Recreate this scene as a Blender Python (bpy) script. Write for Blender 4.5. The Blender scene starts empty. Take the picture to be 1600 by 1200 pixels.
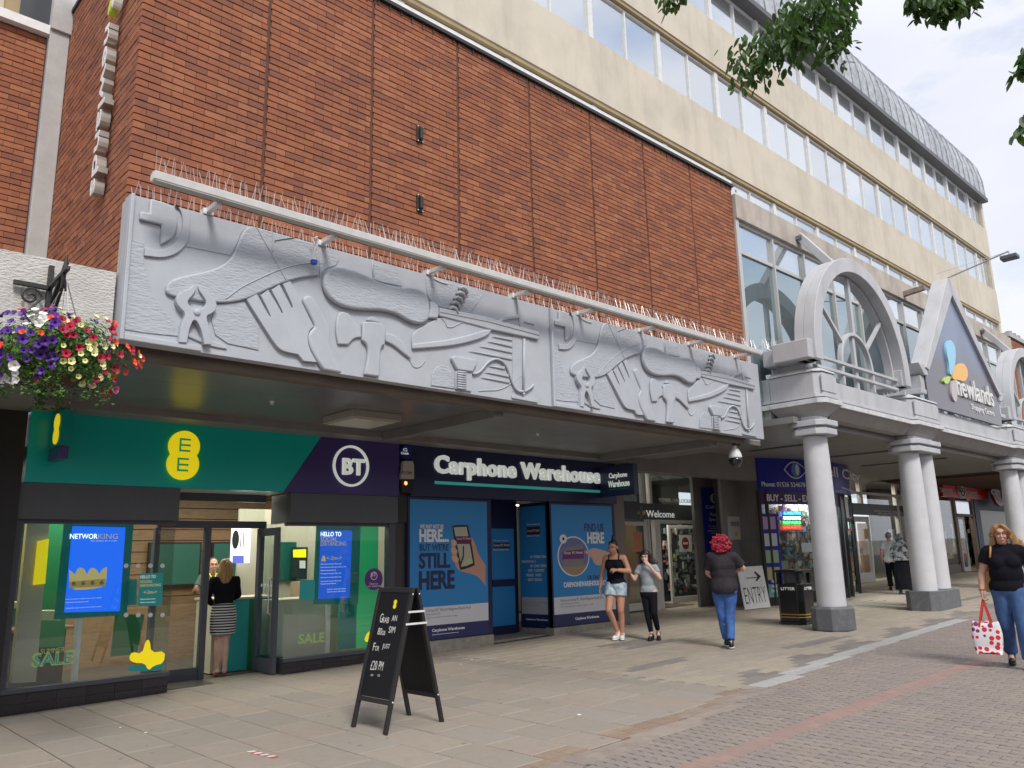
import bpy, bmesh, math, random
from mathutils import Vector, Matrix, noise
from mathutils.geometry import tessellate_polygon
random.seed(7)
R = math.radians
SC = bpy.context.scene
COL = SC.collection

# ------------------------------------------------------------------ camera
# street axes: X along the shopfronts, Y into them, Z up; metres
CAM_M = ((0.73023933, -0.68280727, -0.02290747), (-0.12646275, -0.16804623, 0.97763369), (0.67138491, 0.71100963, 0.20906365))
FPX = 1252.4
CAM_P = Vector((0, 0, 1.64))
cam_d = bpy.data.cameras.new('camera'); cam = bpy.data.objects.new('camera', cam_d); COL.objects.link(cam)
r_, u_, f_ = (Vector(a) for a in CAM_M)
cam.matrix_world = Matrix.Translation(CAM_P) @ Matrix(((r_.x, u_.x, -f_.x), (r_.y, u_.y, -f_.y), (r_.z, u_.z, -f_.z))).to_4x4()
cam_d.sensor_width = 36; cam_d.lens = FPX / 1600 * 36; cam_d.clip_start = .05; cam_d.clip_end = 600
SC.camera = cam

# ------------------------------------------------------------------ world, sun, exposure
SUN_EL, SUN_AZ = 48, 200          # azimuth of the sun measured clockwise from +Y
W = bpy.data.worlds.new('World'); SC.world = W; W.use_nodes = True
wn = W.node_tree; wn.nodes.clear()
def wnode(t, **k):
    n = wn.nodes.new(t)
    for a, b in k.items(): setattr(n, a, b)
    return n
sky = wnode('ShaderNodeTexSky'); sky.sky_type = 'NISHITA'; sky.sun_disc = False
sky.sun_elevation = R(SUN_EL); sky.sun_rotation = R(SUN_AZ); sky.dust_density = 1.5; sky.air_density = 1.2
tc = wnode('ShaderNodeTexCoord')
mp = wnode('ShaderNodeMapping'); mp.inputs['Scale'].default_value = (1, 1, 2.6)
nz = wnode('ShaderNodeTexNoise'); nz.inputs['Scale'].default_value = 2.6; nz.inputs['Detail'].default_value = 9; nz.inputs['Roughness'].default_value = .56
nz2 = wnode('ShaderNodeTexNoise'); nz2.inputs['Scale'].default_value = 1.7; nz2.inputs['Detail'].default_value = 7
cr = wnode('ShaderNodeValToRGB'); cr.color_ramp.elements[0].position = .27; cr.color_ramp.elements[1].position = .46
cr2 = wnode('ShaderNodeValToRGB')
cr2.color_ramp.elements[0].position = .3; cr2.color_ramp.elements[0].color = (3.9, 4.05, 4.6, 1)
cr2.color_ramp.elements[1].position = .7; cr2.color_ramp.elements[1].color = (5.3, 5.35, 5.75, 1)
mx = wnode('ShaderNodeMix', data_type='RGBA')
bg = wnode('ShaderNodeBackground'); bg.inputs['Strength'].default_value = .1
out = wnode('ShaderNodeOutputWorld')
L = wn.links.new
L(tc.outputs['Generated'], mp.inputs['Vector']); L(mp.outputs['Vector'], nz.inputs['Vector']); L(mp.outputs['Vector'], nz2.inputs['Vector'])
L(nz.outputs['Fac'], cr.inputs['Fac']); L(nz2.outputs['Fac'], cr2.inputs['Fac'])
L(cr.outputs['Color'], mx.inputs['Factor']); L(sky.outputs['Color'], mx.inputs['A']); L(cr2.outputs['Color'], mx.inputs['B'])
L(mx.outputs['Result'], bg.inputs['Color']); L(bg.outputs['Background'], out.inputs['Surface'])
sl = bpy.data.lights.new('sun', 'SUN'); sl.energy = 1.35; sl.angle = R(16); sl.color = (1, .96, .9)
so = bpy.data.objects.new('sun', sl); COL.objects.link(so); so.location = (0, -5, 30)
sd = Vector((math.sin(R(SUN_AZ)) * math.cos(R(SUN_EL)), math.cos(R(SUN_AZ)) * math.cos(R(SUN_EL)), math.sin(R(SUN_EL))))
so.rotation_euler = sd.to_track_quat('Z', 'Y').to_euler()
SC.view_settings.view_transform = 'Standard'; SC.view_settings.look = 'None'; SC.view_settings.gamma = 1
SC.view_settings.use_curve_mapping = False; SC.view_settings.exposure = 1.05
SC.cycles.max_bounces = 8; SC.cycles.transparent_max_bounces = 16

# ------------------------------------------------------------------ measuring helpers
SLOPE = 0.018                       # the street climbs gently to the right
def G(x): return SLOPE * x
def _ray(px, py):
    q = Vector(((px - 800) / FPX, -(py - 600) / FPX, 1))
    return r_ * q.x + u_ * q.y + f_ * q.z
def onY(px, py, Y): d = _ray(px, py); return CAM_P + d * (Y / d.y)
def onX(px, py, X): d = _ray(px, py); return CAM_P + d * (X / d.x)
def onZ(px, py, Z): d = _ray(px, py); return CAM_P + d * ((Z - 1.64) / d.z)
def onG(px, py): d = _ray(px, py); return CAM_P + d * (-1.64 / (d.z - SLOPE * d.x))
def seen(p, m=60):
    q = Vector(p) - CAM_P; z = q.dot(f_)
    if z < .2: return False
    x = 800 + FPX * q.dot(r_) / z; y = 600 - FPX * q.dot(u_) / z
    return -m < x < 1600 + m and -m < y < 1200 + m

# ------------------------------------------------------------------ materials
def nodes(m): return m.node_tree.nodes, m.node_tree.links.new
def mat(name, col, rough=.6, metal=0, col2=None, nscale=6, ndetail=4, ramp=(.35, .65), bump=0, bscale=60, stretch=(1, 1, 1),
        emis=None, estr=0, coat=0, rnd=0, spec=.5, alpha=None, objco=False, cols=None, streak=0, streakcol=(.05, .04, .03), spots=0):
    m = bpy.data.materials.new(name); m.use_nodes = True
    N, K = nodes(m); b = N['Principled BSDF']
    b.inputs['Base Color'].default_value = (*col, 1); b.inputs['Roughness'].default_value = rough
    b.inputs['Metallic'].default_value = metal; b.inputs['Coat Weight'].default_value = coat
    b.inputs['Coat Roughness'].default_value = .08
    b.inputs['Specular IOR Level'].default_value = spec
    if emis: b.inputs['Emission Color'].default_value = (*emis, 1); b.inputs['Emission Strength'].default_value = estr
    geo = N.new('ShaderNodeNewGeometry'); tco = N.new('ShaderNodeTexCoord'); mpn = N.new('ShaderNodeMapping')
    K(tco.outputs['Object'] if objco else geo.outputs['Position'], mpn.inputs['Vector']); mpn.inputs['Scale'].default_value = stretch
    last = None
    if cols:
        oi = N.new('ShaderNodeObjectInfo'); ad = N.new('ShaderNodeMath'); ad.operation = 'ADD'; fr = N.new('ShaderNodeMath'); fr.operation = 'FRACT'
        K(oi.outputs['Random'], ad.inputs[0]); K(geo.outputs['Random Per Island'], ad.inputs[1]); K(ad.outputs[0], fr.inputs[0])
        rp = N.new('ShaderNodeValToRGB'); rp.color_ramp.interpolation = 'CONSTANT'
        for i, c in enumerate(cols):
            e = rp.color_ramp.elements[i] if i < 2 else rp.color_ramp.elements.new(i / len(cols))
            e.position = i / len(cols); e.color = (*c, 1)
        K(fr.outputs[0], rp.inputs['Fac']); last = rp.outputs['Color']
    if col2:
        t = N.new('ShaderNodeTexNoise'); t.inputs['Scale'].default_value = nscale; t.inputs['Detail'].default_value = ndetail; t.inputs['Roughness'].default_value = .6
        K(mpn.outputs['Vector'], t.inputs['Vector'])
        rr = N.new('ShaderNodeMapRange'); rr.inputs['From Min'].default_value = ramp[0]; rr.inputs['From Max'].default_value = ramp[1]
        K(t.outputs['Fac'], rr.inputs['Value'])
        mm = N.new('ShaderNodeMix'); mm.data_type = 'RGBA'
        K(rr.outputs['Result'], mm.inputs['Factor'])
        if last: K(last, mm.inputs['A'])
        else: mm.inputs['A'].default_value = (*col, 1)
        mm.inputs['B'].default_value = (*col2, 1); last = mm.outputs['Result']
        if cols: # keep the piece colour dominant
            sc = N.new('ShaderNodeMath'); sc.operation = 'MULTIPLY'; sc.inputs[1].default_value = .35
            K(rr.outputs['Result'], sc.inputs[0]); K(sc.outputs[0], mm.inputs['Factor'])
    if streak:
        t2 = N.new('ShaderNodeTexNoise'); t2.inputs['Scale'].default_value = 1; t2.inputs['Detail'].default_value = 9
        mp2 = N.new('ShaderNodeMapping'); mp2.inputs['Scale'].default_value = (3.1, 3.1, .45); K(geo.outputs['Position'], mp2.inputs['Vector']); K(mp2.outputs['Vector'], t2.inputs['Vector'])
        r2 = N.new('ShaderNodeMapRange'); r2.inputs['From Min'].default_value = .5; r2.inputs['From Max'].default_value = .72; r2.inputs['To Max'].default_value = streak
        K(t2.outputs['Fac'], r2.inputs['Value'])
        m2 = N.new('ShaderNodeMix'); m2.data_type = 'RGBA'; K(r2.outputs['Result'], m2.inputs['Factor'])
        if last: K(last, m2.inputs['A'])
        else: m2.inputs['A'].default_value = (*col, 1)
        m2.inputs['B'].default_value = (*streakcol, 1); last = m2.outputs['Result']
    if rnd:
        oi = N.new('ShaderNodeObjectInfo'); ad = N.new('ShaderNodeMath'); ad.operation = 'ADD'; fr = N.new('ShaderNodeMath'); fr.operation = 'FRACT'
        K(oi.outputs['Random'], ad.inputs[0]); K(geo.outputs['Random Per Island'], ad.inputs[1]); K(ad.outputs[0], fr.inputs[0])
        vr = N.new('ShaderNodeMapRange'); vr.inputs['To Min'].default_value = 1 - rnd; vr.inputs['To Max'].default_value = 1 + rnd; K(fr.outputs[0], vr.inputs['Value'])
        hs = N.new('ShaderNodeHueSaturation'); K(vr.outputs['Result'], hs.inputs['Value'])
        if last: K(last, hs.inputs['Color'])
        else: hs.inputs['Color'].default_value = (*col, 1)
        last = hs.outputs['Color']
    if spots:
        vo = N.new('ShaderNodeTexVoronoi'); vo.inputs['Scale'].default_value = 3.1; K(geo.outputs['Position'], vo.inputs['Vector'])
        lt = N.new('ShaderNodeMapRange'); lt.inputs['From Min'].default_value = .085; lt.inputs['From Max'].default_value = .065; lt.inputs['To Max'].default_value = spots; K(vo.outputs['Distance'], lt.inputs['Value'])
        m3 = N.new('ShaderNodeMix'); m3.data_type = 'RGBA'; K(lt.outputs['Result'], m3.inputs['Factor']); K(last, m3.inputs['A']); m3.inputs['B'].default_value = (.12, .105, .095, 1); last = m3.outputs['Result']
    if last: K(last, b.inputs['Base Color'])
    if bump:
        t = N.new('ShaderNodeTexNoise'); t.inputs['Scale'].default_value = bscale; t.inputs['Detail'].default_value = 4
        K(mpn.outputs['Vector'], t.inputs['Vector'])
        bp = N.new('ShaderNodeBump'); bp.inputs['Strength'].default_value = 1; bp.inputs['Distance'].default_value = bump
        K(t.outputs['Fac'], bp.inputs['Height']); K(bp.outputs['Normal'], b.inputs['Normal'])
    return m
def glass_mat(name, tint=(.92, .96, .95), refl=1.0, base=.06, rough=.0):
    m = bpy.data.materials.new(name); m.use_nodes = True; N, K = nodes(m); N.remove(N['Principled BSDF'])
    tr = N.new('ShaderNodeBsdfTransparent'); tr.inputs['Color'].default_value = (*tint, 1)
    gl = N.new('ShaderNodeBsdfGlossy'); gl.inputs['Roughness'].default_value = rough; gl.inputs['Color'].default_value = (refl, refl, refl, 1)
    lw = N.new('ShaderNodeLayerWeight'); pw = N.new('ShaderNodeMath'); pw.operation = 'POWER'; pw.inputs[1].default_value = 5; K(lw.outputs['Facing'], pw.inputs[0])
    ad = N.new('ShaderNodeMath'); ad.operation = 'MULTIPLY_ADD'; ad.inputs[1].default_value = 1 - base; ad.inputs[2].default_value = base; ad.use_clamp = True
    ms = N.new('ShaderNodeMixShader'); K(pw.outputs[0], ad.inputs[0]); K(ad.outputs[0], ms.inputs['Fac'])
    K(tr.outputs[0], ms.inputs[1]); K(gl.outputs[0], ms.inputs[2]); K(ms.outputs[0], N['Material Output'].inputs['Surface'])
    return m
MT = {}
MT['brick'] = mat('brick', (.4, .12, .05), .9, cols=[(.35, .127, .062), (.325, .114, .055), (.375, .143, .070), (.29, .102, .054), (.34, .122, .059), (.235, .088, .053), (.325, .110, .052), (.385, .150, .076), (.265, .094, .051), (.31, .112, .060)], col2=(.11, .052, .042), nscale=14, ndetail=8, ramp=(.42, .72), bump=.004, bscale=90, streak=.3, streakcol=(.15, .07, .05))
MT['mortar'] = mat('mortar', (.10, .055, .04), .95, col2=(.13, .07, .05), nscale=30)
MT['groove'] = mat('groove', (.12, .05, .03), .9)
MT['relief'] = mat('relief paint', (.475, .502, .545), .5, col2=(.43, .455, .495), nscale=3, bump=.002, bscale=50, streak=.16, streakcol=(.36, .36, .36))
MT['relief_rough'] = mat('relief hammered', (.455, .482, .525), .5, col2=(.41, .437, .48), nscale=5, bump=.009, bscale=16, stretch=(1, 1, 3.2))
MT['precast'] = mat('grey precast', (.54, .55, .575), .65, col2=(.48, .487, .505), nscale=1.5, bump=.002, bscale=40, streak=.4, streakcol=(.33, .32, .31))
MT['precast_cap'] = mat('white capping', (.68, .69, .71), .55, col2=(.55, .55, .55), nscale=5)
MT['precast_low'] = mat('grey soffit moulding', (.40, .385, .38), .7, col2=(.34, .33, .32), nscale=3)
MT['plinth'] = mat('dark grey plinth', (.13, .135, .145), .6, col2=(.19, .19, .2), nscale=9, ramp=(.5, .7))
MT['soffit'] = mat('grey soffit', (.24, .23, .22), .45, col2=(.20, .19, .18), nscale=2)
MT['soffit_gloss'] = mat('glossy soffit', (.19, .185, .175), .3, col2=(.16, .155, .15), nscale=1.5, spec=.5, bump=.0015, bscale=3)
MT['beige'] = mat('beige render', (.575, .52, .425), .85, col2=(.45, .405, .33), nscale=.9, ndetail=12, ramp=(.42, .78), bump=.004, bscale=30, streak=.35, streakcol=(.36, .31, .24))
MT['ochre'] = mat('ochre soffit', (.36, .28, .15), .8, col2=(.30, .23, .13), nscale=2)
MT['stainconc'] = mat('stained concrete', (.50, .45, .39), .85, col2=(.40, .355, .31), nscale=2.5, ndetail=8, bump=.004, bscale=40, streak=.6, streakcol=(.24, .20, .17))
MT['conc'] = mat('pale concrete', (.47, .46, .45), .85, col2=(.40, .39, .38), nscale=4, ndetail=7, bump=.003, bscale=60, streak=.15, streakcol=(.3, .28, .26))
MT['render'] = mat('pebbled white render', (.62, .60, .57), .9, col2=(.53, .51, .48), nscale=3, bump=.016, bscale=26, stretch=(1, 1, 2.2))
MT['wframe'] = mat('white window frame', (.70, .71, .70), .5, col2=(.6, .61, .6), nscale=8)
MT['gframe'] = mat('grey window frame', (.50, .50, .49), .5)
MT['zinc'] = mat('zinc roofing', (.50, .52, .54), .5, metal=.2, rnd=.12, col2=(.30, .31, .34), nscale=4)
MT['darkgutter'] = mat('dark eaves', (.10, .105, .115), .5)
MT['bwin'] = mat('reflective pane', (.72, .75, .77), .06, metal=.8, rnd=.07, bump=.0008, bscale=1.3)
MT['upglass'] = mat('blue tinted pane', (.38, .46, .48), .02, metal=.8, bump=.0006, bscale=.9)
MT['white'] = mat('white paint', (.78, .78, .77), .5, col2=(.68, .68, .66), nscale=8)
MT['steel'] = mat('bright steel', (.6, .6, .6), .35, metal=.9)
MT['wire'] = mat('spike wire', (.50, .48, .47), .4, metal=.6)
MT['black'] = mat('black', (.02, .02, .022), .5)
MT['blackmet'] = mat('black ironwork', (.025, .024, .024), .5, col2=(.06, .04, .03), nscale=30, ramp=(.5, .7))
MT['darkframe'] = mat('dark grey frame', (.075, .082, .105), .35)
MT['glass'] = glass_mat('shop glass')
MT['dkpanel'] = mat('charcoal panel', (.10, .108, .122), .45, col2=(.088, .095, .108), nscale=2)
MT['tile'] = mat('dark tile', (.035, .030, .036), .3, rnd=.15)

# ------------------------------------------------------------------ mesh helpers
class MB:
    def __init__(s): s.v = []; s.f = []
    def add(s, vs, fs):
        o = len(s.v); s.v += [tuple(v) for v in vs]; s.f += [tuple(i + o for i in f) for f in fs]; return s
    def box(s, x0, x1, y0, y1, z0, z1):
        return s.add([(x0, y0, z0), (x1, y0, z0), (x1, y1, z0), (x0, y1, z0), (x0, y0, z1), (x1, y0, z1), (x1, y1, z1), (x0, y1, z1)],
                     [(0, 3, 2, 1), (4, 5, 6, 7), (0, 1, 5, 4), (1, 2, 6, 5), (2, 3, 7, 6), (3, 0, 4, 7)])
    def obox(s, c, hx, hy, hz, rot=None):
        m = rot or Matrix.Identity(3); c = Vector(c)
        vs = [c + m @ Vector((a * hx, b * hy, d * hz)) for d in (-1, 1) for a, b in ((-1, -1), (1, -1), (1, 1), (-1, 1))]
        return s.add(vs, [(0, 3, 2, 1), (4, 5, 6, 7), (0, 1, 5, 4), (1, 2, 6, 5), (2, 3, 7, 6), (3, 0, 4, 7)])
    def beam(s, a, b, w, h, up=(0, 0, 1)):
        a = Vector(a); b = Vector(b); d = (b - a).normalized(); u = Vector(up)
        sd = d.cross(u)
        if sd.length < 1e-4: sd = d.cross(Vector((0, 1, 0)))
        sd.normalize(); u = sd.cross(d); rot = Matrix((sd, d, u)).transposed()
        return s.obox((a + b) / 2, w / 2, (b - a).length / 2, h / 2, rot)
    def prism(s, pts, o, u, w, n, d0, d1):
        """polygon pts (in u,w axes at o) swept along n from d0 to d1"""
        o = Vector(o); u = Vector(u); w = Vector(w); n = Vector(n); k = len(pts)
        ar = sum(pts[i][0] * pts[(i + 1) % k][1] - pts[(i + 1) % k][0] * pts[i][1] for i in range(k))
        if ar < 0: pts = pts[::-1]
        if u.cross(w).dot(n) * (d1 - d0) < 0: pts = pts[::-1]
        A = [o + u * a + w * b + n * d0 for a, b in pts]; B = [o + u * a + w * b + n * d1 for a, b in pts]
        return s.add(A + B, [tuple(range(k))[::-1], tuple(range(k, 2 * k))] + [(i, (i + 1) % k, k + (i + 1) % k, k + i) for i in range(k)])
    def flat(s, pts, o, u, w):
        o = Vector(o); u = Vector(u); w = Vector(w)
        return s.add([o + u * a + w * b for a, b in pts], [tuple(range(len(pts)))])
    def cone(s, a, b, r0, r1, n=12, caps=True, phase=0):
        a = Vector(a); b = Vector(b); d = (b - a).normalized(); e = d.orthogonal().normalized()
        if abs(d.z) > .999: e = Vector((1, 0, 0))
        g = d.cross(e)
        P = [a + (e * math.cos(t) + g * math.sin(t)) * r0 for t in (2 * math.pi * i / n + phase for i in range(n))]
        Q = [b + (e * math.cos(t) + g * math.sin(t)) * r1 for t in (2 * math.pi * i / n + phase for i in range(n))]
        f = [(i, (i + 1) % n, n + (i + 1) % n, n + i) for i in range(n)]
        if caps: f += [tuple(range(n))[::-1], tuple(range(n, 2 * n))]
        return s.add(P + Q, f)
    def tube(s, pts, r, n=6):
        pts = [Vector(p) for p in pts]; rings = []; e = None
        for i, p in enumerate(pts):
            d = (pts[min(i + 1, len(pts) - 1)] - pts[max(i - 1, 0)]).normalized()
            e = (d.orthogonal() if e is None else e - d * e.dot(d)).normalized(); g = d.cross(e)
            rr = r[i] if isinstance(r, (list, tuple)) else r
            rings.append([p + (e * math.cos(2 * math.pi * k / n) + g * math.sin(2 * math.pi * k / n)) * rr for k in range(n)])
        vs = [v for q in rings for v in q]; m = len(pts)
        fs = [(i * n + k, i * n + (k + 1) % n, (i + 1) * n + (k + 1) % n, (i + 1) * n + k) for i in range(m - 1) for k in range(n)]
        fs += [tuple(range(n))[::-1], tuple(range((m - 1) * n, m * n))]
        return s.add(vs, fs)
    def lathe(s, prof, c, n=24, phase=0):
        c = Vector(c); vs = []; m = len(prof)
        for r, z in prof:
            vs += [c + Vector((r * math.cos(2 * math.pi * k / n + phase), r * math.sin(2 * math.pi * k / n + phase), z)) for k in range(n)]
        fs = [(i * n + k, i * n + (k + 1) % n, (i + 1) * n + (k + 1) % n, (i + 1) * n + k) for i in range(m - 1) for k in range(n)]
        fs += [tuple(range(n))[::-1], tuple(range((m - 1) * n, m * n))]
        return s.add(vs, fs)
    def sphere(s, c, rx, ry=None, rz=None, n=10, m=7):
        ry = ry or rx; rz = rz or rx
        prof = [(math.sin(math.pi * (i + .02) / (m + .04)), -math.cos(math.pi * (i + .02) / (m + .04))) for i in range(m + 1)]
        o = len(s.v); s.lathe(prof, (0, 0, 0), n)
        for i in range(o, len(s.v)):
            v = s.v[i]; s.v[i] = (c[0] + v[0] * rx, c[1] + v[1] * ry, c[2] + v[2] * rz)
        return s
    def mesh(s, name, mats=None, smooth=False):
        me = bpy.data.meshes.new(name); me.from_pydata(s.v, [], s.f)
        for m in (mats if isinstance(mats, (list, tuple)) else [mats]):
            if m: me.materials.append(m)
        if smooth: me.polygons.foreach_set('use_smooth', [True] * len(me.polygons))
        me.update(); return me
    def build(s, name, m, parent=None, smooth=False, bevel=0, seg=2, stuff=False, angle=None):
        me = s.mesh(name, m, smooth or angle is not None)
        return link(name, me, parent, bevel, seg, stuff, angle)
def link(name, me, parent=None, bevel=0, seg=2, stuff=False, angle=None):
    o = bpy.data.objects.new(name, me); COL.objects.link(o)
    if parent is not None:
        o.parent = parent; o.location = -origin_of(parent)
    if bevel:
        b = o.modifiers.new('bevel', 'BEVEL'); b.width = bevel; b.segments = seg; b.limit_method = 'ANGLE'; b.angle_limit = R(35)
    if angle is not None:
        me.set_sharp_from_angle(angle=R(angle))
    if stuff: o['kind'] = 'stuff'
    return o
def origin_of(o):
    p = Vector((0, 0, 0)); 
    while o is not None: p = p + o.location; o = o.parent
    return p
def thing(name, label, cat, loc=(0, 0, 0), group=None):
    o = bpy.data.objects.new(name, None); COL.objects.link(o); o.location = loc; o.empty_display_size = .2
    o['label'] = label; o['category'] = cat
    if group: o['group'] = group
    return o
def tag(o, label, cat, group=None):
    o['label'] = label; o['category'] = cat
    if group: o['group'] = group
    return o
def structure(o): o['kind'] = 'structure'; return o
def copy_tree(o, loc=None, label=None, parent=None):
    c = o.copy(); COL.objects.link(c)
    if parent: c.parent = parent
    for ch in list(o.children): copy_tree(ch, parent=c)
    if loc is not None: c.location = loc
    if label: c['label'] = label
    return c
def smooth_poly(pts, it=2, closed=True):
    """Chaikin corner cutting; a point given as (x, y, 1) stays sharp"""
    for _ in range(it):
        q = []; k = len(pts); rng = range(k) if closed else range(k - 1)
        if not closed: q.append(pts[0])
        for i in rng:
            a, b = pts[i], pts[(i + 1) % k]
            ka, kb = len(a) > 2, len(b) > 2
            if ka: q.append(a)
            if not ka: q.append((a[0] * .75 + b[0] * .25, a[1] * .75 + b[1] * .25))
            if not kb: q.append((a[0] * .25 + b[0] * .75, a[1] * .25 + b[1] * .75))
        if not closed: q.append(pts[-1])
        pts = q
    return [(p[0], p[1]) for p in pts]
# ---- lettering
FRONT = ((1, 0, 0), (0, 0, 1))            # reading direction and letter-up for a surface that faces the street
def text_mesh(s, bold=0, depth=0, space=1):
    bold = min(bold, .022)
    cu = bpy.data.curves.new('t', 'FONT'); cu.body = s; cu.size = 1; cu.offset = bold; cu.extrude = depth; cu.space_character = space
    cu.align_x = 'CENTER'; cu.resolution_u = 3
    o = bpy.data.objects.new('t', cu); COL.objects.link(o); bpy.context.view_layer.update()
    me = bpy.data.meshes.new_from_object(o.evaluated_get(bpy.context.evaluated_depsgraph_get()))
    bpy.data.objects.remove(o); bpy.data.curves.remove(cu); return me
def text(name, s, o, w, h, m, parent, frame=FRONT, bold=0, depth=.001, space=1, rot=0, per_letter=False, shear=0, fith=True, heavy=0):
    """lettering whose box (w wide, h high) has its lower left corner at o on the surface"""
    me = text_mesh(s, bold, .5, space)
    xs = [v.co.x for v in me.vertices]; ys = [v.co.y for v in me.vertices]
    x0, x1, y0, y1 = min(xs), max(xs), min(ys), max(ys)
    sx = w / (x1 - x0); sy = (h / (y1 - y0)) if fith else sx
    u = Vector(frame[0]); v = Vector(frame[1]); n = u.cross(v); o = Vector(o)
    for q in me.vertices:
        a = (q.co.x - x0) * sx + (q.co.y - y0) * sy * shear; b = (q.co.y - y0) * sy; d = (q.co.z + .5) * depth
        if rot: a, b = a * math.cos(rot) - b * math.sin(rot), a * math.sin(rot) + b * math.cos(rot)
        q.co = o + u * a + v * b + n * d
    if bold >= .05 and not heavy: heavy = .028 * h
    if heavy:        # a heavier face: the outline repeated a little to either side
        mb = MB(); fs = [tuple(pl.vertices) for pl in me.polygons]
        for j, (da, db) in enumerate(((-1, 0), (1, 0), (0, 1), (0, -1), (0, 0))): mb.add([q.co + u * (da * heavy) + v * (db * heavy * .8) + n * (j * .0004) for q in me.vertices], fs)
        me = mb.mesh(name, None)
    me.materials.clear(); me.materials.append(m)
    if not per_letter: me.name = name; return link(name, me, parent)
    bm = bmesh.new(); bm.from_mesh(me); bm.verts.ensure_lookup_table(); left = set(bm.verts); isl = []
    while left:
        st = [left.pop()]; c = []
        while st:
            p = st.pop(); c.append(p)
            for e in p.link_edges:
                t = e.other_vert(p)
                if t in left: left.remove(t); st.append(t)
        k = [(p.co - o).dot(u) for p in c]; isl.append([min(k), max(k), c])
    isl.sort(key=lambda a: a[0]); grp = []
    for a in isl:
        if grp and a[0] < grp[-1][1] - .5 * min(a[1] - a[0], grp[-1][1] - grp[-1][0]): grp[-1][1] = max(grp[-1][1], a[1]); grp[-1][2] += a[2]
        else: grp.append(a)
    outp = []
    for a in grp:
        ids = {p: i for i, p in enumerate(a[2])}; mb = MB(); fs = {f for p in a[2] for f in p.link_faces}
        mb.add([p.co[:] for p in a[2]], [tuple(ids[p] for p in f.verts) for f in fs]); outp.append(mb.build(name, m, parent))
    bm.free(); return outp
def rect_px(px, Y):
    """x0,x1,z0,z1 of the upright rectangle on plane Y spanned by two measured corners"""
    a = onY(px[0], px[1], Y); b = onY(px[2], px[3], Y)
    return min(a.x, b.x), max(a.x, b.x), min(a.z, b.z), max(a.z, b.z)
# ================================================================== GROUND
MT['bed'] = mat('joint bed', (.06, .048, .038), .95, col2=(.12, .1, .08), nscale=8)
MT['roadbed'] = mat('road joint bed', (.07, .056, .05), .95)
MT['slab'] = mat('sandstone slab', (.3, .26, .2), .8, spots=.55, cols=[(.32, .275, .225), (.30, .263, .22), (.335, .285, .235), (.285, .255, .215), (.325, .272, .225), (.31, .275, .235)], col2=(.24, .205, .165), nscale=11, ndetail=12, ramp=(.38, .72), bump=.002, bscale=70)
MT['sett'] = mat('brown sett', (.28, .2, .14), .85, cols=[(.30, .225, .165), (.27, .20, .15), (.32, .25, .19), (.285, .205, .15)], col2=(.2, .15, .11), nscale=12)
MT['beigeblock'] = mat('beige block', (.4, .33, .23), .85, spots=.4, cols=[(.375, .325, .257), (.395, .34, .265), (.355, .31, .248), (.345, .305, .25), (.38, .322, .25)], col2=(.27, .23, .18), nscale=5, bump=.002)
MT['greyblock'] = mat('grey block', (.2, .18, .165), .85, cols=[(.23, .208, .19), (.205, .185, .17), (.25, .222, .2)], col2=(.16, .14, .125), nscale=8)
MT['roadblock'] = mat('road block', (.28, .23, .2), .88, spots=.4, cols=[(.275, .232, .205), (.295, .247, .218), (.26, .220, .200), (.28, .233, .208), (.30, .252, .216), (.268, .230, .208)], col2=(.225, .19, .168), nscale=9, ndetail=10, ramp=(.35, .7), bump=.004, bscale=150)
MT['redblock'] = mat('red block', (.38, .18, .14), .88, cols=[(.32, .213, .182), (.30, .203, .178), (.33, .225, .19), (.295, .21, .182)], col2=(.28, .19, .165), nscale=9)
MT['channel'] = mat('channel stone', (.31, .26, .22), .85, rnd=.08, col2=(.24, .2, .17), nscale=6)
MT['granite'] = mat('pale granite', (.43, .42, .41), .8, rnd=.08, col2=(.35, .34, .33), nscale=20)

DRX = [(-6, 4.2), (3, 4.3), (5.2, 4.38), (6.7, 4.5), (8, 4.8), (10.7, 5.18), (14.9, 5.38), (17.6, 5.5), (40, 6.0), (90, 7)]
def drain(x):
    for (a, b), (c, d) in zip(DRX, DRX[1:]):
        if x <= c: return b + (d - b) * (x - a) / (c - a)
    return DRX[-1][1]
mb = MB(); X0, X1 = -60, 160
mb.add([(X0, -60, G(X0) - .05), (X1, -60, G(X1) - .05), (X1, 80, G(X1) - .05), (X0, 80, G(X0) - .05)], [(0, 1, 2, 3)])
structure(mb.build('ground', mat('far paving', (.27, .24, .2), .9, col2=(.23, .2, .17), nscale=3)))
def strip(pairs, dz):
    m = MB(); vs = []
    for x, ya, yb in pairs: vs += [(x, ya, G(x) + dz), (x, yb, G(x) + dz)]
    return m.add(vs, [(2 * i, 2 * i + 2, 2 * i + 3, 2 * i + 1) for i in range(len(pairs) - 1)])
pavement = structure(strip([(x, drain(x) - .0, 16) for x in (-6, 3, 5.2, 6.7, 8, 10.7, 14.9, 17.6, 40, 60)], -.008).build('pavement', MT['bed']))
road = structure(strip([(x, -9, drain(x)) for x in (-6, 3, 5.2, 6.7, 8, 10.7, 14.9, 17.6, 40, 60)], -.012).build('road', MT['roadbed']))

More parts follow.
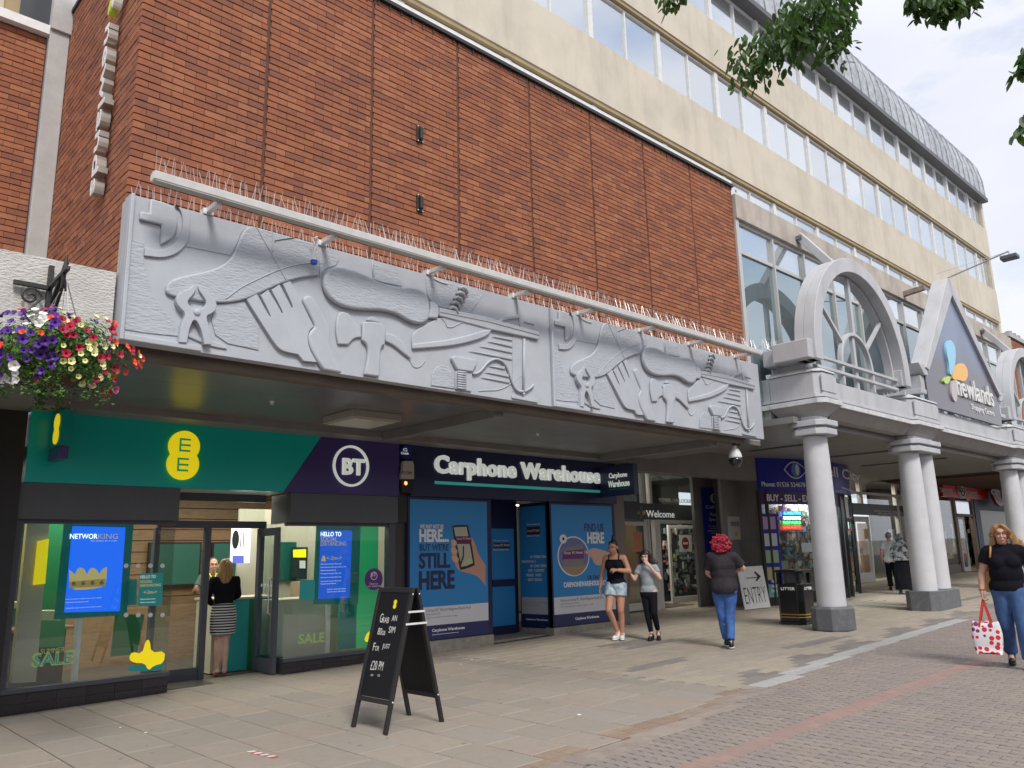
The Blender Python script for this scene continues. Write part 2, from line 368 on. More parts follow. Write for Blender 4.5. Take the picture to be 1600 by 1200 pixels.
TILT = Matrix.Rotation(-math.atan(SLOPE), 3, 'Y')
def depth_to_cam(p): return (Vector(p) - CAM_P).dot(f_)
def lay(pieces, parent, name, plural, m, limit=300):
    """pieces: (cx, cy, lx, ly, top z) laid as bevelled units; the largest in the picture become parts of their own"""
    unit = MB(); b = .5; c = .46
    unit.add([(-b, -b, -1), (b, -b, -1), (b, b, -1), (-b, b, -1), (-b, -b, -.16), (b, -b, -.16), (b, b, -.16), (-b, b, -.16), (-.485, -.485, 0), (.485, -.485, 0), (.485, .485, 0), (-.485, .485, 0)],
             [(0, 1, 5, 4), (1, 2, 6, 5), (2, 3, 7, 6), (3, 0, 4, 7), (4, 5, 9, 8), (5, 6, 10, 9), (6, 7, 11, 10), (7, 4, 8, 11), (8, 9, 10, 11)])
    me = unit.mesh(name, m)
    vis = [p for p in pieces if seen((p[0], p[1], p[4]))]; vs = set(map(id, vis)); rest = [p for p in pieces if id(p) not in vs]
    vis.sort(key=lambda p: depth_to_cam((p[0], p[1], p[4])) ** 2 / (p[2] * p[3]) ** .5)
    for p in vis[:limit]:
        o = bpy.data.objects.new(name, me); COL.objects.link(o); o.parent = parent
        o.location = (p[0], p[1], p[4]) - origin_of(parent) if parent.location.length else (p[0], p[1], p[4])
        o.scale = (p[2], p[3], .03); o.rotation_euler = (random.uniform(-.002, .002), -math.atan(SLOPE) + random.uniform(-.002, .002), 0)
    mb = MB()
    for p in vis[limit:] + [q for q in rest if (Vector(q[:2]) - Vector((8, 6))).length < 30]:
        mb.add([Vector((p[0], p[1], p[4])) + TILT @ Vector((v[0] * p[2], v[1] * p[3], v[2] * .03)) for v in unit.v], unit.f)
    if mb.v: mb.build(plural, m, parent, stuff=True)
slabs, setts, beige, grey, channel, granite = [], [], [], [], [], []
rs = random.Random(3)
# big sandstone slabs, courses running towards the shops
w = .43; i = 0; x = -1.7
while x < 8.0:
    y = 10.62 + rs.uniform(0, .4)
    if not (4.05 < x < 7.3): y = min(y, 10.66)
    while y > drain(x) + .25:
        ln = rs.choice((.55, .62, .7, .85)); y0 = y - ln
        if y0 < drain(x) + .38:
            y0 = max(y0, drain(x) + .30 + .22 * (i % 3 == 0) + .05 * (i % 2))
        if y - y0 > .12: slabs.append((x + w / 2, (y + y0) / 2, w - .011, y - y0 - .011, G(x + w / 2) + rs.uniform(-.0015, .0015)))
        y = y0
        if y < drain(x) + .6: break
    yy = y
    while yy - .1 > drain(x) + .2:      # brown setts fill up to the channel
        for k in (0, 1): setts.append((x + w * (.25 + .5 * k), yy - .05, w / 2 - .01, .09, G(x + w * (.25 + .5 * k))))
        yy -= .1
    x += w; i += 1
# entrance recess of the phone shop, same slabs
for a in range(8):
    for b in range(1): slabs.append((4.25 + a * .43, 11.0, .42, .6, G(4.25 + a * .43)))
# blocks in front of the arcade
x = 8.02; i = 0
while x < 34:
    ln = .42; y = 13.4 if x > 12.8 else 10.62
    if x > 23: y = 12.6
    bw = .14 if x < 20 else .21
    while y > drain(x) + .26:
        c = (x + ln / 2 + (.5 * ln if int(round(y / bw)) % 2 else 0), y - bw / 2, ln - .008, bw - .008, G(x + ln / 2) + rs.uniform(-.001, .001))
        st = drain(x) + .42 + .28 * (int(x / .9) % 2) + .12 * (int(x / .45) % 2)
        patch = (9.9 < x < 11.2 and 8.3 < y < 9.0) or (8.3 < x < 9.6 and 6.9 < y < 7.2) or (11.3 < x < 13 and 6.2 < y < 6.5) or (20 < x < 23 and 6.9 < y < 7.3)
        (grey if (y < st or patch) and x > 8.2 else beige).append(c)
        y -= bw
    x += ln; i += 1
# channel of long stones along the kerb line, pale granite further up
x = -1.5
while x < 34:
    l = .9; d0 = drain(x); d1 = drain(x + l)
    for k in (0, 1):
        yy = (d0 + d1) / 2 + .02 + .12 * k
        (granite if 8.2 < x < 16 else channel).append((x + l / 2, yy + .05, l - .008, .115, G(x + l / 2) + .004))
    x += l
lay(slabs, pavement, 'paving_slab', 'paving_slabs', MT['slab'])
lay(setts, pavement, 'brown_sett', 'brown_setts', MT['sett'], 120)
lay(beige, pavement, 'beige_block', 'beige_blocks', MT['beigeblock'])
lay(grey, pavement, 'grey_block', 'grey_blocks', MT['greyblock'], 160)
lay(channel, pavement, 'channel_stone', 'channel_stones', MT['channel'])
lay(granite, pavement, 'granite_kerb', 'granite_kerbs', MT['granite'])
# interlocking road blocks, long side across the street
zz = [(-.112, -.056), (-.085, -.05), (-.055, -.062), (-.02, -.05), (.02, -.062), (.055, -.05), (.085, -.062), (.112, -.056),
      (.112, .056), (.085, .05), (.055, .062), (.02, .05), (-.02, .062), (-.055, .05), (-.085, .062), (-.112, .056)]
zz = [(-.110, -.042), (-.056, -.058), (0, -.042), (.056, -.058), (.110, -.042), (.110, .048), (.056, .032), (0, .048), (-.056, .032), (-.110, .048)]
zu = MB(); k = len(zz)
zu.add([(b, a, -.02) for a, b in zz] + [(b, a, -.005) for a, b in zz] + [(b * .94, a * .965, 0) for a, b in zz],
       [(i, i + k, (i + 1) % k + k, (i + 1) % k) for i in range(k)] + [(i + k, i + 2 * k, (i + 1) % k + 2 * k, (i + 1) % k + k) for i in range(k)] + [tuple(range(2 * k, 3 * k))[::-1]])
blocks, reds = [], []
for ix in range(0, 290):
    x = 3.4 + ix * .108
    y = 6.2 + (.112 if ix % 2 else 0)
    while y > .6:
        if y < drain(x) + .10 and (seen((x, y, G(x)), 90) or (x < 12 and y > .8)):
            blocks.append((x, y))
        y -= .230
for ix in range(0, 300):
    x = 3.4 + ix * .2
    if seen((x, 3.7, G(x)), 120) and x < 45:
        for k2 in (0, 1): reds.append((x + .1 * k2, 3.68 + .101 * k2, .196, .098, G(x) + .004))
blocks.sort(key=lambda p: depth_to_cam((p[0], p[1], 0)) if seen((p[0], p[1], 0), 0) else 99)
zme = zu.mesh('road_block', MT['roadblock'])
for x, y in blocks[:300]:
    o = bpy.data.objects.new('road_block', zme); COL.objects.link(o); o.parent = road; o.location = (x, y, G(x) + rs.uniform(-.0015, .0015))
    o.rotation_euler = (rs.uniform(-.006, .006), -math.atan(SLOPE), rs.uniform(-.012, .012))
mb = MB()
for x, y in blocks[300:]:
    dz = rs.uniform(-.0015, .0015); an = rs.uniform(-.012, .012); ca, sa = math.cos(an), math.sin(an)
    mb.add([(x + v[0] * ca - v[1] * sa, y + v[0] * sa + v[1] * ca, G(x + v[0]) + v[2] + dz) for v in zu.v], zu.f)
mb.build('road_blocks', MT['roadblock'], road, stuff=True)
lay(reds, road, 'red_block', 'red_blocks', MT['redblock'])
# taped distance mark and litter specks
tp = thing('floor_tape', 'red and white striped tape stuck on the slabs before the green shop', 'tape', (3.36, 6.68, G(3.36)))
a = onG(390, 1174); b = onG(430, 1184); dv = (b - a).normalized(); sv = Vector((-dv.y, dv.x, 0)) * .03
MT['tapered'] = mat('red tape', (.55, .05, .04), .5)
for k in range(8):
    p = a + (b - a) * k / 8; q = a + (b - a) * (k + 1) / 8; sh = dv * .02
    MB().add([p - sv + Vector((0, 0, .004)), q - sv + Vector((0, 0, .004)), q + sv + sh + Vector((0, 0, .004)), p + sv + sh + Vector((0, 0, .004))], [(0, 1, 2, 3)]).build('stripe', MT['tapered'] if k % 2 else MT['white'], tp)
for px, py, s_ in ((905, 1117, .025), (228, 1145, .016), (188, 1137, .012), (245, 1082, .02), (737, 1031, .02), (720, 1038, .012)):
    p = onG(px, py); m_ = MB().cone(p + Vector((0, 0, .002)), p + Vector((0, 0, .006)), s_, s_ * .8, 7)
    tag(m_.build('litter_scrap', MT['white']), 'tiny pale scrap on the slabs ' + {905: 'in front of the couple, out past the chalkboard', 228: 'below the green shop, second from the corner', 188: 'lowest left of the green shop doorway', 245: 'close to the tiled base of the green shop', 737: 'on the slabs before the navy shop', 720: 'nearest the chalkboard legs'}[px], 'litter', 'scraps of litter on the pavement')

# ================================================================== TOWER BLOCK
TY = 10.4
tower = thing('office_block', 'long beige office block with ribbon windows and curved zinc roof behind the brick front', 'building', (21, TY, G(21)))
TX0, TX1 = 1.96, 40.9
ZB = [(11.6, 13.12), (14.72, 16.15)]
for a, b in ZB:
    MB().box(TX0, TX1, TY, 22, a, b).build('concrete_band', MT['beige'], tower)
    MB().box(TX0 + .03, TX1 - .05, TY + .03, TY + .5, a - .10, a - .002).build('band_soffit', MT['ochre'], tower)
MB().box(TX0 + .2, TX1 - .2, TY + .5, 21.8, 4.3, 17.6).build('core', mat('dark interior', (.06, .065, .07), .8), tower)
MB().box(TX1 - .28, TX1 - .002, TY + .02, 21.9, 13.12, 14.72).build('end_wall', MT['beige'], tower)
MB().box(TX1 - .28, TX1 - .002, TY + .02, 21.9, 16.15, 17.6).build('end_wall', MT['beige'], tower)
MB().box(TX1 - .28, TX1 - .002, TY + .02, 21.9, 4.3, 11.6).build('end_wall', MT['beige'], tower)
BAY = 2.64
def ribbon(z0, z1, y, x_first, n, thick=.16, frame=MT['wframe'], pane=MT['bwin']):
    for i in range(n):
        xa = x_first + i * BAY; xb = xa + BAY
        if xa < TX0: xa = TX0 + .01
        if xb > TX1 - .3: xb = TX1 - .3
        if xb - xa < .6: continue
        m = MB(); t = .05; mid = (xa + xb) / 2
        m.box(xa, xa + thick, y - .03, y + .09, z0, z1)                     # pier
        m.box(xa + thick, xb, y, y + .08, z0, z0 + t).box(xa + thick, xb, y, y + .08, z1 - t, z1)
        m.box(mid + thick / 2 - .025, mid + thick / 2 + .025, y - .01, y + .08, z0 + t, z1 - t)
        wv = m.build('window', frame, tower)
        for s_ in (0, 1):
            pa = xa + thick if s_ == 0 else mid + thick / 2 + .025; pb = mid + thick / 2 - .025 if s_ == 0 else xb
            MB().box(pa, pb, y + .035, y + .05, z0 + t, z1 - t).build('pane', pane, wv)
XF = 2.02
ribbon(13.12, 14.60, TY + .12, XF, 15)
ribbon(16.15, 17.5, TY + .12, XF, 15)
ribbon(10.2, 11.48, TY + .12, XF, 15)
MB().box(TX0, TX1, TY + .02, TY + .3, 8.9, 10.2).build('concrete_band', MT['beige'], tower)
MB().box(TX0, TX1 + .02, TY - .25, TY + .3, 17.5, 17.68).build('gutter', MT['darkgutter'], tower)
# curved zinc roof in standing-seam bays
prof = [(-.16, 17.69), (-.12, 18.6), (.02, 19.3), (.33, 19.95), (.7, 20.5), (1.2, 21.0), (2.2, 21.6), (4.0, 22.0), (6.0, 22.1)]
nb = 58; bw = (TX1 - TX0) / nb
for i in range(nb):
    xa = TX0 + i * bw; xb = xa + bw - .03; m = MB()
    if xa < 12: continue
    A = [(xa, TY + p[0], p[1]) for p in prof]; B = [(xb, TY + p[0], p[1]) for p in prof]; n = len(prof)
    m.add(A + B, [(j, j + n, j + n + 1, j + 1) for j in range(n - 1)])
    for j in range(n - 1):
        p, q = prof[j], prof[j + 1]
        m.beam((xb + .015, TY + p[0] - .02, p[1]), (xb + .015, TY + q[0] - .02, q[1]), .03, .06, (1, 0, 0))
    m.build('roof_bay', MT['zinc'], tower)
MB().prism([(p[0] + .02, p[1] - .02) for p in prof] + [(11.5, 22.0), (11.5, 17.6), (-.18, 17.6)], (0, TY, 0), (0, 1, 0), (0, 0, 1), (1, 0, 0), TX0, TX1 - .01).build('roof_core', MT['zinc'], tower)
# link block between the two, with its grey column (top left of the picture)
linkb = thing('link_column', 'pale concrete column and ledge rising beside the brick corner above the white fascia', 'column', (2.06, 10.39, 4))
MB().box(1.95, 2.172, 10.30, 10.39, 4.2, 8.2).build('column', MT['conc'], linkb, bevel=.01)
MB().box(1.95, 2.35, 10.26, 10.39, 8.2, 8.9).build('ledge', MT['conc'], linkb)

# ================================================================== BRICK BUILDING
BY = 7.5; BX0, BX1, BZ0, BZ1 = 2.18, 13.02, 3.6, 8.5
bb = thing('brick_building', 'windowless red brick upper storey in tall panels above the grey sculpted canopy', 'building', (7.6, BY, 3.6))
MB().box(BX0 + .014, BX1 - .014, BY + .014, 10.38, BZ0, BZ1 - .05).build('wall', MT['mortar'], bb)
coping = MB().box(BX0 - .03, BX1 + .03, BY - .05, BY + .25, BZ1, BZ1 + .05).build('coping', MT['black'], bb)
MB().box(BX0 - .02, BX1 + .02, BY - .02, 10.39, BZ1 + .05, BZ1 + .13).build('flashing', MT['white'], bb)
MB().box(BX0 - .03, BX0 + .3, BY + .25, 10.39, BZ1 - .0, BZ1 + .05).build('coping', MT['black'], bb)
CH, BLn = .075, .225
brs = []
def brick_wall_units(o, u, n, length, z0, z1, grooves=()):
    """stretcher-bond bricks on a vertical face: origin o, direction u, outward normal n"""
    o = Vector(o); u = Vector(u); n = Vector(n); res = []
    nc = int((z1 - z0) / CH)
    for j in range(nc):
        a = -(BLn / 2 if j % 2 else 0)
        while a < length - .01:
            s0, s1 = max(a, 0), min(a + BLn, length)
            segs = [(s0, s1)]
            for g in grooves:
                ns = []
                for p, q in segs:
                    if q <= g - .018 or p >= g + .018: ns.append((p, q))
                    else:
                        if p < g - .018: ns.append((p, g - .018 + (.006 if j % 2 else 0)))
                        if q > g + .018: ns.append((g + .018, q))
                segs = ns
            for p, q in segs:
                if q - p > .03: res.append((o + u * ((p + q) / 2) + Vector((0, 0, z0 + j * CH + CH / 2)), u, n, q - p - .006))
            a += BLn
    return res
bu = MB().add([(-.5, 0, -.5), (.5, 0, -.5), (.5, 0, .5), (-.5, 0, .5), (-.5, -.75, -.5), (.5, -.75, -.5), (.5, -.75, .5), (-.5, -.75, .5), (-.488, -1, -.46), (.488, -1, -.46), (.488, -1, .46), (-.488, -1, .46)],
              [(0, 1, 5, 4), (1, 2, 6, 5), (2, 3, 7, 6), (3, 0, 4, 7), (4, 5, 9, 8), (5, 6, 10, 9), (6, 7, 11, 10), (7, 4, 8, 11), (8, 9, 10, 11)])
BME = bu.mesh('brick', MT['brick'])
def lay_bricks(units, parent, limit=300, proud=.016):
    vis = [b for b in units if seen(b[0], 0)]; vs = set(map(id, vis)); rest = [b for b in units if id(b) not in vs]
    vis.sort(key=lambda b: depth_to_cam(b[0]) / abs((b[0] - CAM_P).normalized().dot(b[2])) ** .3)
    po = origin_of(parent)
    def mtx(b):
        u, n = b[1], b[2]; ln = b[3]
        return Matrix.Translation(b[0] - n * .0) @ Matrix((u * (ln + .003), -n * (proud + rs.uniform(-.003, .003)), Vector((0, 0, 1)) * (CH - .009))).transposed().to_4x4()
    for b in vis[:limit]:
        o = bpy.data.objects.new('brick', BME); COL.objects.link(o); o.parent = parent
        m = mtx(b); m.translation = m.translation - po; o.matrix_local = m
    mb = MB()
    for b in vis[limit:] + rest:
        m = mtx(b); mb.add([m @ Vector(v) for v in bu.v], bu.f)
    if mb.v: mb.build('bricks', MT['brick'], parent, stuff=True)
gr = [g - BX0 for g in (3.50, 4.85, 6.20, 7.55, 8.90, 10.25, 11.62)]
front = brick_wall_units((BX0 + .0, BY + .012, BZ1 - 48 * CH), (1, 0, 0), (0, -1, 0), BX1 - BX0, 0, 48 * CH, gr)
side = brick_wall_units((BX0 + .012, 10.37, BZ1 - 58 * CH), (0, -1, 0), (-1, 0, 0), 10.37 - BY, 0, 58 * CH)
lay_bricks(front + side, bb)
for g in gr: MB().box(BX0 + g - .016, BX0 + g + .016, BY + .006, BY + .016, BZ0 + 1, BZ1 - .01).build('movement_joint', MT['groove'], bb)
# ragged lead drips under the coping
m = MB()
for i in range(62):
    x = BX0 + .5 + i * .172; l = rs.uniform(.03, .1); m.box(x, x + .02, BY - .02, BY - .008, BZ1 - l, BZ1 + .001)
m.build('coping_clips', mat('dark lead', (.06, .05, .05), .6), bb, stuff=True)
# neighbouring brick wall at the far left
nb_ = thing('brick_side_building', 'narrow red brick wall with a white ledge at the upper left beyond the concrete column', 'building', (0.8, 10.39, 4.9))
MB().box(-1.2, 1.946, 10.41, 10.7, 4.4, 8.12).build('wall', MT['mortar'], nb_)
lay_bricks(brick_wall_units((-1.2, 10.412, 8.1 - 40 * CH), (1, 0, 0), (0, -1, 0), 3.14, 0, 40 * CH), nb_, 260)
MB().box(-1.2, 1.946, 10.3, 10.7, 8.12, 8.24).build('ledge', MT['white'], nb_)
MB().box(-1.2, 1.5, 10.75, 11.2, 8.24, 12).build('upper_wall', MT['beige'], nb_)
MB().box(1.5, 1.65, 10.6, 11.2, 8.24, 12).build('pier', MT['ochre'], nb_)
# two small black bracket boxes fixed on the brick
for py, py2, lb in ((198, 224, 'upper of two small black bracket boxes screwed to the brick wall'), (306, 331, 'lower of two small black bracket boxes screwed to the brick wall')):
    a = onY(648, py, BY); b = onY(661, py2, BY); cx, cz = (a.x + b.x) / 2, (a.z + b.z) / 2
    t = thing('wall_box', lb, 'bracket box', (cx, BY, cz - .1), 'bracket boxes on the brick wall')
    MB().box(cx - .045, cx + .045, BY - .03, BY - .004, cz - .11, cz + .11).build('back_plate', MT['blackmet'], t, bevel=.005)
    MB().box(cx - .025, cx + .02, BY - .075, BY - .03, cz - .08, cz + .08).build('housing', MT['blackmet'], t, bevel=.006)
    for sx in (-1, 1):
        for sz in (-1, 1): MB().cone((cx + sx * .035, BY - .031, cz + sz * .1), (cx + sx * .035, BY - .04, cz + sz * .1), .009, .007, 8).build('screw', MT['white'], t)
# vertical lettering on the brick return wall
MT['letter_face'] = mat('cream letter', (.85, .85, .83), .4); MT['letter_side'] = mat('brushed letter side', (.45, .42, .38), .35, metal=.7)
vs_ = thing('vertical_sign', 'raised pale letters running down the brick return wall beside the corner', 'sign', (BX0 - .05, 8.2, 6.2))
fr = ((0, 0, -1), (0, -1, 0))
pa = onX(176, 298, BX0).z; pb = onX(184, 52, BX0).z
text('letter', 'newlands', (BX0 - .03, 8.26, pb), pb - pa, .20, MT['letter_side'], vs_, frame=fr, bold=.012, depth=.09, per_letter=True)
text('letter_face', 'newlands', (BX0 - .121, 8.26, pb), pb - pa, .20, MT['letter_face'], vs_, frame=fr, bold=.012, depth=.004)
for nm, pts, m_ in (('emblem_petal', [(0, 0), (.12, .06), (.3, .08), (.42, .0), (.3, -.06), (.12, -.05)], mat('cream petal', (.78, .77, .70), .4)),
                    ('emblem_leaf', [(.22, -.09), (.34, -.16), (.44, -.13), (.36, -.06)], mat('lime petal', (.55, .68, .08), .4))):
    MB().prism(smooth_poly([(a - .52, b + .05) for a, b in pts]), (BX0 - .05, 8.1, pb), (0, 0, -1), (0, -1, 0), (-1, 0, 0), 0, .08).build(nm, m_, vs_)
# white rendered fascia of the neighbour at the left
nf = thing('white_fascia', 'white pebbled fascia behind the hanging flower basket at the left edge', 'fascia', (0.5, 7.42, 3))
MB().box(-3, 1.72, 7.42, 7.6, 3.52, 4.22).build('panel', MT['render'], nf)
MB().box(1.724, 2.125, 7.42, 7.6, 3.52, 4.22).build('panel', MT['render'], nf)
MB().box(-3, 2.14, 7.44, 11.0, 3.42, 3.518).build('soffit', MT['soffit'], nf)
MB().box(-3, 2.13, 7.6, 10.3, 4.0, 4.2).build('roof', MT['conc'], nf)
# ================================================================== CANOPY AND SCULPTED RELIEF
RY = 7.3; RX0, RX1, RM, RZ0, RZ1 = 2.15, 12.66, 7.62, 3.57, 4.95
can = thing('canopy', 'wide grey canopy ceiling over the pavement in front of the two phone shops', 'canopy', (7.5, 9, 3.5))
MB().box(RX0, RX1, RY + .14, BY - .002, RZ0 + .03, RZ1 - .02).build('front_beam', MT['conc'], can)
m = MB().box(RX0 + .01, RX1 - .01, RY + .16, RY + .34, 3.48, RZ0 + .028); m.build('drip_board', mat('weathered board', (.17, .14, .11), .8, col2=(.12, .1, .085), nscale=6, stretch=(.4, 1, 1)), can)
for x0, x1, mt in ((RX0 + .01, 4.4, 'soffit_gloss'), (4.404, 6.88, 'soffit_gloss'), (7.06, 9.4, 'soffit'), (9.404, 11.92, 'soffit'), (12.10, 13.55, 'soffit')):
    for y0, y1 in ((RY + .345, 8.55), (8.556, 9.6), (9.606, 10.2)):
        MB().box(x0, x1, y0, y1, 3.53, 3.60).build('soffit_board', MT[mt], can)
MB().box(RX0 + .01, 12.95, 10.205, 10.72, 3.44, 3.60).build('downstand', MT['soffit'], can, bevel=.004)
MB().box(RX0 + .01, 13.55, 7.64, 12.5, 3.602, 3.75).build('slab_above', MT['conc'], can)
MB().box(13.6, 13.75, 7.85, 12.5, 3.602, 3.95).build('slab_above', MT['conc'], can)
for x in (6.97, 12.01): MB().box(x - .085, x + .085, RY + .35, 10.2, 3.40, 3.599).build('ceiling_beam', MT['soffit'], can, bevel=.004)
for px, py in ((425, 627), (840, 677)):
    p = onZ(px, py, 3.53); MB().cone((p.x, p.y, 3.53), (p.x, p.y, 3.49), .03, .018, 10).build('ceiling_rose', MT['white'], can)
lb = thing('light_box', 'flat pale lamp housing hung under the canopy between the two shop signs', 'light', (5.85, 9.1, 3.4))
MB().box(5.45, 6.2, 8.75, 9.5, 3.43, 3.53).build('housing', mat('beige housing', (.36, .34, .31), .5), lb, bevel=.01)
MB().box(5.5, 6.15, 8.8, 9.45, 3.415, 3.429).build('diffuser', mat('cream diffuser', (.55, .52, .44), .4), lb)

def tr(pts, close=True, it=2, sh=()):
    """pixel outline -> metres on the face of the relief, relative to the left end of the panel"""
    q = []
    for i, p in enumerate(pts):
        w = onY(p[0], p[1], RY); z = w.z + .004 * (w.x - 2.15) * 0
        t = (w.x - RX0, min(max(z - RZ0, 0.0), RZ1 - RZ0))
        q.append((*t, 1) if len(p) > 2 else t)
    return smooth_poly(q, it, close)
Lz = lambda x, y: (190 + x / 4.8, 290 + y / 4.8)
Mz = lambda x, y: (480 + x / 4.0, 390 + y / 4.0)
Nz = lambda x, y: (700 + x / 6.0, 440 + y / 6.0)
def conv(f, pts): return [(*f(p[0], p[1]), *p[2:]) for p in pts]
PW = RM - RX0      # panel width
def shape(name, pts, d, parent, m=None, bevel=.014, seg=3, base=0.0):
    """raised shape: prism standing d proud of the panel face"""
    z1 = RZ1 - RZ0 - .004; d *= .52; bevel = min(bevel, d * .45)
    pts = [(min(max(a, .012), PW - .012), min(max(b, .004), z1)) for a, b in pts]
    q = []
    for p in pts:
        if not q or (p[0] - q[-1][0]) ** 2 + (p[1] - q[-1][1]) ** 2 > 1e-6: q.append(p)
    if (q[0][0] - q[-1][0]) ** 2 + (q[0][1] - q[-1][1]) ** 2 < 1e-6: q.pop()
    mb = MB().prism(q, (0, 0, 0), (1, 0, 0), (0, 0, 1), (0, -1, 0), base, d)
    o = mb.build(name, m or MT['relief'], parent, bevel=bevel, seg=seg, angle=50); return o
def ridge(name, pts, r, parent, m=None):
    mb = MB().tube([(a, -.004, b) for a, b in pts], r, 6); return mb.build(name, m or MT['relief'], parent, smooth=True)
def make_relief():
    p = thing('relief_panel', 'x', 'relief', (0, 0, 0), 'sculpted canopy panels'); H = RZ1 - RZ0
    MB().box(0, PW - .006, 0, .13, 0, H).build('panel', MT['relief'], p, bevel=.004)
    MB().box(.0, .035, -.045, -.001, 0.0, H).build('edge_strip', MT['relief'], p, bevel=.008)
    MB().box(.036, .72, -.05, -.001, 0.0, .055).build('edge_strip', MT['relief'], p, bevel=.008)
    rr = MT['relief_rough']
    # rough left field cut off by a long curve
    field = conv(Lz, [(50, 400, 1), (165, 430, 1), (160, 560), (190, 700), (250, 850), (340, 970), (430, 1050), (420, 1130, 1), (200, 1110), (20, 1080, 1)])
    shape('rough_field', tr(field), .018, p, rr, .006)
    # quarter rings round the block in the top left
    shape('sun_ring', tr(conv(Lz, [(170, 470, 1), (250, 495), (340, 480), (420, 410), (455, 320), (450, 220), (420, 165), (385, 150), (420, 150), (470, 200), (510, 290), (500, 390), (470, 460), (400, 520), (300, 548), (165, 530, 1)])), .05, p, None, .014)
    shape('sun_disc', tr(conv(Lz, [(205, 100, 1), (300, 105), (380, 165), (415, 250), (410, 340), (370, 410), (285, 450, 1), (292, 300, 1), (125, 262, 1), (130, 200, 1), (200, 212, 1)])), .07, p, None, .02)
    # smooth big band behind the boot
    shape('plain_field', tr(conv(Lz, [(520, 160, 1), (960, 300, 1), (900, 340), (860, 450), (815, 525, 1), (470, 455, 1), (505, 380), (515, 280)])), .014, p, None, .006)
    # boot
    boot = [(960, 305), (1000, 310, 1), (1115, 345, 1), (1270, 375), (1400, 405), (1450, 430, 1), (1482, 560, 1), (1470, 680, 1), (1330, 695), (1180, 740), (1020, 815), (880, 875), (700, 888), (560, 870), (330, 830), (318, 770), (350, 720), (430, 690), (560, 665), (700, 630), (800, 565), (850, 480), (880, 390), (910, 335)]
    shape('boot', tr(conv(Lz, boot)), .075, p, rr, .03, 4)
    ridge('seam', tr(conv(Lz, [(1000, 320), (1060, 430), (1120, 530), (1220, 715)]), it=2, close=False), .006, p).location.y -= .038
    ridge('seam', tr(conv(Lz, [(770, 855), (880, 770), (1000, 712), (1170, 635), (1300, 600), (1455, 580)]), it=2, close=False), .006, p).location.y -= .038
    shape('ankle_strap', tr(conv(Lz, [(1118, 350, 1), (1126, 410, 1), (1280, 378, 1), (1285, 386, 1), (1130, 422, 1), (1118, 500, 1), (1112, 500, 1)])), .098, p, None, .004)
    # pincers
    pin = [(525, 752), (540, 780), (520, 830), (480, 865), (475, 900), (520, 935), (560, 940), (600, 925), (620, 890), (600, 850), (560, 800), (555, 760), (575, 755), (590, 790), (640, 830), (690, 880), (695, 930), (660, 970), (610, 985), (640, 1080), (655, 1200, 1), (600, 1200, 1), (580, 1090), (530, 1000), (490, 1070), (470, 1190, 1), (410, 1185, 1), (425, 1060), (465, 970), (420, 930), (385, 880), (400, 830), (450, 800), (505, 780)]
    shape('pincers', tr(conv(Lz, pin)), .125, p, None, .026, 4)
    c = tr([Lz(545, 962)] * 3, it=0)[0]; MB().sphere((c[0], -.066, c[1]), .035, .02, .035, 12, 8).build('rivet', MT['relief'], p, smooth=True)
    # open hand
    hand = [(925, 862, 1), (1000, 822, 1), (1100, 1000), (1108, 985), (1030, 830, 1), (1085, 790, 1), (1170, 930), (1188, 970), (1200, 960), (1110, 790, 1), (1170, 750, 1), (1250, 900), (1262, 930), (1275, 915), (1195, 745, 1), (1250, 725, 1), (1330, 870), (1380, 970), (1425, 1062, 1), (1385, 1100), (1378, 1170), (1400, 1250), (1450, 1330, 1), (1350, 1320, 1), (1310, 1270, 1), (1180, 1245), (1120, 1170), (1050, 1060)]
    shape('hand', tr(conv(Lz, hand)), .085, p, None, .022, 3)
    shape('thumb', tr(conv(Lz, [(1345, 880), (1350, 840), (1395, 828), (1425, 850), (1480, 945), (1538, 1045), (1552, 1110), (1545, 1190), (1570, 1270), (1640, 1420, 1), (1500, 1400, 1), (1430, 1290), (1385, 1190), (1385, 1110), (1432, 1068, 1), (1425, 1040), (1380, 950)])), .10, p, None, .022, 3)
    # lower hem behind the pincers
    shape('cloth_edge', tr(conv(Lz, [(500, 1100, 1), (580, 1140), (680, 1170), (760, 1190), (790, 1230, 1), (660, 1210), (480, 1130, 1)])), .035, p, None, .008)
    shape('back_plate', tr(conv(Lz, [(700, 895, 1), (915, 870, 1), (1030, 1060, 1), (1025, 1235, 1), (790, 1185, 1), (700, 1120, 1), (670, 1010, 1)])), .022, p, rr, .006)
    # awl with its long blade
    awl = [(190, 112), (300, 140), (420, 205), (540, 245), (640, 242), (710, 262), (745, 330), (752, 400), (740, 450), (690, 475), (620, 455), (540, 405), (440, 385), (330, 385), (220, 370), (130, 320), (85, 245), (85, 170), (130, 122)]
    shape('awl_handle', tr(conv(Mz, awl)), .13, p, rr, .05, 5)
    shape('awl_ferrule', tr(conv(Mz, [(752, 325, 1), (805, 350), (812, 400), (800, 437, 1), (742, 432, 1), (756, 380)])), .105, p, None, .02)
    shape('awl_blade', tr(conv(Mz, [(815, 366, 1), (1120, 425, 1), (1200, 452, 1), (1437, 518, 1), (1437, 568, 1), (1140, 505, 1), (815, 420, 1)]), it=1), .085, p, None, .016)
    ridge('blade_groove', tr(conv(Mz, [(818, 395), (1120, 455), (1435, 540)]), it=0, close=False), .005, p, MT['conc']).location.y -= .044
    # boot with laces behind the awl
    shape('leather_patch', tr(conv(Mz, [(740, 175, 1), (950, 225, 1), (1080, 285, 1), (1060, 340), (1010, 405, 1), (815, 355, 1), (760, 320), (742, 250)])), .022, p, rr, .008)
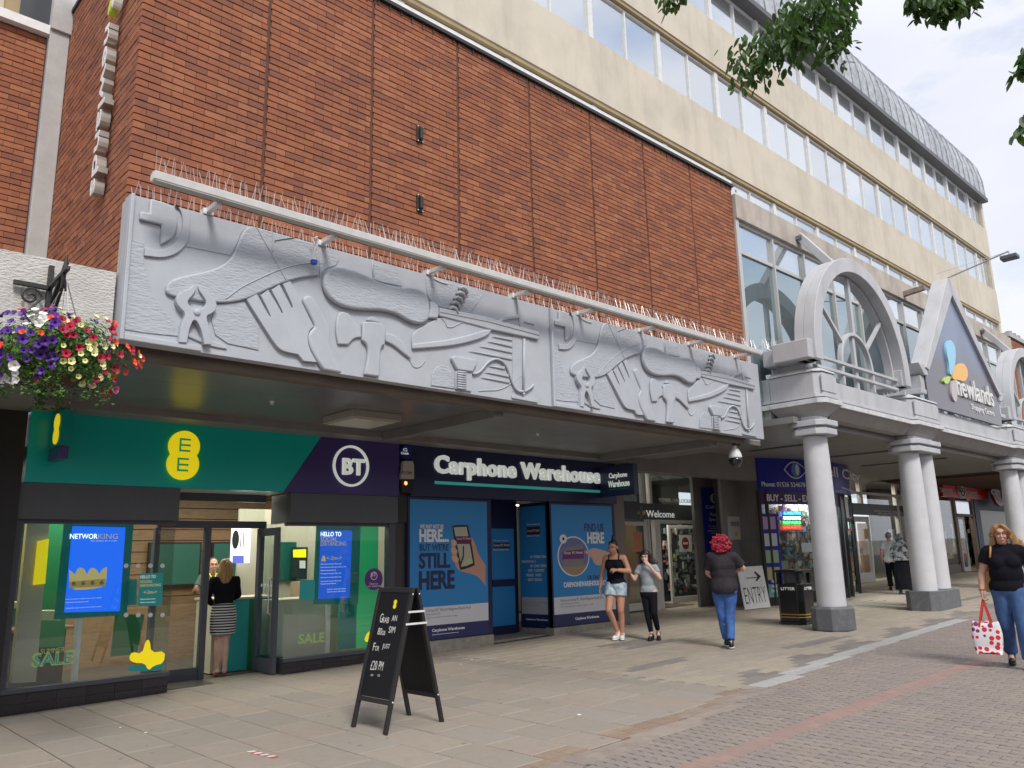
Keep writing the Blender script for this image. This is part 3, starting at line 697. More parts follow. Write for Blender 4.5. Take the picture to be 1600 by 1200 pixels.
    for k in range(5):
        c = tr([Mz(958 - k * 15.5, 240 + k * 31)] * 3, it=0)[0]; c2 = tr([Mz(978 - k * 15.5, 250 + k * 31)] * 3, it=0)[0]
        MB().tube([(c[0] - .05, -.03, c[1] - .03), (c[0], -.045, c[1]), (c2[0], -.045, c2[1]), (c2[0] + .03, -.03, c2[1] - .06)], .02, 8).build('lace', MT['relief'], p, smooth=True)
    shape('leather_patch', tr(conv(Mz, [(415, 90, 1), (575, 150, 1), (590, 230, 1), (500, 215), (420, 190, 1)])), .02, p, rr, .005)
    shape('leather_patch', tr(conv(Mz, [(80, 15, 1), (200, 50, 1), (180, 105), (110, 115), (75, 180, 1)])), .02, p, rr, .005)
    # low shoe
    shape('shoe', tr(conv(Mz, [(655, 520), (700, 490), (800, 435), (850, 425, 1), (1140, 500, 1), (1110, 545), (900, 600), (652, 622, 1), (645, 570)])), .05, p, None, .016)
    shape('shoe_sole', tr(conv(Mz, [(648, 592, 1), (850, 570), (1000, 538), (1095, 505), (1145, 500, 1), (1120, 545), (1000, 585), (850, 612), (650, 626, 1)])), .075, p, None, .016)
    ridge('seam', tr(conv(Mz, [(830, 432), (850, 450), (870, 500), (960, 458)]), it=1, close=False), .007, p).location.y -= .025
    # cobbler's hammer
    shape('hammer_claw', tr(conv(Mz, [(188, 385), (250, 400, 1), (290, 460), (330, 490, 1), (330, 552, 1), (285, 555), (250, 598, 1), (185, 595, 1), (168, 500)])), .06, p, None, .014)
    shape('hammer_head', tr(conv(Mz, [(335, 460, 1), (360, 452), (440, 458), (478, 490, 1), (475, 600, 1), (445, 610), (440, 800, 1), (345, 785, 1), (370, 660), (365, 600), (330, 570, 1)])), .09, p, None, .018)
    shape('hammer_knob', tr(conv(Mz, [(362, 445, 1), (375, 425), (410, 420), (440, 440), (445, 462, 1)])), .06, p, None, .014)
    shape('hammer_pick', tr(conv(Mz, [(480, 522, 1), (540, 535), (600, 590), (645, 692, 1), (590, 650), (530, 600), (480, 578, 1)])), .07, p, None, .016)
    # reel, arch, louvres and thread
    shape('reel_arch', tr(conv(Mz, [(772, 850, 1), (775, 780), (800, 735), (845, 722), (890, 742), (915, 790), (918, 870, 1)])), .026, p, rr, .008)
    shape('reel_top', tr(conv(Mz, [(888, 682, 1), (905, 665, 1), (1040, 690, 1), (1052, 708, 1), (1020, 770, 1), (925, 755, 1)], ), it=0), .095, p, None, .016)
    shape('reel_body', tr(conv(Mz, [(922, 757, 1), (1025, 770, 1), (1020, 890, 1), (920, 872, 1)]), it=0), .045, p, None, .008)
    for k in range(8):
        a, b = tr([Mz(924, 766 + k * 14.5), Mz(976, 773 + k * 14.5)], it=0, close=False); MB().tube([(a[0], -.05, a[1]), (b[0], -.05, b[1])], .012, 6).build('thread_turn', MT['relief'], p, smooth=True)
    for x0, y0, x1, y1 in ((1150, 545, 1278, 572), (1120, 575, 1278, 612), (1070, 605, 1278, 650), (1000, 635, 1278, 692), (1130, 730, 1232, 752), (1105, 768, 1256, 800), (1078, 800, 1262, 838)):
        shape('louvre', tr(conv(Mz, [(x0, y0, 1), (x1, y1 - 22, 1), (x1, y1, 1)]), it=0), .035, p, None, .008)
    ridge('thread', tr(conv(Mz, [(1028, 778), (1060, 775), (1090, 745), (1120, 705), (1170, 682), (1215, 700), (1245, 740), (1265, 800), (1285, 860), (1310, 888), (1350, 890), (1385, 870), (1408, 845)]), it=2, close=False), .017, p).location.y -= .02
    ridge('thread', tr(conv(Mz, [(1070, 885), (1110, 880), (1190, 880), (1260, 850), (1335, 785)]), it=2, close=False), .007, p)
    ridge('needle_rod', tr(conv(Mz, [(1348, 560), (1344, 905)]), it=0, close=False), .017, p).location.y -= .02
    c = tr([Mz(1344, 905)] * 3, it=0)[0]; MB().sphere((c[0], -.03, c[1]), .02, .02, .02, 8, 6).build('needle_tip', MT['relief'], p, smooth=True)
    shape('cross_slot', tr(conv(Mz, [(1355, 450, 1), (1418, 466, 1), (1418, 471, 1), (1355, 455, 1)]), it=0), .03, p, MT['conc'], .002)
    shape('corner_arc', tr(conv(Mz, [(1180, 450, 1), (1220, 420), (1315, 408, 1), (1318, 432, 1), (1230, 442), (1210, 456, 1)])), .06, p, None, .012)
    shape('side_board', tr(conv(Mz, [(1282, 520, 1), (1392, 562, 1), (1375, 650), (1345, 900, 1), (1282, 885, 1)]), it=1), .012, p, None, .003)
    shape('edge_strip', tr(conv(Mz, [(1275, 912, 1), (1436, 938, 1), (1436, 960, 1), (1275, 930, 1)]), it=0), .045, p, None, .006)
    ridge('seam', tr(conv(Mz, [(1085, 285), (1060, 340), (1010, 400)]), it=1, close=False), .008, p)
    ridge('seam', tr(conv(Mz, [(1312, 322), (1316, 400), (1328, 480)]), it=1, close=False), .008, p)
    ridge('seam', tr(conv(Mz, [(640, 690), (660, 735), (700, 738), (735, 695)]), it=2, close=False), .007, p)
    ridge('seam', tr(conv(Mz, [(405, 60), (410, 180)]), it=0, close=False), .006, p)
    return p
rp = make_relief(); rp.location = (RX0, RY, RZ0); rp['label'] = 'grey sculpted canopy panel above the green shop sign, its pincers next to the brick corner'
rp2 = copy_tree(rp, (RM, RY, RZ0), 'grey sculpted canopy panel above the navy shop sign, ending at the first round pillar')

# floodlight trough on arms above the relief
LY, LZ = 6.95, 5.0
tro = thing('light_trough', 'long white strip light trough held on short arms above the sculpted canopy', 'light trough', (7.4, LY, LZ))
MB().prism([(-.05, 0), (-.065, .07), (.0, .085), (.055, .065), (.05, .0)], (2.22, LY, LZ - .02), (0, 1, 0), (0, 0, 1), (1, 0, 0), 0, 10.35).build('trough', MT['white'], tro, bevel=.004)
MB().box(2.24, 12.55, LY - .045, LY + .045, LZ - .034, LZ - .021).build('diffuser', mat('trough underside', (.4, .38, .33), .5), tro)
for x in (2.85, 4.1, 5.55, 6.95, 8.2, 9.6, 10.9, 12.3):
    MB().beam((x, LY + .03, LZ - .04), (x + .03, RY + .06, LZ - .0), .05, .05).build('arm', MT['white'], tro, bevel=.004)
    MB().obox((x + .02, RY + .03, LZ - .02), .05, .05, .03).build('arm_foot', MT['white'], tro, bevel=.004)
m = MB(); 
cb = thing('hanging_plug', 'blue and white plug dangling on a white cable over the sculpted boot', 'plug', onY(492, 405, RY - .12))
a = onY(487, 372, RY - .12); b = onY(491, 397, RY - .12)
MB().tube([a + Vector((.1, .1, -.03)), a + Vector((.06, 0, .03)), a, (a + b) / 2 + Vector((.03, 0, 0)), b], .008, 6).build('cable', MT['white'], cb)
MB().cone(b, b - Vector((0, 0, .07)), .018, .034, 12).build('plug_body', MT['white'], cb); MB().cone(b - Vector((0, 0, .07)), b - Vector((0, 0, .11)), .038, .034, 12).build('plug_rim', mat('blue plastic', (.01, .07, .4), .4), cb)
for x in (5.55, 8.2):
    t = [Vector((x + .02, RY - .02, LZ)) + Vector((math.cos(k) * .09 + k * .03, 0, math.sin(k) * .03 - k * .015)) for k in [i * .6 for i in range(11)]]
    tag(MB().tube(t, .007, 5).build('loose_cable', MT['white']), 'white cable curl hanging from the light trough above the ' + ('sculpted awl handle' if x < 6 else 'joint of the two sculpted panels'), 'cable')
# bird spikes
m = MB()
def spike(m, x, y, z, h=.16, j=.02):
    m.cone((x, y, z), (x + rs.uniform(-j, j), y + rs.uniform(-.06, .06), z + h * rs.uniform(.8, 1.1)), .0034, .0024, 3, False)
x = RX0 + .05
while x < 12.6:
    spike(m, x, RY + .05, RZ1); spike(m, x + .015, RY + .12, RZ1); x += .062
x = 2.25
while x < 12.5:
    spike(m, x, LY + .01, LZ + .085, .16, .03); spike(m, x + .03, LY + .03, LZ + .085, .15, .03); x += .07
sp = m.build('bird_spikes', MT['wire'], stuff=True); sp['label'] = 'rows of thin wire bird spikes along the canopy and light trough'

# CCTV dome at the canopy end
cc = onY(1147, 690, 7.55)
cam_t = thing('security_camera', 'white and black dome camera hanging at the canopy end before the first pillar', 'camera', cc)
z0 = 3.50; cx, cy = cc.x, 7.55
MB().box(cx - .16, cx + .16, cy - .05, cy + .05, z0, z0 + .03).cone((cx, cy, z0), (cx, cy, z0 - .06), .04, .035, 12).build('bracket', MT['black'], cam_t)
MB().tube([(cx + .05, cy, z0), (cx + .14, cy, z0 - .05), (cx + .2, cy, z0 - .01)], .012, 6).build('cable', MT['black'], cam_t)
MB().lathe([(.03, -.06), (.035, -.1), (.07, -.13), (.105, -.2), (.115, -.26), (.115, -.28), (.02, -.281)], (cx, cy, z0), 24).build('housing', MT['white'], cam_t, smooth=True)
MB().lathe([(.118, -.282), (.118, -.32), (.10, -.38), (.06, -.43), (.01, -.45)], (cx, cy, z0), 24).build('dome', mat('black dome', (.01, .01, .012), .08, coat=1), cam_t, smooth=True)

# ================================================================== UPPER GLAZED FRONT BESIDE THE BRICK
up = thing('upper_storey_building', 'first floor of tall tinted windows under a stained concrete band behind the arches', 'building front', (22, 7.5, 4))
UX1 = 30.0
MB().box(13.03, UX1, 7.42, 10.3, 7.86, 8.36).build('concrete_band', MT['stainconc'], up, bevel=.01)
MB().box(13.03, 13.14, 7.46, 7.9, 3.9, 7.858).build('corner_post', MT['gframe'], up)
MB().box(13.03, UX1, 7.50, 7.62, 7.80, 7.858).build('head', MT['gframe'], up)
x = 13.14; i = 0
while x < UX1 - .1:
    x2 = min(x + 1.31, UX1)
    f = MB().box(x, x2, 7.5, 7.58, 7.20, 7.27).box(x2 - .045, x2, 7.47, 7.6, 3.95, 7.799)
    f.build('window_frame', MT['gframe'], up)
    MB().box(x, x2 - .046, 7.54, 7.555, 7.271, 7.799).build('pane', MT['bwin'], up)
    MB().box(x, x2 - .046, 7.54, 7.555, 5.0, 7.199).build('pane', MT['upglass'], up)
    MB().box(x, x2 - .046, 7.54, 7.555, 3.95, 4.999).build('pane', MT['upglass'], up)
    x = x2; i += 1
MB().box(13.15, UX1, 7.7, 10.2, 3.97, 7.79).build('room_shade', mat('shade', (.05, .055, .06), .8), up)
eb = thing('far_brick_building', 'red brick building with a slate parapet beyond the glazed front at the right edge', 'building', (36, 7.5, 0.6))
MB().box(UX1 + .02, 60, 7.5, 12, 3.9, 8.45).build('wall', MT['mortar'], eb)
lay_bricks(brick_wall_units((UX1 + .02, 7.512, 8.4 - 58 * CH), (1, 0, 0), (0, -1, 0), 8, 0, 58 * CH), eb, 120)
MB().box(UX1 + .02, 60, 7.44, 12, 8.45, 8.6).build('coping', MT['conc'], eb)
MB().box(46, 60, 13.5, 14, .5, 3.9).build('ground_floor', MT['dkpanel'], eb)
for i in range(3): MB().cone((33 + i * .5, 8.2, 8.6), (33 + i * .5, 8.2, 9.3), .14, .11, 10).build('chimney_pot', mat('pot%d' % i, (.3, .3, .32), .8), eb)

# ================================================================== PORTICO
por = thing('portico', 'grey precast colonnade with arches and a triangular gable over the shopping centre entrance', 'portico', (19, 6.8, 3.7))
PY0 = 6.42
def entab(x0, x1, y, zs=0):
    """one straight run of the entablature with its stepped mouldings"""
    m = MB(); m.box(x0, x1, y + .10, y + .55, 4.34, 4.66).build('frieze', MT['precast'], por, bevel=.01)
    MB().box(x0, x1, y + .06, y + .6, 4.29, 4.337).build('moulding', MT['precast'], por, bevel=.006)
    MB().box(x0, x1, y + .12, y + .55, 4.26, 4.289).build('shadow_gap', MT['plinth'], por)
    MB().box(x0, x1, y + .02, y + .7, 4.17, 4.259).build('moulding', MT['precast_cap'], por, bevel=.008)
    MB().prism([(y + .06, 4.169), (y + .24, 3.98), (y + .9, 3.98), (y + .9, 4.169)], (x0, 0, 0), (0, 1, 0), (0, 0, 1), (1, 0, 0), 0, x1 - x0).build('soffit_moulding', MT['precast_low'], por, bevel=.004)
def octa(x0, x1, y0, y1, c): return [(x0 + c, y0), (x1 - c, y0), (x1, y0 + c), (x1, y1), (x0, y1), (x0, y0 + c)]
def pier(x0, x1, y0, y1, c=.12):
    o, U, V, N = (0, 0, 0), (1, 0, 0), (0, 1, 0), (0, 0, 1)
    MB().prism(octa(x0, x1, y0, y1, c), o, U, V, N, 4.34, 4.76).build('pier_block', MT['precast'], por, bevel=.012)
    MB().prism(octa(x0 + .06, x1 - .06, y0 - .012, y0 + .01, 0), o, U, V, N, 4.40, 4.70).build('block_panel', MT['precast'], por, bevel=.006)
    k = octa(x0 - .02, x1 + .02, y0 - .02, y1, c); m = MB(); q = octa(x0 + .14, x1 - .14, y0 + .14, y1, c)
    m.add([(a, b, 4.762) for a, b in k] + [(a, b, 4.79) for a, b in k] + [(a, b, 4.88) for a, b in q], [(i, (i + 1) % 6, 6 + (i + 1) % 6, 6 + i) for i in range(6)] + [(6 + i, 6 + (i + 1) % 6, 12 + (i + 1) % 6, 12 + i) for i in range(6)] + [tuple(range(12, 18))])
    m.build('pier_cap', MT['precast_cap'], por, bevel=.01)
    MB().prism(octa(x0 - .03, x1 + .03, y0 - .03, y1, c), o, U, V, N, 4.29, 4.337).build('moulding', MT['precast'], por, bevel=.006)
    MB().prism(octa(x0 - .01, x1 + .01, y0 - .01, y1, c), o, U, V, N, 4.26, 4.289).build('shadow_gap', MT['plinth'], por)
    MB().prism(octa(x0 - .08, x1 + .08, y0 - .08, y1, c), o, U, V, N, 4.17, 4.259).build('moulding', MT['precast_cap'], por, bevel=.008)
    k = octa(x0 - .05, x1 + .05, y0 - .05, y1, c); q = octa(x0 + .12, x1 - .12, y0 + .12, y1 - .1, c)
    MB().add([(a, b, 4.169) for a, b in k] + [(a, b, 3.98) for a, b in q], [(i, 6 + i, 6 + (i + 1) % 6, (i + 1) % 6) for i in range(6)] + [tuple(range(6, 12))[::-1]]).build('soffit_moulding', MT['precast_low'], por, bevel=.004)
    m = MB().box((x0 + x1) / 2 - .16, (x0 + x1) / 2 + .16, y0 + .35, y1 - .05, 4.881, 5.02); m.build('pier_neck', MT['precast'], por)
piers = [(13.62, 14.32, [13.95]), (17.85, 19.35, [18.22, 18.98]), (24.75, 26.3, [25.15, 25.9]), (30.6, 32.1, [31.0, 31.75])]
for x0, x1, cols_ in piers: pier(x0, x1, PY0, 7.4)
for a, b in zip(piers, piers[1:]): entab(a[1] + .01, b[0] - .01, PY0)
# return of the entablature to the wall at its near end
MB().box(13.62, 13.9, 7.405, 7.95, 4.34, 4.76).build('frieze', MT['precast'], por, bevel=.01)
MB().box(13.59, 13.9, 7.405, 7.95, 4.29, 4.337).build('moulding', MT['precast'], por); MB().box(13.54, 13.9, 7.405, 7.95, 4.17, 4.259).build('moulding', MT['precast_cap'], por)
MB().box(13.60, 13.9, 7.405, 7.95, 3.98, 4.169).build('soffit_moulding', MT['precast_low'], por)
MB().box(12.95, 13.0, 7.36, 7.44, 4.05, 4.75).build('timber_strip', mat('raw timber', (.25, .17, .09), .8), por)
MB().box(13.45, 28, 6.9, 14, 3.86, 3.975).build('ceiling', MT['soffit'], por)
for x, y0, y1 in ((16.5, 8.2, 9.6), (19.4, 7.6, 9.4), (22.4, 7.4, 9.6)): MB().box(x - .06, x + .06, y0, y1, 3.83, 3.859).build('ceiling_slot', MT['plinth'], por)
MB().box(12.96, 19, 10.3, 10.6, 3.3, 3.859).build('downstand', MT['soffit'], por)
MB().box(28.01, 60, 6.9, 14, 4.15, 4.26).build('ceiling', MT['soffit'], por)
# arches
def arch(cx, cz, R0, R1, y0, y1, parent, zlow, name='arch_ring', m='precast'):
    n = 30; m_ = MB(); pts = [(R0, 0)]
    o = [(R0 * math.cos(t), R0 * math.sin(t)) for t in [math.pi * i / n for i in range(n + 1)]]
    q = [(R1 * math.cos(t), R1 * math.sin(t)) for t in [math.pi * i / n for i in range(n + 1)]]
    dz = cz - zlow; outl = [(R0, -dz)] + o + [(-R0, -dz)]; inl = [(R1, -dz)] + q + [(-R1, -dz)]; k = len(outl)
    vs = [(cx + a, y0, cz + b) for a, b in outl] + [(cx + a, y0, cz + b) for a, b in inl] + [(cx + a, y1, cz + b) for a, b in outl] + [(cx + a, y1, cz + b) for a, b in inl]
    fs = []
    for i in range(k - 1):
        fs += [(i, k + i, k + i + 1, i + 1), (2 * k + i, 2 * k + i + 1, 3 * k + i + 1, 3 * k + i), (i, i + 1, 2 * k + i + 1, 2 * k + i), (k + i, 3 * k + i, 3 * k + i + 1, k + i + 1)]
    fs += [(0, 2 * k, 3 * k, k), (k - 1, 2 * k - 1, 4 * k - 1, 3 * k - 1)]
    return m_.add(vs, fs).build(name, MT[m], parent, angle=40, bevel=.01)
def arch_window(cx, cz, lab):
    t = thing('arch', lab, 'arch', (cx, PY0, 5.0), 'round arches on the colonnade')
    arch(cx, cz, 2.15, 1.87, PY0 - .02, PY0 + .20, t, 4.98)
    arch(cx, cz, 2.146, 1.80, PY0 + .203, PY0 + .38, t, 4.98)
    yb = PY0 + .2
    arch(cx, cz - .05, .72, .65, yb - .04, yb + .06, t, 4.70, 'inner_arch')
    MB().box(cx - .05, cx + .05, yb - .03, yb + .05, cz + .62, cz + 1.84).build('mullion', MT['precast'], t)
    MB().box(cx - .05, cx + .05, yb + .0, yb + .07, 4.70, cz + .60).build('mullion', MT['precast'], t)
    for s in (-1, 1):
        a = R(90 + s * 50); d = Vector((math.cos(a), 0, math.sin(a))); c = Vector((cx, yb + .01, cz - .05))
        MB().beam(c + d * .70, c + d * 1.88, .06, .07, (0, 1, 0)).build('spoke', MT['precast'], t)
    for z in (5.12, 4.92): MB().box(cx - 1.85, cx + 1.85, yb - .06, yb - .045 + .06, z - .025, z + .025).build('rail', MT['precast'], t)
    for s in (-1, 1):
        xx = cx + s * 2.0; MB().box(xx - .32 if s < 0 else xx - .16, xx + .16 if s < 0 else xx + .32, PY0 + .04, PY0 + .75, 4.98, 5.34).build('springer_block', MT['precast'], t, bevel=.02)
    return t
arch_window(15.72, 5.18, 'round grey arch with fan bars standing on the colonnade beside the brick wall')
arch_window(27.15, 5.18, 'round grey arch at the right edge of the picture beyond the triangular sign')
MB().box(13.55, 14.2, 7.18, 7.45, 4.98, 5.3).build('beam_end', MT['precast'], por, bevel=.02)
# stays that tie the arches back to the wall
for x, lab in ((15.1, 'slanting grey stay between the first arch and the concrete band'), (26.6, 'slanting grey stay behind the far right arch')):
    st = thing('stay', lab, 'stay', (x, 7.3, 7.8), 'stays behind the arches')
    MB().beam((x + .35, 7.40, 8.12), (x + .35, PY0 + .3, 7.22), .16, .16).build('strut', MT['precast'], st, bevel=.01)
    MB().box(x + .22, x + .32, 7.3, 7.42, 8.0, 8.08).build('bolt', MT['plinth'], st)
# gable with the sign
gx0, gx1, gax, gz0, gzl, gza = 18.78, 24.1, 21.25, 4.70, 5.55, 8.18
gab = thing('gable', 'tall triangular grey frame holding the shopping centre sign', 'gable', (21.4, PY0, 4.7))
outer = [(gx0, gzl), (gax - .18, gza), (gax + .12, gza - .03), (gx1, gzl)]
inner = [(gx0 + .22, gzl + .02), (gax, gza - .42), (gx1 - .18, gzl + .02)]
def bar(a, b, c, d, y0, y1, nm, par): MB().prism([a, b, c, d], (0, y0, 0), (1, 0, 0), (0, 0, 1), (0, 1, 0), 0, y1 - y0).build(nm, MT['precast'], par, bevel=.012)
bar(outer[0], outer[1], (gax, gza - .42), (gx0 + .2, gzl - .04), PY0 - .05, PY0 + .32, 'raking_leg', gab)
bar((gax + .004, gza - .42), (gax - .176, gza), (gax, gza + .003), outer[2], PY0 - .05, PY0 + .32, 'apex', gab)
bar((gax + .006, gza - .42), outer[2], outer[3], (gx1 - .18, gzl - .04), PY0 - .05, PY0 + .32, 'raking_leg', gab)
for s, xx in ((-1, gx0 - .0), (1, gx1 + .0)):
    MB().prism([(-.35, .12), (.14, .12), (.14, -.12), (-.05, -.12)] if s < 0 else [(.35, .12), (-.14, .12), (-.14, -.12), (.05, -.12)], (xx, PY0 - .02, gzl - .05), (1, 0, 0), (0, 0, 1), (0, 1, 0), 0, .34).build('bracket', MT['precast'], gab, bevel=.01)
    MB().box(xx - .14, xx + .08, PY0 + .05, PY0 + .5, 5.06, gzl - .18).build('corbel', MT['precast'], gab, bevel=.012)
    MB().box(xx - .26 if s < 0 else xx - .06, xx + .06 if s < 0 else xx + .3, PY0 + .02, PY0 + .55, 4.95, 5.055).build('corbel_foot', MT['precast'], gab, bevel=.012)
# the sign itself: a printed panel, grey turning blue towards the top
ms = bpy.data.materials.new('sign panel'); ms.use_nodes = True; N, K = nodes(ms); b_ = N['Principled BSDF']
g_ = N.new('ShaderNodeNewGeometry'); sx = N.new('ShaderNodeSeparateXYZ'); mr = N.new('ShaderNodeMapRange'); rp_ = N.new('ShaderNodeValToRGB')
K(g_.outputs['Position'], sx.inputs[0]); K(sx.outputs['Z'], mr.inputs['Value']); mr.inputs['From Min'].default_value = 4.7; mr.inputs['From Max'].default_value = 7.8
K(mr.outputs['Result'], rp_.inputs['Fac']); K(rp_.outputs['Color'], b_.inputs['Base Color']); b_.inputs['Roughness'].default_value = .22
rp_.color_ramp.elements[0].color = (.13, .12, .14, 1); rp_.color_ramp.elements[1].color = (.20, .25, .33, 1)
e = rp_.color_ramp.elements.new(.35); e.color = (.135, .13, .155, 1); e = rp_.color_ramp.elements.new(.62); e.color = (.18, .22, .34, 1)
sg = thing('shopping_centre_sign', 'dark triangular sign with a coloured petal emblem and white shopping centre lettering', 'sign', (21.4, PY0 + .1, 4.7))
MB().prism([(gx0 + .1, gz0), (gx1 - .12, gz0), (gx1 - .12, gzl + .04), (gax, gza - .35), (gx0 + .1, gzl + .04)], (0, PY0 + .02, 0), (1, 0, 0), (0, 0, 1), (0, 1, 0), 0, .08).build('panel', ms, sg)
SY = PY0 + .019
def petal(pts, m_, d, nm='petal'):
    q = smooth_poly([(onY(*p, SY).x, onY(*p, SY).z) for p in pts], 2)
    MB().prism(q, (0, SY, 0), (1, 0, 0), (0, 0, 1), (0, -1, 0), 0.0, d).build(nm, m_, sg)
Pz = lambda x, y: (1400 + x / 5, 500 + y / 5)
petal([Pz(*p) for p in ((405, 152), (375, 185), (378, 260), (400, 350), (405, 435), (425, 425), (445, 350), (452, 260), (440, 190))], mat('sky petal', (.30, .62, .80), .4), .05)
petal([Pz(*p) for p in ((545, 395), (520, 345), (480, 338), (445, 370), (425, 430), (428, 470), (470, 468), (520, 488), (545, 450))], mat('orange petal', (.85, .48, .12), .4), .05)
petal([Pz(*p) for p in ((405, 440), (370, 450), (352, 475), (372, 505), (398, 492), (410, 460))], mat('green petal', (.5, .68, .16), .4), .05)
petal([Pz(*p) for p in ((425, 480), (418, 540), (425, 600), (448, 645), (466, 630), (465, 560), (460, 510), (470, 470), (440, 470))], mat('stone petal', (.52, .47, .47), .4), .04)
def word(name, s, p0, p1, h, par, m_, Y, bold=.02, d=.05, per=False):
    a = onY(*p0, Y); b = onY(*p1, Y); z = (a.z + b.z) / 2
    return text(name, s, (a.x, Y, z), b.x - a.x, h, m_, par, bold=bold, depth=d, per_letter=per)
word('letter', 'newlands', (1493.5, 616), (1551.5, 638), .52, sg, MT['white'], SY, .010, .05, True)
word('small_lettering', 'Shopping Centre', (1518, 642), (1554, 654), .20, sg, MT['white'], SY, .01, .012)
# spikes on the pier caps
m = MB()
for x0, x1, _ in piers[:3]:
    for i in range(34): spike(m, rs.uniform(x0, x1), rs.uniform(6.7, 7.3), 4.86, .22, .05)
for i in range(40): spike(m, rs.uniform(13.3, 14.2), 7.3 + rs.uniform(-.1, .1), 5.3, .22, .05)
m.build('spikes', MT['wire'], por, stuff=True)
# columns
def column(x, y, lab, shared=False):
    t = thing('pillar', lab, 'pillar', (x, y, G(x)), 'round pillars of the colonnade')
    z0 = G(x)
    if not shared: MB().lathe([(.355, 0), (.36, .02), (.36, .36), (.33, .40)], (x, y, z0), 8, math.pi / 8).build('plinth', MT['plinth'], t, bevel=.008)
    MB().lathe([(.242, .39), (.239, 1.0), (.231, 2.0), (.22, 3.0), (.209, 3.62 - z0)], (x, y, z0), 40).build('shaft', MT['colpaint'], t, angle=40)
    return t
MT['colpaint'] = mat('pillar paint', (.64, .645, .665), .55, col2=(.58, .585, .60), nscale=3, bump=.0008, bscale=25, streak=.08, streakcol=(.35, .34, .34))
names = [['thick round grey pillar on its own dark plinth beside the litter bin'], ['nearer pillar of the paired grey pillars sharing a plinth behind the old couple', 'rear pillar of the paired grey pillars sharing a plinth behind the old couple'],
         ['nearer pillar of the far pair, behind the head of the blonde woman', 'rear pillar of the far pair behind the blonde woman'], ['nearer pillar beyond the right edge of the picture', 'last pillar beyond the right edge of the picture']]
def slab8(x0, x1, y0, y1, c, z0, z1, nm, par):
    pts = [(x0 + c, y0), (x1 - c, y0), (x1, y0 + c), (x1, y1 - c), (x1 - c, y1), (x0 + c, y1), (x0, y1 - c), (x0, y0 + c)]
    MB().prism(pts, (0, 0, 0), (1, 0, 0), (0, 1, 0), (0, 0, 1), z0, z1).build(nm, MT['precast'] if z0 > 2 else MT['plinth'], par, bevel=.012)
for (x0, x1, cs), lb_ in zip(piers, names):
    for j, x in enumerate(cs):
        t = column(x, 6.78, lb_[j], len(cs) > 1)
        if j == 0:
            a, b = cs[0], cs[-1]
            slab8(a - .34, b + .34, 6.44, 7.12, .14, 3.63, 3.74, 'capital', t); slab8(a - .29, b + .29, 6.49, 7.07, .12, 3.741, 3.785, 'capital_neck', t)
            slab8(a - .36, b + .36, 6.42, 7.14, .14, 3.786, 3.89, 'capital', t); slab8(a - .22, b + .22, 6.56, 7.0, .09, 3.891, 3.979, 'capital_neck', t)
            if len(cs) > 1: slab8(a - .34, b + .36, 6.44, 7.12, .14, G(a) - .02, G(b) + .38, 'plinth', t)
# ================================================================== SHOPS UNDER THE CANOPY
def pm(n, c, r=.5, **k): MT[n] = mat(n, c, r, **k); return MT[n]
pm('teal', (.0, .46, .41), .28); pm('teal2', (.0, .30, .26), .3); pm('aubergine', (.065, .045, .19), .25); pm('yellow', (.95, .78, .01), .35, emis=(.95, .75, .01), estr=.25)
pm('navy', (.018, .024, .085), .3); pm('posterblue', (.03, .27, .64), .4, emis=(.03, .19, .48), estr=0); pm('navytext', (.02, .025, .10), .5); pm('letterwhite', (.82, .86, .82), .4, emis=(.8, .86, .8), estr=.18)
pm('paperwhite', (.76, .77, .80), .6); pm('printgrey', (.16, .17, .2), .6); pm('skin_print', (.62, .34, .24), .6); pm('skin_print2', (.72, .46, .36), .6); pm('cement', (.36, .33, .28), .9, col2=(.26, .24, .2), nscale=9, bump=.004)
pm('green', (.02, .20, .075), .5); pm('cream', (.52, .50, .40), .5); pm('wood', (.36, .22, .12), .5, col2=(.27, .16, .08), nscale=5, stretch=(1, 1, 6)); pm('floor_in', (.10, .085, .075), .35)
pm('scr_blue', (.01, .08, .4), .3, emis=(.008, .12, .78), estr=.6); pm('scr_text', (.8, .85, .85), .4, emis=(.8, .88, .9), estr=.8); pm('scr_blue2', (.01, .07, .35), .3, emis=(.01, .10, .62), estr=.45)
pm('gold', (.62, .50, .16), .35, metal=.5, emis=(.6, .5, .2), estr=.25); pm('scr_white', (.8, .8, .85), .4, emis=(.85, .88, 1), estr=.8); pm('scr_dark', (.02, .04, .04), .15)
pm('lime', (.50, .72, .25), .5); pm('aqua', (.03, .42, .42), .5); pm('purple_sticker', (.12, .03, .22), .4); pm('chrome', (.55, .55, .56), .2, metal=1)
FF = 10.60                                      # face of the fascias
def TP(name, s, xl, yb, xr, hpx, Y, m, par, bold=0, d=.002, per=False, space=1, shear=0):
    a = onY(xl, yb, Y); t = onY(xl, yb - hpx, Y)
    lo, hi = a.x, a.x + 8                      # x that projects to xr at this height
    for _ in range(30):
        md = (lo + hi) / 2; q = Vector((md, Y, a.z)) - CAM_P
        if 800 + FPX * q.dot(r_) / q.dot(f_) < xr: lo = md
        else: hi = md
    return text(name, s, (a.x, Y - .0005, a.z), lo - a.x, t.z - a.z, m, par, bold=bold, depth=d, per_letter=per, space=space, shear=shear)
def QP(name, pts, Y, m, par, d=.004, it=0):
    """flat piece on plane Y from its measured outline"""
    q = [(onY(p[0], p[1], Y).x, onY(p[0], p[1], Y).z, *p[2:]) for p in pts]
    q = smooth_poly(q, it) if it else [(a[0], a[1]) for a in q]
    return MB().prism(q, (0, Y, 0), (1, 0, 0), (0, 0, 1), (0, -1, 0), 0, d).build(name, m, par)
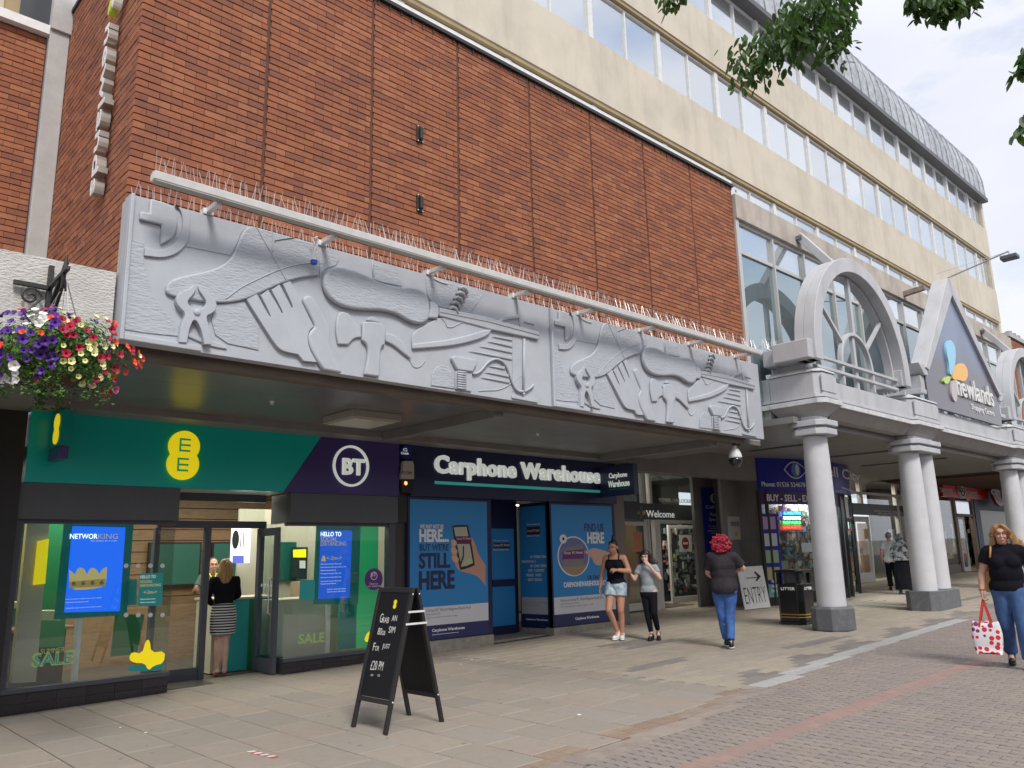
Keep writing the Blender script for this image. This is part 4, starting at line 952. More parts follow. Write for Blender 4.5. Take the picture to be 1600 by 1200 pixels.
def disc(name, c, r, Y, m, par, d=.01, rx=None, n=36, r_in=None):
    pts = [((rx or r) * math.cos(2 * math.pi * i / n), r * math.sin(2 * math.pi * i / n)) for i in range(n)]
    if r_in:
        mb = MB(); k = n
        q = [(r_in * math.cos(2 * math.pi * i / n), r_in * math.sin(2 * math.pi * i / n)) for i in range(n)]
        vs = [(c[0] + a, Y - d, c[1] + b) for a, b in pts] + [(c[0] + a, Y - d, c[1] + b) for a, b in q] + [(c[0] + a, Y, c[1] + b) for a, b in pts] + [(c[0] + a, Y, c[1] + b) for a, b in q]
        for i in range(k):
            j = (i + 1) % k; mb.f += [(i, j, k + j, k + i), (i, 2 * k + i, 2 * k + j, j), (k + i, k + j, 3 * k + j, 3 * k + i)]
        mb.v = vs; return mb.build(name, m, par)
    return MB().prism(pts, (c[0], Y, c[1]), (1, 0, 0), (0, 0, 1), (0, -1, 0), 0, d).build(name, m, par)
# ---------------- green shop
shop = thing('green_shopfront', 'green and purple shopfront with glowing blue window screens and an open glass door', 'shopfront', (4.8, 10.7, G(4.8)))
EX0, EX1, DX0, DX1 = 2.24, 7.48, 4.06, 5.62
fz0, fz1 = 2.60, 3.44
cut0, cut1 = onY(443, 767, FF).x, onY(500, 680, FF).x
MB().prism([(EX0, fz0), (cut0, fz0), (cut1 + .02, fz1), (EX0, fz1)], (0, FF, 0), (1, 0, 0), (0, 0, 1), (0, 1, 0), 0, .18).build('fascia_board', MT['teal'], shop)
MB().prism([(cut0 + .004, fz0), (EX1, fz0), (EX1, fz1), (cut1 + .024, fz1)], (0, FF, 0), (1, 0, 0), (0, 0, 1), (0, 1, 0), 0, .18).build('fascia_board', MT['aubergine'], shop)
MB().box(EX0 - .02, EX1, FF + .03, FF + .18, fz1 + .002, 3.56).build('top_board', MT['teal'], shop)
for x0, x1 in ((EX0 - .05, DX0 - .02), (DX1 - .0, EX1)): MB().box(x0, x1, FF + .03, FF + .19, 2.18, fz0 - .004).build('charcoal_panel', MT['dkpanel'], shop)
# yellow double-disc logo
lc1, lc2 = onY(288, 697, FF - .03), onY(286, 724, FF - .03)
lg = disc('logo_disc', (lc1.x, lc1.z), .20, FF, MT['yellow'], shop, .05); lg2 = disc('logo_disc', (lc2.x, lc2.z - .01), .205, FF - .001, MT['yellow'], shop, .05)
def dot_E(cx, cz, s, Y, par):
    m = MB(); pts = [(0, i / 6 * 1.25) for i in range(7)] + [(j / 5, k) for k in (0, .62, 1.25) for j in range(1, 6)]
    for a, b in pts: m.cone((cx + (a - .5) * s, Y, cz + (b - .62) * s), (cx + (a - .5) * s, Y - .003, cz + (b - .62) * s), s * .125, s * .125, 8)
    return m.build('dotted_letter', pmg, par)
pmg = mat('logo green', (.0, .42, .2), .5, emis=(0, .3, .13), estr=.15)
dot_E(lc1.x, lc1.z + .01, .12, FF - .052, shop); dot_E(lc2.x - .01, lc2.z - .02, .12, FF - .053, shop)
# ring logo
rc = onY(549, 728, FF - .02); disc('logo_ring', (rc.x, rc.z), .315, FF, MT['letterwhite'], shop, .03, r_in=.28)
TP('letter', 'BT', 534.5, 741, 568, 25, FF, MT['letterwhite'], shop, bold=.05, d=.03, per=True)
# projecting blade sign
bs = thing('blade_sign', 'small green and purple sign projecting from the left end of the green fascia', 'sign', (2.55, 10.4, 3.1))
MB().box(2.46, 2.56, 10.15, FF - .004, 2.99, 3.40).build('sign_box', MT['teal2'], bs, bevel=.004); MB().box(2.46, 2.56, 10.15, FF - .004, 2.84, 2.986).build('sign_base', MT['aubergine'], bs, bevel=.004)
for zz_, k in ((3.28, 1), (3.12, 2)):
    q = [(.115 * math.cos(t), .1 * math.sin(t)) for t in [2 * math.pi * i / 24 for i in range(24)]]
    MB().prism(q, (2.46 + .0005 * k, 10.34, zz_), (0, -1, 0), (0, 0, 1), (-1, 0, 0), 0, .008).build('logo_disc', MT['yellow'], bs)
MB().beam((2.51, 10.4, 3.4), (2.51, 10.5, 3.53), .02, .02).build('hanger', MT['steel'], bs)
# stall risers in dark tiles, sills and frames
def riser(x0, x1, z1, y=10.70):
    m = MB().box(x0, x1, y + .012, y + .2, G(x0) - .03, z1); m.build('stall_riser', MT['darkframe'], shop)
    k = int((x1 - x0) / .3)
    for i in range(k):
        for j in range(2):
            zb = G(x0) + .0 if j == 0 else z1 - (z1 - G(x0)) / 2; zt = z1 - (z1 - G(x0)) / 2 if j == 0 else z1
            MB().box(x0 + (x1 - x0) * i / k + .002, x0 + (x1 - x0) * (i + 1) / k - .002, y, y + .014, zb + .003, zt - .003).build('tile', MT['tile'], shop)
    MB().box(x0 - .01, x1 + .01, y - .03, y + .1, z1 + .002, z1 + .055).build('sill', MT['darkframe'], shop, bevel=.004)
riser(EX0 - .05, DX0, .26); riser(DX1, EX1, .26)
MB().box(1.3, EX0 - .03, 10.6, 10.9, .0, 3.42).build('pilaster', mat('black pilaster', (.018, .018, .02), .5), shop)
MB().box(.2, 1.298, 10.64, 10.9, .0, 3.42).build('red_neighbour', mat('dark red', (.16, .01, .012), .5), shop)
MB().box(EX0 - .03, EX0 + .05, 10.70, 10.82, .318, 2.18).build('frame', MT['darkframe'], shop)
MB().box(EX1 - .12, EX1, 10.70, 10.82, .318, 2.18).build('frame', MT['darkframe'], shop)
MB().box(EX1 + .002, 7.70, 10.74, 10.9, .0, 3.44).build('pilaster', mat('brown-grey pilaster', (.05, .045, .042), .5), shop)
def pane(x0, x1, y0, y1, z0, z1, par=None, nm='pane'): return MB().box(x0, x1, y0, y1, z0, z1).build(nm, MT['glass'], par or shop)
pane(EX0 + .05, DX0 - .015, 10.745, 10.755, .318, 2.18); pane(DX1 + .015, EX1 - .12, 10.745, 10.755, .318, 2.18)
pane(DX0 - .012, DX0 - .002, 10.757, 11.38, .318, 2.18); pane(DX1 + .002, DX1 + .012, 10.757, 11.38, .318, 2.18)
for x in (DX0 - .1, DX1): MB().box(x, x + .1, 10.90, 11.4, G(x) - .02, .316).build('stall_riser', MT['tile'], shop)
for x0, x1 in ((EX0 + .05, DX0), (DX1, EX1 - .12)): MB().box(x0, x1, 10.72, 10.80, 2.13, 2.179).build('frame', MT['darkframe'], shop)
# recessed doorway
DY = 11.42
MB().box(DX0 - .02, DX1 + .02, FF + .19, DY, 2.61, 2.66).build('lobby_ceiling', mat('lobby white', (.5, .5, .49), .6), shop)
MB().box(DX0 + .0, DX1 + .02, DY - .03, DY + .05, 2.12, 2.22).build('transom', MT['darkframe'], shop); MB().box(DX0, DX1, DY - .03, DY + .05, 2.5, 2.609).build('transom', MT['darkframe'], shop)
pane(DX0, DX1, DY, DY + .01, 2.221, 2.499)
MB().box(DX0 - .03, DX0 + .04, DY - .03, DY + .05, .08, 2.119).build('frame', MT['darkframe'], shop)
xp = onY(319, 950, DY).x
MB().box(xp - .05, xp + .03, DY - .04, DY + .05, .08, 2.119).build('frame', MT['darkframe'], shop)
MB().box(DX0 + .04, xp - .05, DY - .02, DY + .04, .08, .24).build('frame', MT['darkframe'], shop); pane(DX0 + .04, xp - .051, DY, DY + .01, .241, 2.119)
MB().box(DX1 - .07, DX1, DY - .03, DY + .05, .1, 2.119).build('frame', MT['darkframe'], shop)
MB().box(DX1 + .1, DX1 + .15, 10.92, DY, 2.18, 2.6).build('charcoal_panel', MT['dkpanel'], shop); MB().box(DX0 - .1, DX0 - .05, 10.82, DY, 2.18, 2.6).build('charcoal_panel', MT['dkpanel'], shop)
# open door leaf standing out at right angles
dl = MB(); xd = 5.50; dl.box(xd, xd + .05, 10.76, 10.86, .12, 2.11).box(xd, xd + .05, 11.30, 11.40, .12, 2.11).box(xd + .001, xd + .049, 10.86, 11.30, 2.0, 2.109).box(xd + .001, xd + .049, 10.86, 11.30, .121, .30)
door = dl.build('open_door', MT['darkframe'], shop); MB().box(xd + .02, xd + .03, 10.86, 11.30, .30, 2.0).build('pane', MT['glass'], door)
MB().tube([(xd - .02, 10.84, .9), (xd - .06, 10.84, .92), (xd - .06, 10.84, 1.38), (xd - .02, 10.84, 1.4)], .012, 8).build('handle', MT['chrome'], door)
for k in range(4): MB().cone((xd + .018, 10.92 + k * .1, 1.30), (xd + .012, 10.92 + k * .1, 1.30), .022, .022, 10).build('safety_dot', MT['paperwhite'], door)
# interior
inn = thing('shop_interior', 'dim interior of the green shop with timber slat wall, counters and green panels', 'shop interior', (4.9, 13, .1))
MB().box(1.4, 9.5, 10.8, 15.2, .04, .085).build('floor', MT['floor_in'], inn)
MB().box(1.4, 9.5, 10.95, 15.2, 3.0, 3.05).build('ceiling', mat('shop ceiling', (.30, .29, .26), .8), inn)
MB().box(1.9, 2.0, 10.95, 15.2, .08, 3.0).build('side_wall', MT['cream'], inn); MB().box(2.001, 2.02, 12.0, 15.2, .08, 3.0).build('green_panel', MT['green'], inn)
MB().box(9.4, 9.5, 10.95, 15.2, .08, 3.0).build('side_wall', MT['cream'], inn)
MB().box(2.0, 9.4, 15.1, 15.2, .08, 3.0).build('back_wall', mat('back wall', (.04, .07, .055), .7), inn)
for k in range(11): MB().box(4.6, 8.0, 14.6, 14.66, .9 + k * .19, 1.075 + k * .19).build('slat', MT['wood'], inn)
for xa, xb, za, zb in ((5.05, 5.95, 1.25, 2.0), (6.15, 6.95, 1.25, 2.0)):
    MB().box(xa, xb, 14.5, 14.58, za, zb).build('wall_screen', MT['black'], inn); MB().box(xa + .03, xb - .03, 14.49, 14.499, za + .03, zb - .03).build('screen_face', mat('dim green screen', (.03, .12, .09), .3, emis=(.05, .2, .14), estr=.12), inn)
MB().box(3.6, 5.9, 14.0, 14.5, .08, .95).build('counter', MT['wood'], inn, bevel=.01)
MB().box(2.35, 3.3, 12.4, 13.0, .08, .80).build('display_table', mat('dark table', (.04, .035, .03), .5), inn); MB().box(2.3, 3.4, 12.35, 13.05, .801, .84).build('table_top', MT['wood'], inn)
MB().box(2.02, 2.55, 11.5, 12.0, 1.15, 1.22).build('shelf', MT['cream'], inn); MB().box(2.03, 2.25, 11.2, 11.7, .3, 1.14).build('shelf_unit', MT['cream'], inn)
MB().box(2.04, 2.10, 11.4, 11.9, 1.62, 2.12).build('wall_poster', MT['yellow'], inn)
QP('cream_column', [(40, 806), (74, 808), (52, 1064), (14, 1066)], 11.25, MT['cream'], inn, .12); QP('green_wall', [(60, 806), (112, 808), (98, 1010), (40, 1012)], 12.3, MT['green'], inn, .05); QP('yellow_poster', [(58, 846), (75, 842), (69, 912), (51, 914)], 11.12, MT['yellow'], inn, .05); QP('wall_shelf', [(44, 953), (84, 953), (84, 968), (44, 968)], 11.9, MT['cream'], inn, .3)
# greeting desk inside the door
dk = thing('welcome_desk', 'teal and white greeting desk just inside the open door behind the customer', 'desk', (5.45, 11.95, .1))
MB().box(5.0, 5.16, 11.66, 12.25, .1, 1.10).build('end_panel', MT['cream'], dk); MB().box(5.162, 5.55, 11.66, 12.25, .1, 1.10).build('front_panel', MT['aqua'], dk); MB().box(5.552, 5.95, 11.66, 12.25, .1, 1.10).build('front_panel', MT['green'], dk)
MB().box(4.98, 5.97, 11.62, 12.3, 1.101, 1.13).build('desk_top', MT['cream'], dk)
hb = thing('hanging_screen', 'bright white poster screen with dark icons above the customer in the doorway', 'screen', (6.3, 12.7, 1.9))
MB().box(onY(363, 850, 12.7).x, onY(391, 850, 12.7).x, 12.7, 12.76, onY(363, 880, 12.7).z, onY(363, 822, 12.7).z).build('screen_face', MT['scr_white'], hb)
a = onY(368, 843, 12.698); disc('icon', (a.x, a.z), .15, 12.698, MT['black'], hb, .003, rx=.06)
a = onY(377, 843, 12.698); MB().box(a.x - .015, a.x + .0, 12.694, 12.698, a.z - .12, a.z + .12).build('icon', MT['black'], hb); MB().box(a.x + .03, a.x + .045, 12.694, 12.698, a.z - .12, a.z + .12).build('icon', MT['black'], hb)
QP('picture', [(363, 868), (381, 868), (381, 880), (363, 880)], 12.698, mat('blue picture', (.1, .12, .5), .4, emis=(.1, .12, .5), estr=.4), hb)
# counters behind the right hand window
ct = thing('cream_counter', 'rounded cream counter inside the right window of the green shop', 'counter', (6.3, 11.6, .1))
ca, cbx = 5.75, 6.55
MB().prism(smooth_poly([(ca, 0), (cbx, 0, 1), (cbx, .7, 1), (ca, .7), (ca - .06, .35)], 2), (0, 11.2, 0), (1, 0, 0), (0, 1, 0), (0, 0, 1), .1, 1.08).build('body', MT['cream'], ct)
MB().box(6.6, 7.15, 11.7, 12.4, .1, 1.3).build('side_unit', mat('tan unit', (.42, .30, .20), .6), ct)
bk = thing('leaflet_board', 'green and grey notice boards on the cream wall seen through the right window', 'notice board', (6.6, 12.4, 1.8))
MB().box(5.9, 9.3, 12.9, 12.95, .1, 2.5).build('cream_wall', MT['cream'], bk)
QP('green_board', [(430, 847), (462, 847), (462, 907), (430, 907)], 12.88, mat('deep green board', (.0, .09, .07), .4), bk, .03); QP('grey_board', [(456, 855), (480, 855), (478, 905), (454, 903)], 12.84, MT['scr_dark'], bk, .03)
QP('yellow_note', [(458, 859), (478, 858), (478, 871), (458, 871)], 12.80, MT['yellow'], bk); QP('grey_note', [(468, 876), (477, 876), (477, 888), (468, 888)], 12.80, MT['paperwhite'], bk)
gp = thing('green_window_panel', 'bright green display panel at the right end of the green shop window', 'panel', (7.3, 11.2, .3))
MB().box(7.02, 7.4, 11.05, 11.1, .3, 2.15).build('panel', mat('bright green', (.03, .42, .17), .4, emis=(.02, .3, .1), estr=.25), gp)
MB().box(6.72, 7.02, 11.06, 11.11, .3, 1.2).build('lower_panel', MT['teal2'], gp)
# window screens on white poles
def wscreen(label, pts, inner, pole, mi, Y=10.98):
    t = thing('window_screen', label, 'screen', onY(pole, 1040, Y), 'screens on poles in the window')
    QP('screen_surround', pts, Y, MT['teal2'], t, .03); QP('screen_face', inner, Y - .034, mi, t, .004)
    p = onY(pole, 1000, Y + .05); MB().cone((p.x, Y + .08, .1), (p.x, Y + .08, 1.1), .04, .04, 16).build('pole', MT['white'], t)
    p = onY(pole - 3, 812, Y); MB().box(p.x - .05, p.x + .05, Y, Y + .06, 2.1, 2.14).build('ceiling_fixing', MT['cream'], t); return t
s1 = wscreen('glowing blue window screen with a gold crown and the word networking', [(100, 812), (208, 814), (197, 961), (84, 968)], [(113, 822), (196, 824), (187, 955), (100, 957)], 122, MT['scr_blue'])
Yc = 10.98 - .039
TP('heading', 'NETWOR', 109, 842, 152, 8, Yc, MT['scr_text'], s1, bold=.01); TP('heading', 'KING', 153, 842, 184, 8, Yc, MT['gold'], s1)
TP('subtitle', 'Six years in a row', 142, 847, 183, 3.5, Yc, MT['letterwhite'], s1)
cr = [(109, 922), (108, 890, 1), (113, 894), (117, 898, 1), (122, 887), (130, 887), (136, 898, 1), (141, 887), (149, 888), (155, 897, 1), (160, 889), (167, 886, 1), (165, 916), (140, 921)]
QP('crown', cr, Yc, MT['gold'], s1, .012, 1); QP('crown_band', [(108, 909), (165, 904), (165, 916), (108, 919)], Yc - .013, mat('old gold', (.42, .34, .1), .4, metal=.4, emis=(.4, .32, .1), estr=.2), s1, .004)
TP('crown_text', '6  6  6  6', 112, 915, 162, 7, Yc - .018, MT['printgrey'], s1, bold=.03)
for y in (938, 943, 952): TP('small_print', 'Voted the best mobile network for speed', 102, y, 158 - (y == 943) * 20, 2.5, Yc, MT['letterwhite'], s1)
s2 = wscreen('blue window screen headed hello to social distancing', [(494, 820), (562, 823), (558, 944), (488, 944)], [(501, 828), (550, 829), (546, 934), (497, 936)], 513, MT['scr_blue2'])
TP('heading', 'HELLO TO', 501, 838, 533, 7, Yc, MT['scr_text'], s2, bold=.01); TP('heading', 'SOCIAL', 501, 846, 527, 7, Yc, MT['gold'], s2); TP('heading', 'DISTANCING', 501, 853, 541, 7, Yc, MT['gold'], s2)
TP('arrow', '<-2m->', 510, 875, 534, 6, Yc, MT['gold'], s2)
QP('figure_icon', [(502, 877), (504, 869), (507, 868), (509, 877)], Yc, MT['gold'], s2)
for y in (883, 888, 893, 898, 904, 910, 914): TP('small_print', 'Please keep two metres apart while you shop', 501, y, 541 - (y % 3) * 8, 2.6, Yc, MT['letterwhite'], s2)
for y in (922, 926): TP('small_print', 'Scan for more information', 511, y, 540, 2.5, Yc, MT['letterwhite'], s2)
# things stuck on the glass
GY = 10.742
st = thing('window_stickers', 'printed stickers on the windows of the green shop', 'sticker', (3.5, GY, .5))
QP('social_distancing_sticker', [(218, 896), (255, 895), (253, 946), (215, 947)], GY, MT['aqua'], st); TP('sticker_text', 'HELLO TO', 219, 904, 243, 5, GY - .004, MT['letterwhite'], st)
TP('sticker_text', 'SOCIAL', 219, 911, 238, 4, GY - .004, MT['gold'], st); TP('sticker_text', 'DISTANCING', 219, 917, 251, 4, GY - .004, MT['gold'], st); TP('sticker_text', '<-2m->', 224, 928, 245, 5, GY - .004, MT['gold'], st)
for y in (938, 943): TP('sticker_text', 'Please keep apart', 219, y, 243, 2.5, GY - .004, MT['letterwhite'], st)
for k in range(4):
    for y in (884, 961): a = onY(197 + k * 19, y, GY); disc('safety_dot', (a.x, a.z), .028, GY, MT['paperwhite'], st, .002, n=12)
TP('summer_sticker', 'SUMMER', 63, 1022, 101, 8, GY, MT['lime'], st); TP('sale_letter', 'SALE', 49, 1043, 114, 22, GY, MT['lime'], st, bold=.06, per=True); TP('sale_letter_face', 'SALE', 53, 1041, 111, 17, GY - .003, MT['aqua'], st, bold=-.005)
QP('yellow_ribbon', [(201, 1030), (206, 1018), (222, 1022), (228, 1000), (234, 1000), (236, 1020), (258, 1017), (256, 1036), (240, 1040), (232, 1048), (226, 1036), (210, 1036)], GY - .002, MT['yellow'], st, .003, 1)
QP('teal_ribbon', [(196, 1048), (204, 1040), (226, 1038), (240, 1046), (238, 1036), (256, 1030), (256, 1046), (225, 1049)], GY, MT['aqua'], st, .001, 1)
QP('teal_print', [(186, 905), (214, 905), (213, 945), (185, 946)], 10.99, MT['aqua'], st)
QP('green_display', [(180, 960), (226, 960), (214, 1022), (172, 1026)], 11.8, MT['green'], st)
TP('sale_letter', 'SALE', 466, 1007, 507, 16, GY, MT['lime'], st, bold=.03, per=True)
QP('aqua_sticker', [(469, 906), (492, 906), (491, 937), (467, 938)], GY, MT['aqua'], st)
a = onY(584, 905, GY); disc('round_sticker', (a.x, a.z), .165, GY, MT['purple_sticker'], st, .003); disc('sticker_ring', (a.x, a.z + .05), .062, GY - .004, MT['paperwhite'], st, .001, r_in=.052, n=24)
TP('sticker_text', 'BT', 579.5, 901, 588, 6, GY - .004, MT['paperwhite'], st, bold=.03); TP('sticker_text', 'Chat to', 577, 914, 590, 3.5, GY - .004, MT['paperwhite'], st); TP('sticker_text', 'our experts', 574, 918.5, 594, 3.5, GY - .004, MT['paperwhite'], st)
TP('door_lettering', 'THE GATE', 246, 835, 270, 6, GY, MT['printgrey'], st)
QP('yellow_mark', [(568, 1002), (574, 988), (580, 986), (580, 1004)], GY, MT['yellow'], st, .003, 1)
# ceiling strip light in the green shop
cl = thing('ceiling_light', 'yellowish strip light on the ceiling of the green shop', 'light', (4.9, 12.4, 2.9), 'lights in the shops')
MB().box(4.3, 5.6, 12.3, 12.38, 2.95, 2.99).build('tube', mat('lit tube', (1, .9, .5), .4, emis=(1, .85, .45), estr=3), cl)
def area(name, loc, sx, sy, e, col=(1, .93, .8), rot=(0, 0, 0)):
    l = bpy.data.lights.new(name, 'AREA'); l.shape = 'RECTANGLE'; l.size = sx; l.size_y = sy; l.energy = e; l.color = col
    o = bpy.data.objects.new(name, l); COL.objects.link(o); o.location = loc; o.rotation_euler = rot; return o
area('shop_lamp', (4.9, 12.6, 2.92), 4, 1.6, 42); area('shop_lamp', (7.3, 11.9, 2.92), 2.5, 1.2, 30); area('shop_lamp', (2.9, 11.8, 2.9), 1.0, 1.2, 22)

# ---------------- alarms between the shops
al = thing('alarm_box', 'blue five-sided alarm box between the two shop fascias', 'alarm box', (7.6, FF, 3.4))
AY = FF + .02
QP('case', [(624, 714), (624, 700), (633, 693), (641, 700), (640, 716), (633, 719)], AY, mat('alarm blue', (.01, .03, .22), .3), al, .06)
TP('lettering', 'Chubb', 626.5, 709.5, 638.5, 3.5, AY - .061, MT['letterwhite'], al, bold=.02); TP('emblem', 'G', 630, 705, 636, 5, AY - .061, MT['letterwhite'], al)
al2 = thing('alarm_box', 'white alarm box with a lit red lamp below the blue alarm box', 'alarm box', (7.6, FF, 3.1))
QP('case', [(627, 721), (641, 721), (643, 728), (643, 749), (624, 749), (624, 742)], AY, mat('alarm cream', (.5, .46, .42), .5), al2, .07); TP('lettering', 'SECOM', 625, 740, 643, 4.5, AY - .071, MT['printgrey'], al2, bold=.03)
QP('lower_case', [(624, 749.5), (643, 749.5), (643, 771), (624, 769)], AY, MT['black'], al2, .06)
a = onY(634, 755, AY - .06); MB().sphere((a.x, AY - .06, a.z), .028, .02, .03).build('lamp', mat('red lamp', (1, .08, .02), .3, emis=(1, .12, .03), estr=4), al2, smooth=True)
MB().tube([onY(618, 680, FF + .1), onY(624, 688, FF + .06), onY(634, 689, FF + .06), onY(641, 684, FF + .1)], .008, 5).build('red_wire', mat('red wire', (.4, .03, .02), .5), al2)
MB().box(7.49, 7.70, FF + .09, FF + .14, 2.2, 3.44).build('backing', MT['black'], al2)

# ---------------- navy shop
ns = thing('navy_shopfront', 'closed navy phone shopfront covered in blue moving notices', 'shopfront', (10.3, 10.7, G(10.3)))
NX0, NX1 = 7.71, 12.88; nz0 = 2.62
MB().box(NX0, NX1, FF, FF + .2, nz0, 3.44).build('fascia_board', MT['navy'], ns, bevel=.004)
TP('letter', 'Carphone Warehouse', 678.5, 747, 937, 36, FF, MT['letterwhite'], ns, bold=.06, d=.04, per=True, space=1.06)
a = onY(679, 752, FF); b = onY(937, 765, FF); MB().box(a.x, b.x, FF - .02, FF - .001, a.z - .045, a.z + .005).build('underline', mat('teal line', (.05, .38, .34), .4, emis=(.03, .3, .26), estr=.2), ns)
PY = 10.68
def cem(x0, x1, y0, y1, z1): MB().box(x0, x1, y0, y1, G(x0) - .03, z1).build('cement_base', MT['cement'], ns, bevel=.01)
P1, P2, P3, P4 = NX0, 9.50, 10.98, 12.88
cem(P1, P2, PY - .03, PY + .2, .33); cem(P3, P4, PY - .02, PY + .2, .32)
def poster(x0, x1, zs, name='poster'):
    """blue field, white band, navy foot in a navy frame"""
    MB().box(x0, x1, PY, PY + .12, zs[0], nz0 - .003).build('window_frame', MT['navy'], ns)
    MB().box(x0 + .04, x1 - .10, PY - .006, PY - .001, zs[2], nz0 - .05).build(name, MT['posterblue'], ns)
    MB().box(x0 + .04, x1 - .10, PY - .006, PY - .001, zs[1], zs[2] - .001).build('poster_footer', MT['paperwhite'], ns)
    MB().box(x0 + .04, x1 - .10, PY - .006, PY - .001, zs[0] + .02, zs[1] - .001).build('poster_foot', mat('poster navy', (.03, .035, .13), .5), ns)
za, zb = onY(762, 967, PY).z, onY(762, 934, PY).z
poster(P1, P2, (.335, .57, .86)); poster(P3, P4, (.325, .55, .86))
QY = PY - .0065
def tx(s, xl, yb, xr, h, m='letterwhite', b=.03, Y=None, nm='print'): return TP(nm, s, xl, yb, xr, h, Y or QY, MT[m], ns, bold=b, d=.001)
pm('printwhite', (.86, .87, .89), .6)
tx('WE MAY NOT BE', 656, 826, 693, 7, 'printwhite'); tx('HERE...', 655.5, 847, 701, 20, 'printwhite', .06)
tx('BUT WE\'RE', 655.5, 861, 701, 11, 'navytext', .03); tx('STILL', 655, 888.5, 703, 24, 'navytext', .06); tx('HERE', 655, 922, 710, 29, 'navytext', .06)
hd = [(764, 917), (748, 900), (735, 896), (716, 892), (712, 884), (712, 876), (706, 873), (706, 865), (711, 860), (704, 855), (707, 846), (715, 850), (730, 840), (736, 838), (742, 848), (750, 872), (764, 886)]
hd = [p for p in hd if p[0] < 760] + [(758.5, 882, 1)]
hd = [(758.5, 915, 1), (748, 901), (735, 896), (720, 893), (712, 886), (711, 879), (706, 876), (705, 868), (709, 864), (704, 858), (706, 850), (704, 846), (708, 842), (714, 846), (732, 845), (735, 838), (741, 845), (748, 868), (758.5, 882, 1)]
QP('printed_hand', hd, QY, MT['skin_print'], ns, .001, 2)
QP('printed_phone', [(706, 823), (708, 820.5), (730, 820), (732, 822), (742, 881), (741, 884), (721, 891), (718, 889)], QY - .001, MT['black'], ns, .001, 1)
QP('phone_map', [(709, 824), (729, 823), (739, 880), (721, 886)], QY - .002, MT['cream'], ns, .001); QP('map_route', [(723, 853), (725, 853), (725, 870), (720, 884), (718.5, 882), (723, 868)], QY - .003, MT['black'], ns, .001)
QP('map_park', [(724, 882), (733, 872), (738, 876), (738, 880), (727, 885)], QY - .003, mat('map green', (.5, .6, .3), .6), ns, .001)
QP('phone_tag', [(712, 838), (736, 838), (737, 850), (713, 850)], QY - .003, mat('maroon', (.12, .02, .07), .5), ns, .001); tx('Currys  PC World', 713.5, 844, 735, 4, 'printwhite', .0, QY - .004)
QP('fingers', [(704, 844), (709, 842), (714, 847), (713, 853), (706, 852)], QY - .004, MT['skin_print2'], ns, .001, 2); QP('fingers', [(704, 857), (710, 855), (715, 860), (714, 866), (706, 866)], QY - .004, MT['skin_print2'], ns, .001, 2)
QP('fingers', [(706, 869), (711, 868), (717, 872), (716, 879), (709, 878)], QY - .004, MT['skin_print2'], ns, .001, 2)
tx('Currys PC World Belgrave Retail Park', 666, 958, 736, 6, 'printgrey', 0); tx('Kettering NN16 3SE', 666, 962, 688, 2.6, 'printgrey', 0); tx('Find opening times online today', 668, 967, 715, 2.6, 'printgrey', 0)
tx('Carphone Warehouse', 675, 989, 726, 6, 'printwhite', .06); a = onY(675, 992.5, QY); MB().box(a.x, a.x + .55, QY - .001, QY, a.z, a.z + .008).build('print', MT['printwhite'], ns)
# poster two
tx('FIND US', 913, 830, 943, 12, 'navytext', .04); tx('HERE', 918, 849, 944, 17, 'printwhite', .06)
c1 = onY(896.5, 869, QY); disc('picture_ring', (c1.x, c1.z), .375, QY, MT['printwhite'], ns, .001, rx=.45); disc('picture_sky', (c1.x, c1.z), .35, QY - .0022, mat('sky print', (.16, .2, .42), .6), ns, .001, rx=.42)
QP('picture_ground', [(877, 882), (916, 880), (914, 889), (907, 897), (896, 900), (884, 894)], QY - .0025, mat('ground print', (.40, .28, .18), .6), ns, .001, 1)
QP('picture_store', [(879, 857), (911, 850), (912, 884), (881, 886)], QY - .0035, mat('store print', (.26, .24, .24), .6), ns, .001); QP('picture_sign', [(879, 862), (912, 858), (912, 873), (879, 874)], QY - .0045, mat('plum print', (.16, .03, .16), .5), ns, .001)
tx('Currys  PC World', 881, 867, 910, 5, 'printwhite', .02, QY - .0056)
c2 = onY(880, 842, QY); disc('map_pin', (c2.x, c2.z), .085, QY - .0025, MT['printwhite'], ns, .001, rx=.10); disc('map_pin_dot', (c2.x, c2.z), .03, QY - .0037, MT['black'], ns, .001)
QP('pointing_hand', [(911, 862), (923, 858), (926, 856), (938, 858), (953, 864, 1), (953, 874, 1), (945, 878), (939, 884), (931, 883), (927, 877), (924, 871), (918, 866)], QY - .005, MT['skin_print2'], ns, .001, 2)
tx('OR ONLINE', 918, 906, 944, 7, 'navytext', .03); tx('CARPHONEWAREHOUSE.COM', 881, 918, 950, 8, 'printwhite', .06)
tx('Find us at Currys PC World Belgrave Retail Park', 876, 942, 943, 6, 'printgrey', 0); tx('Kettering, Northamptonshire NN16 3SE', 876, 945.5, 905, 2.5, 'printgrey', 0); tx('Find opening times online today or call', 876, 950, 926, 2.6, 'printgrey', 0)
tx('Carphone Warehouse', 899, 970, 936, 5.5, 'printwhite', .06)
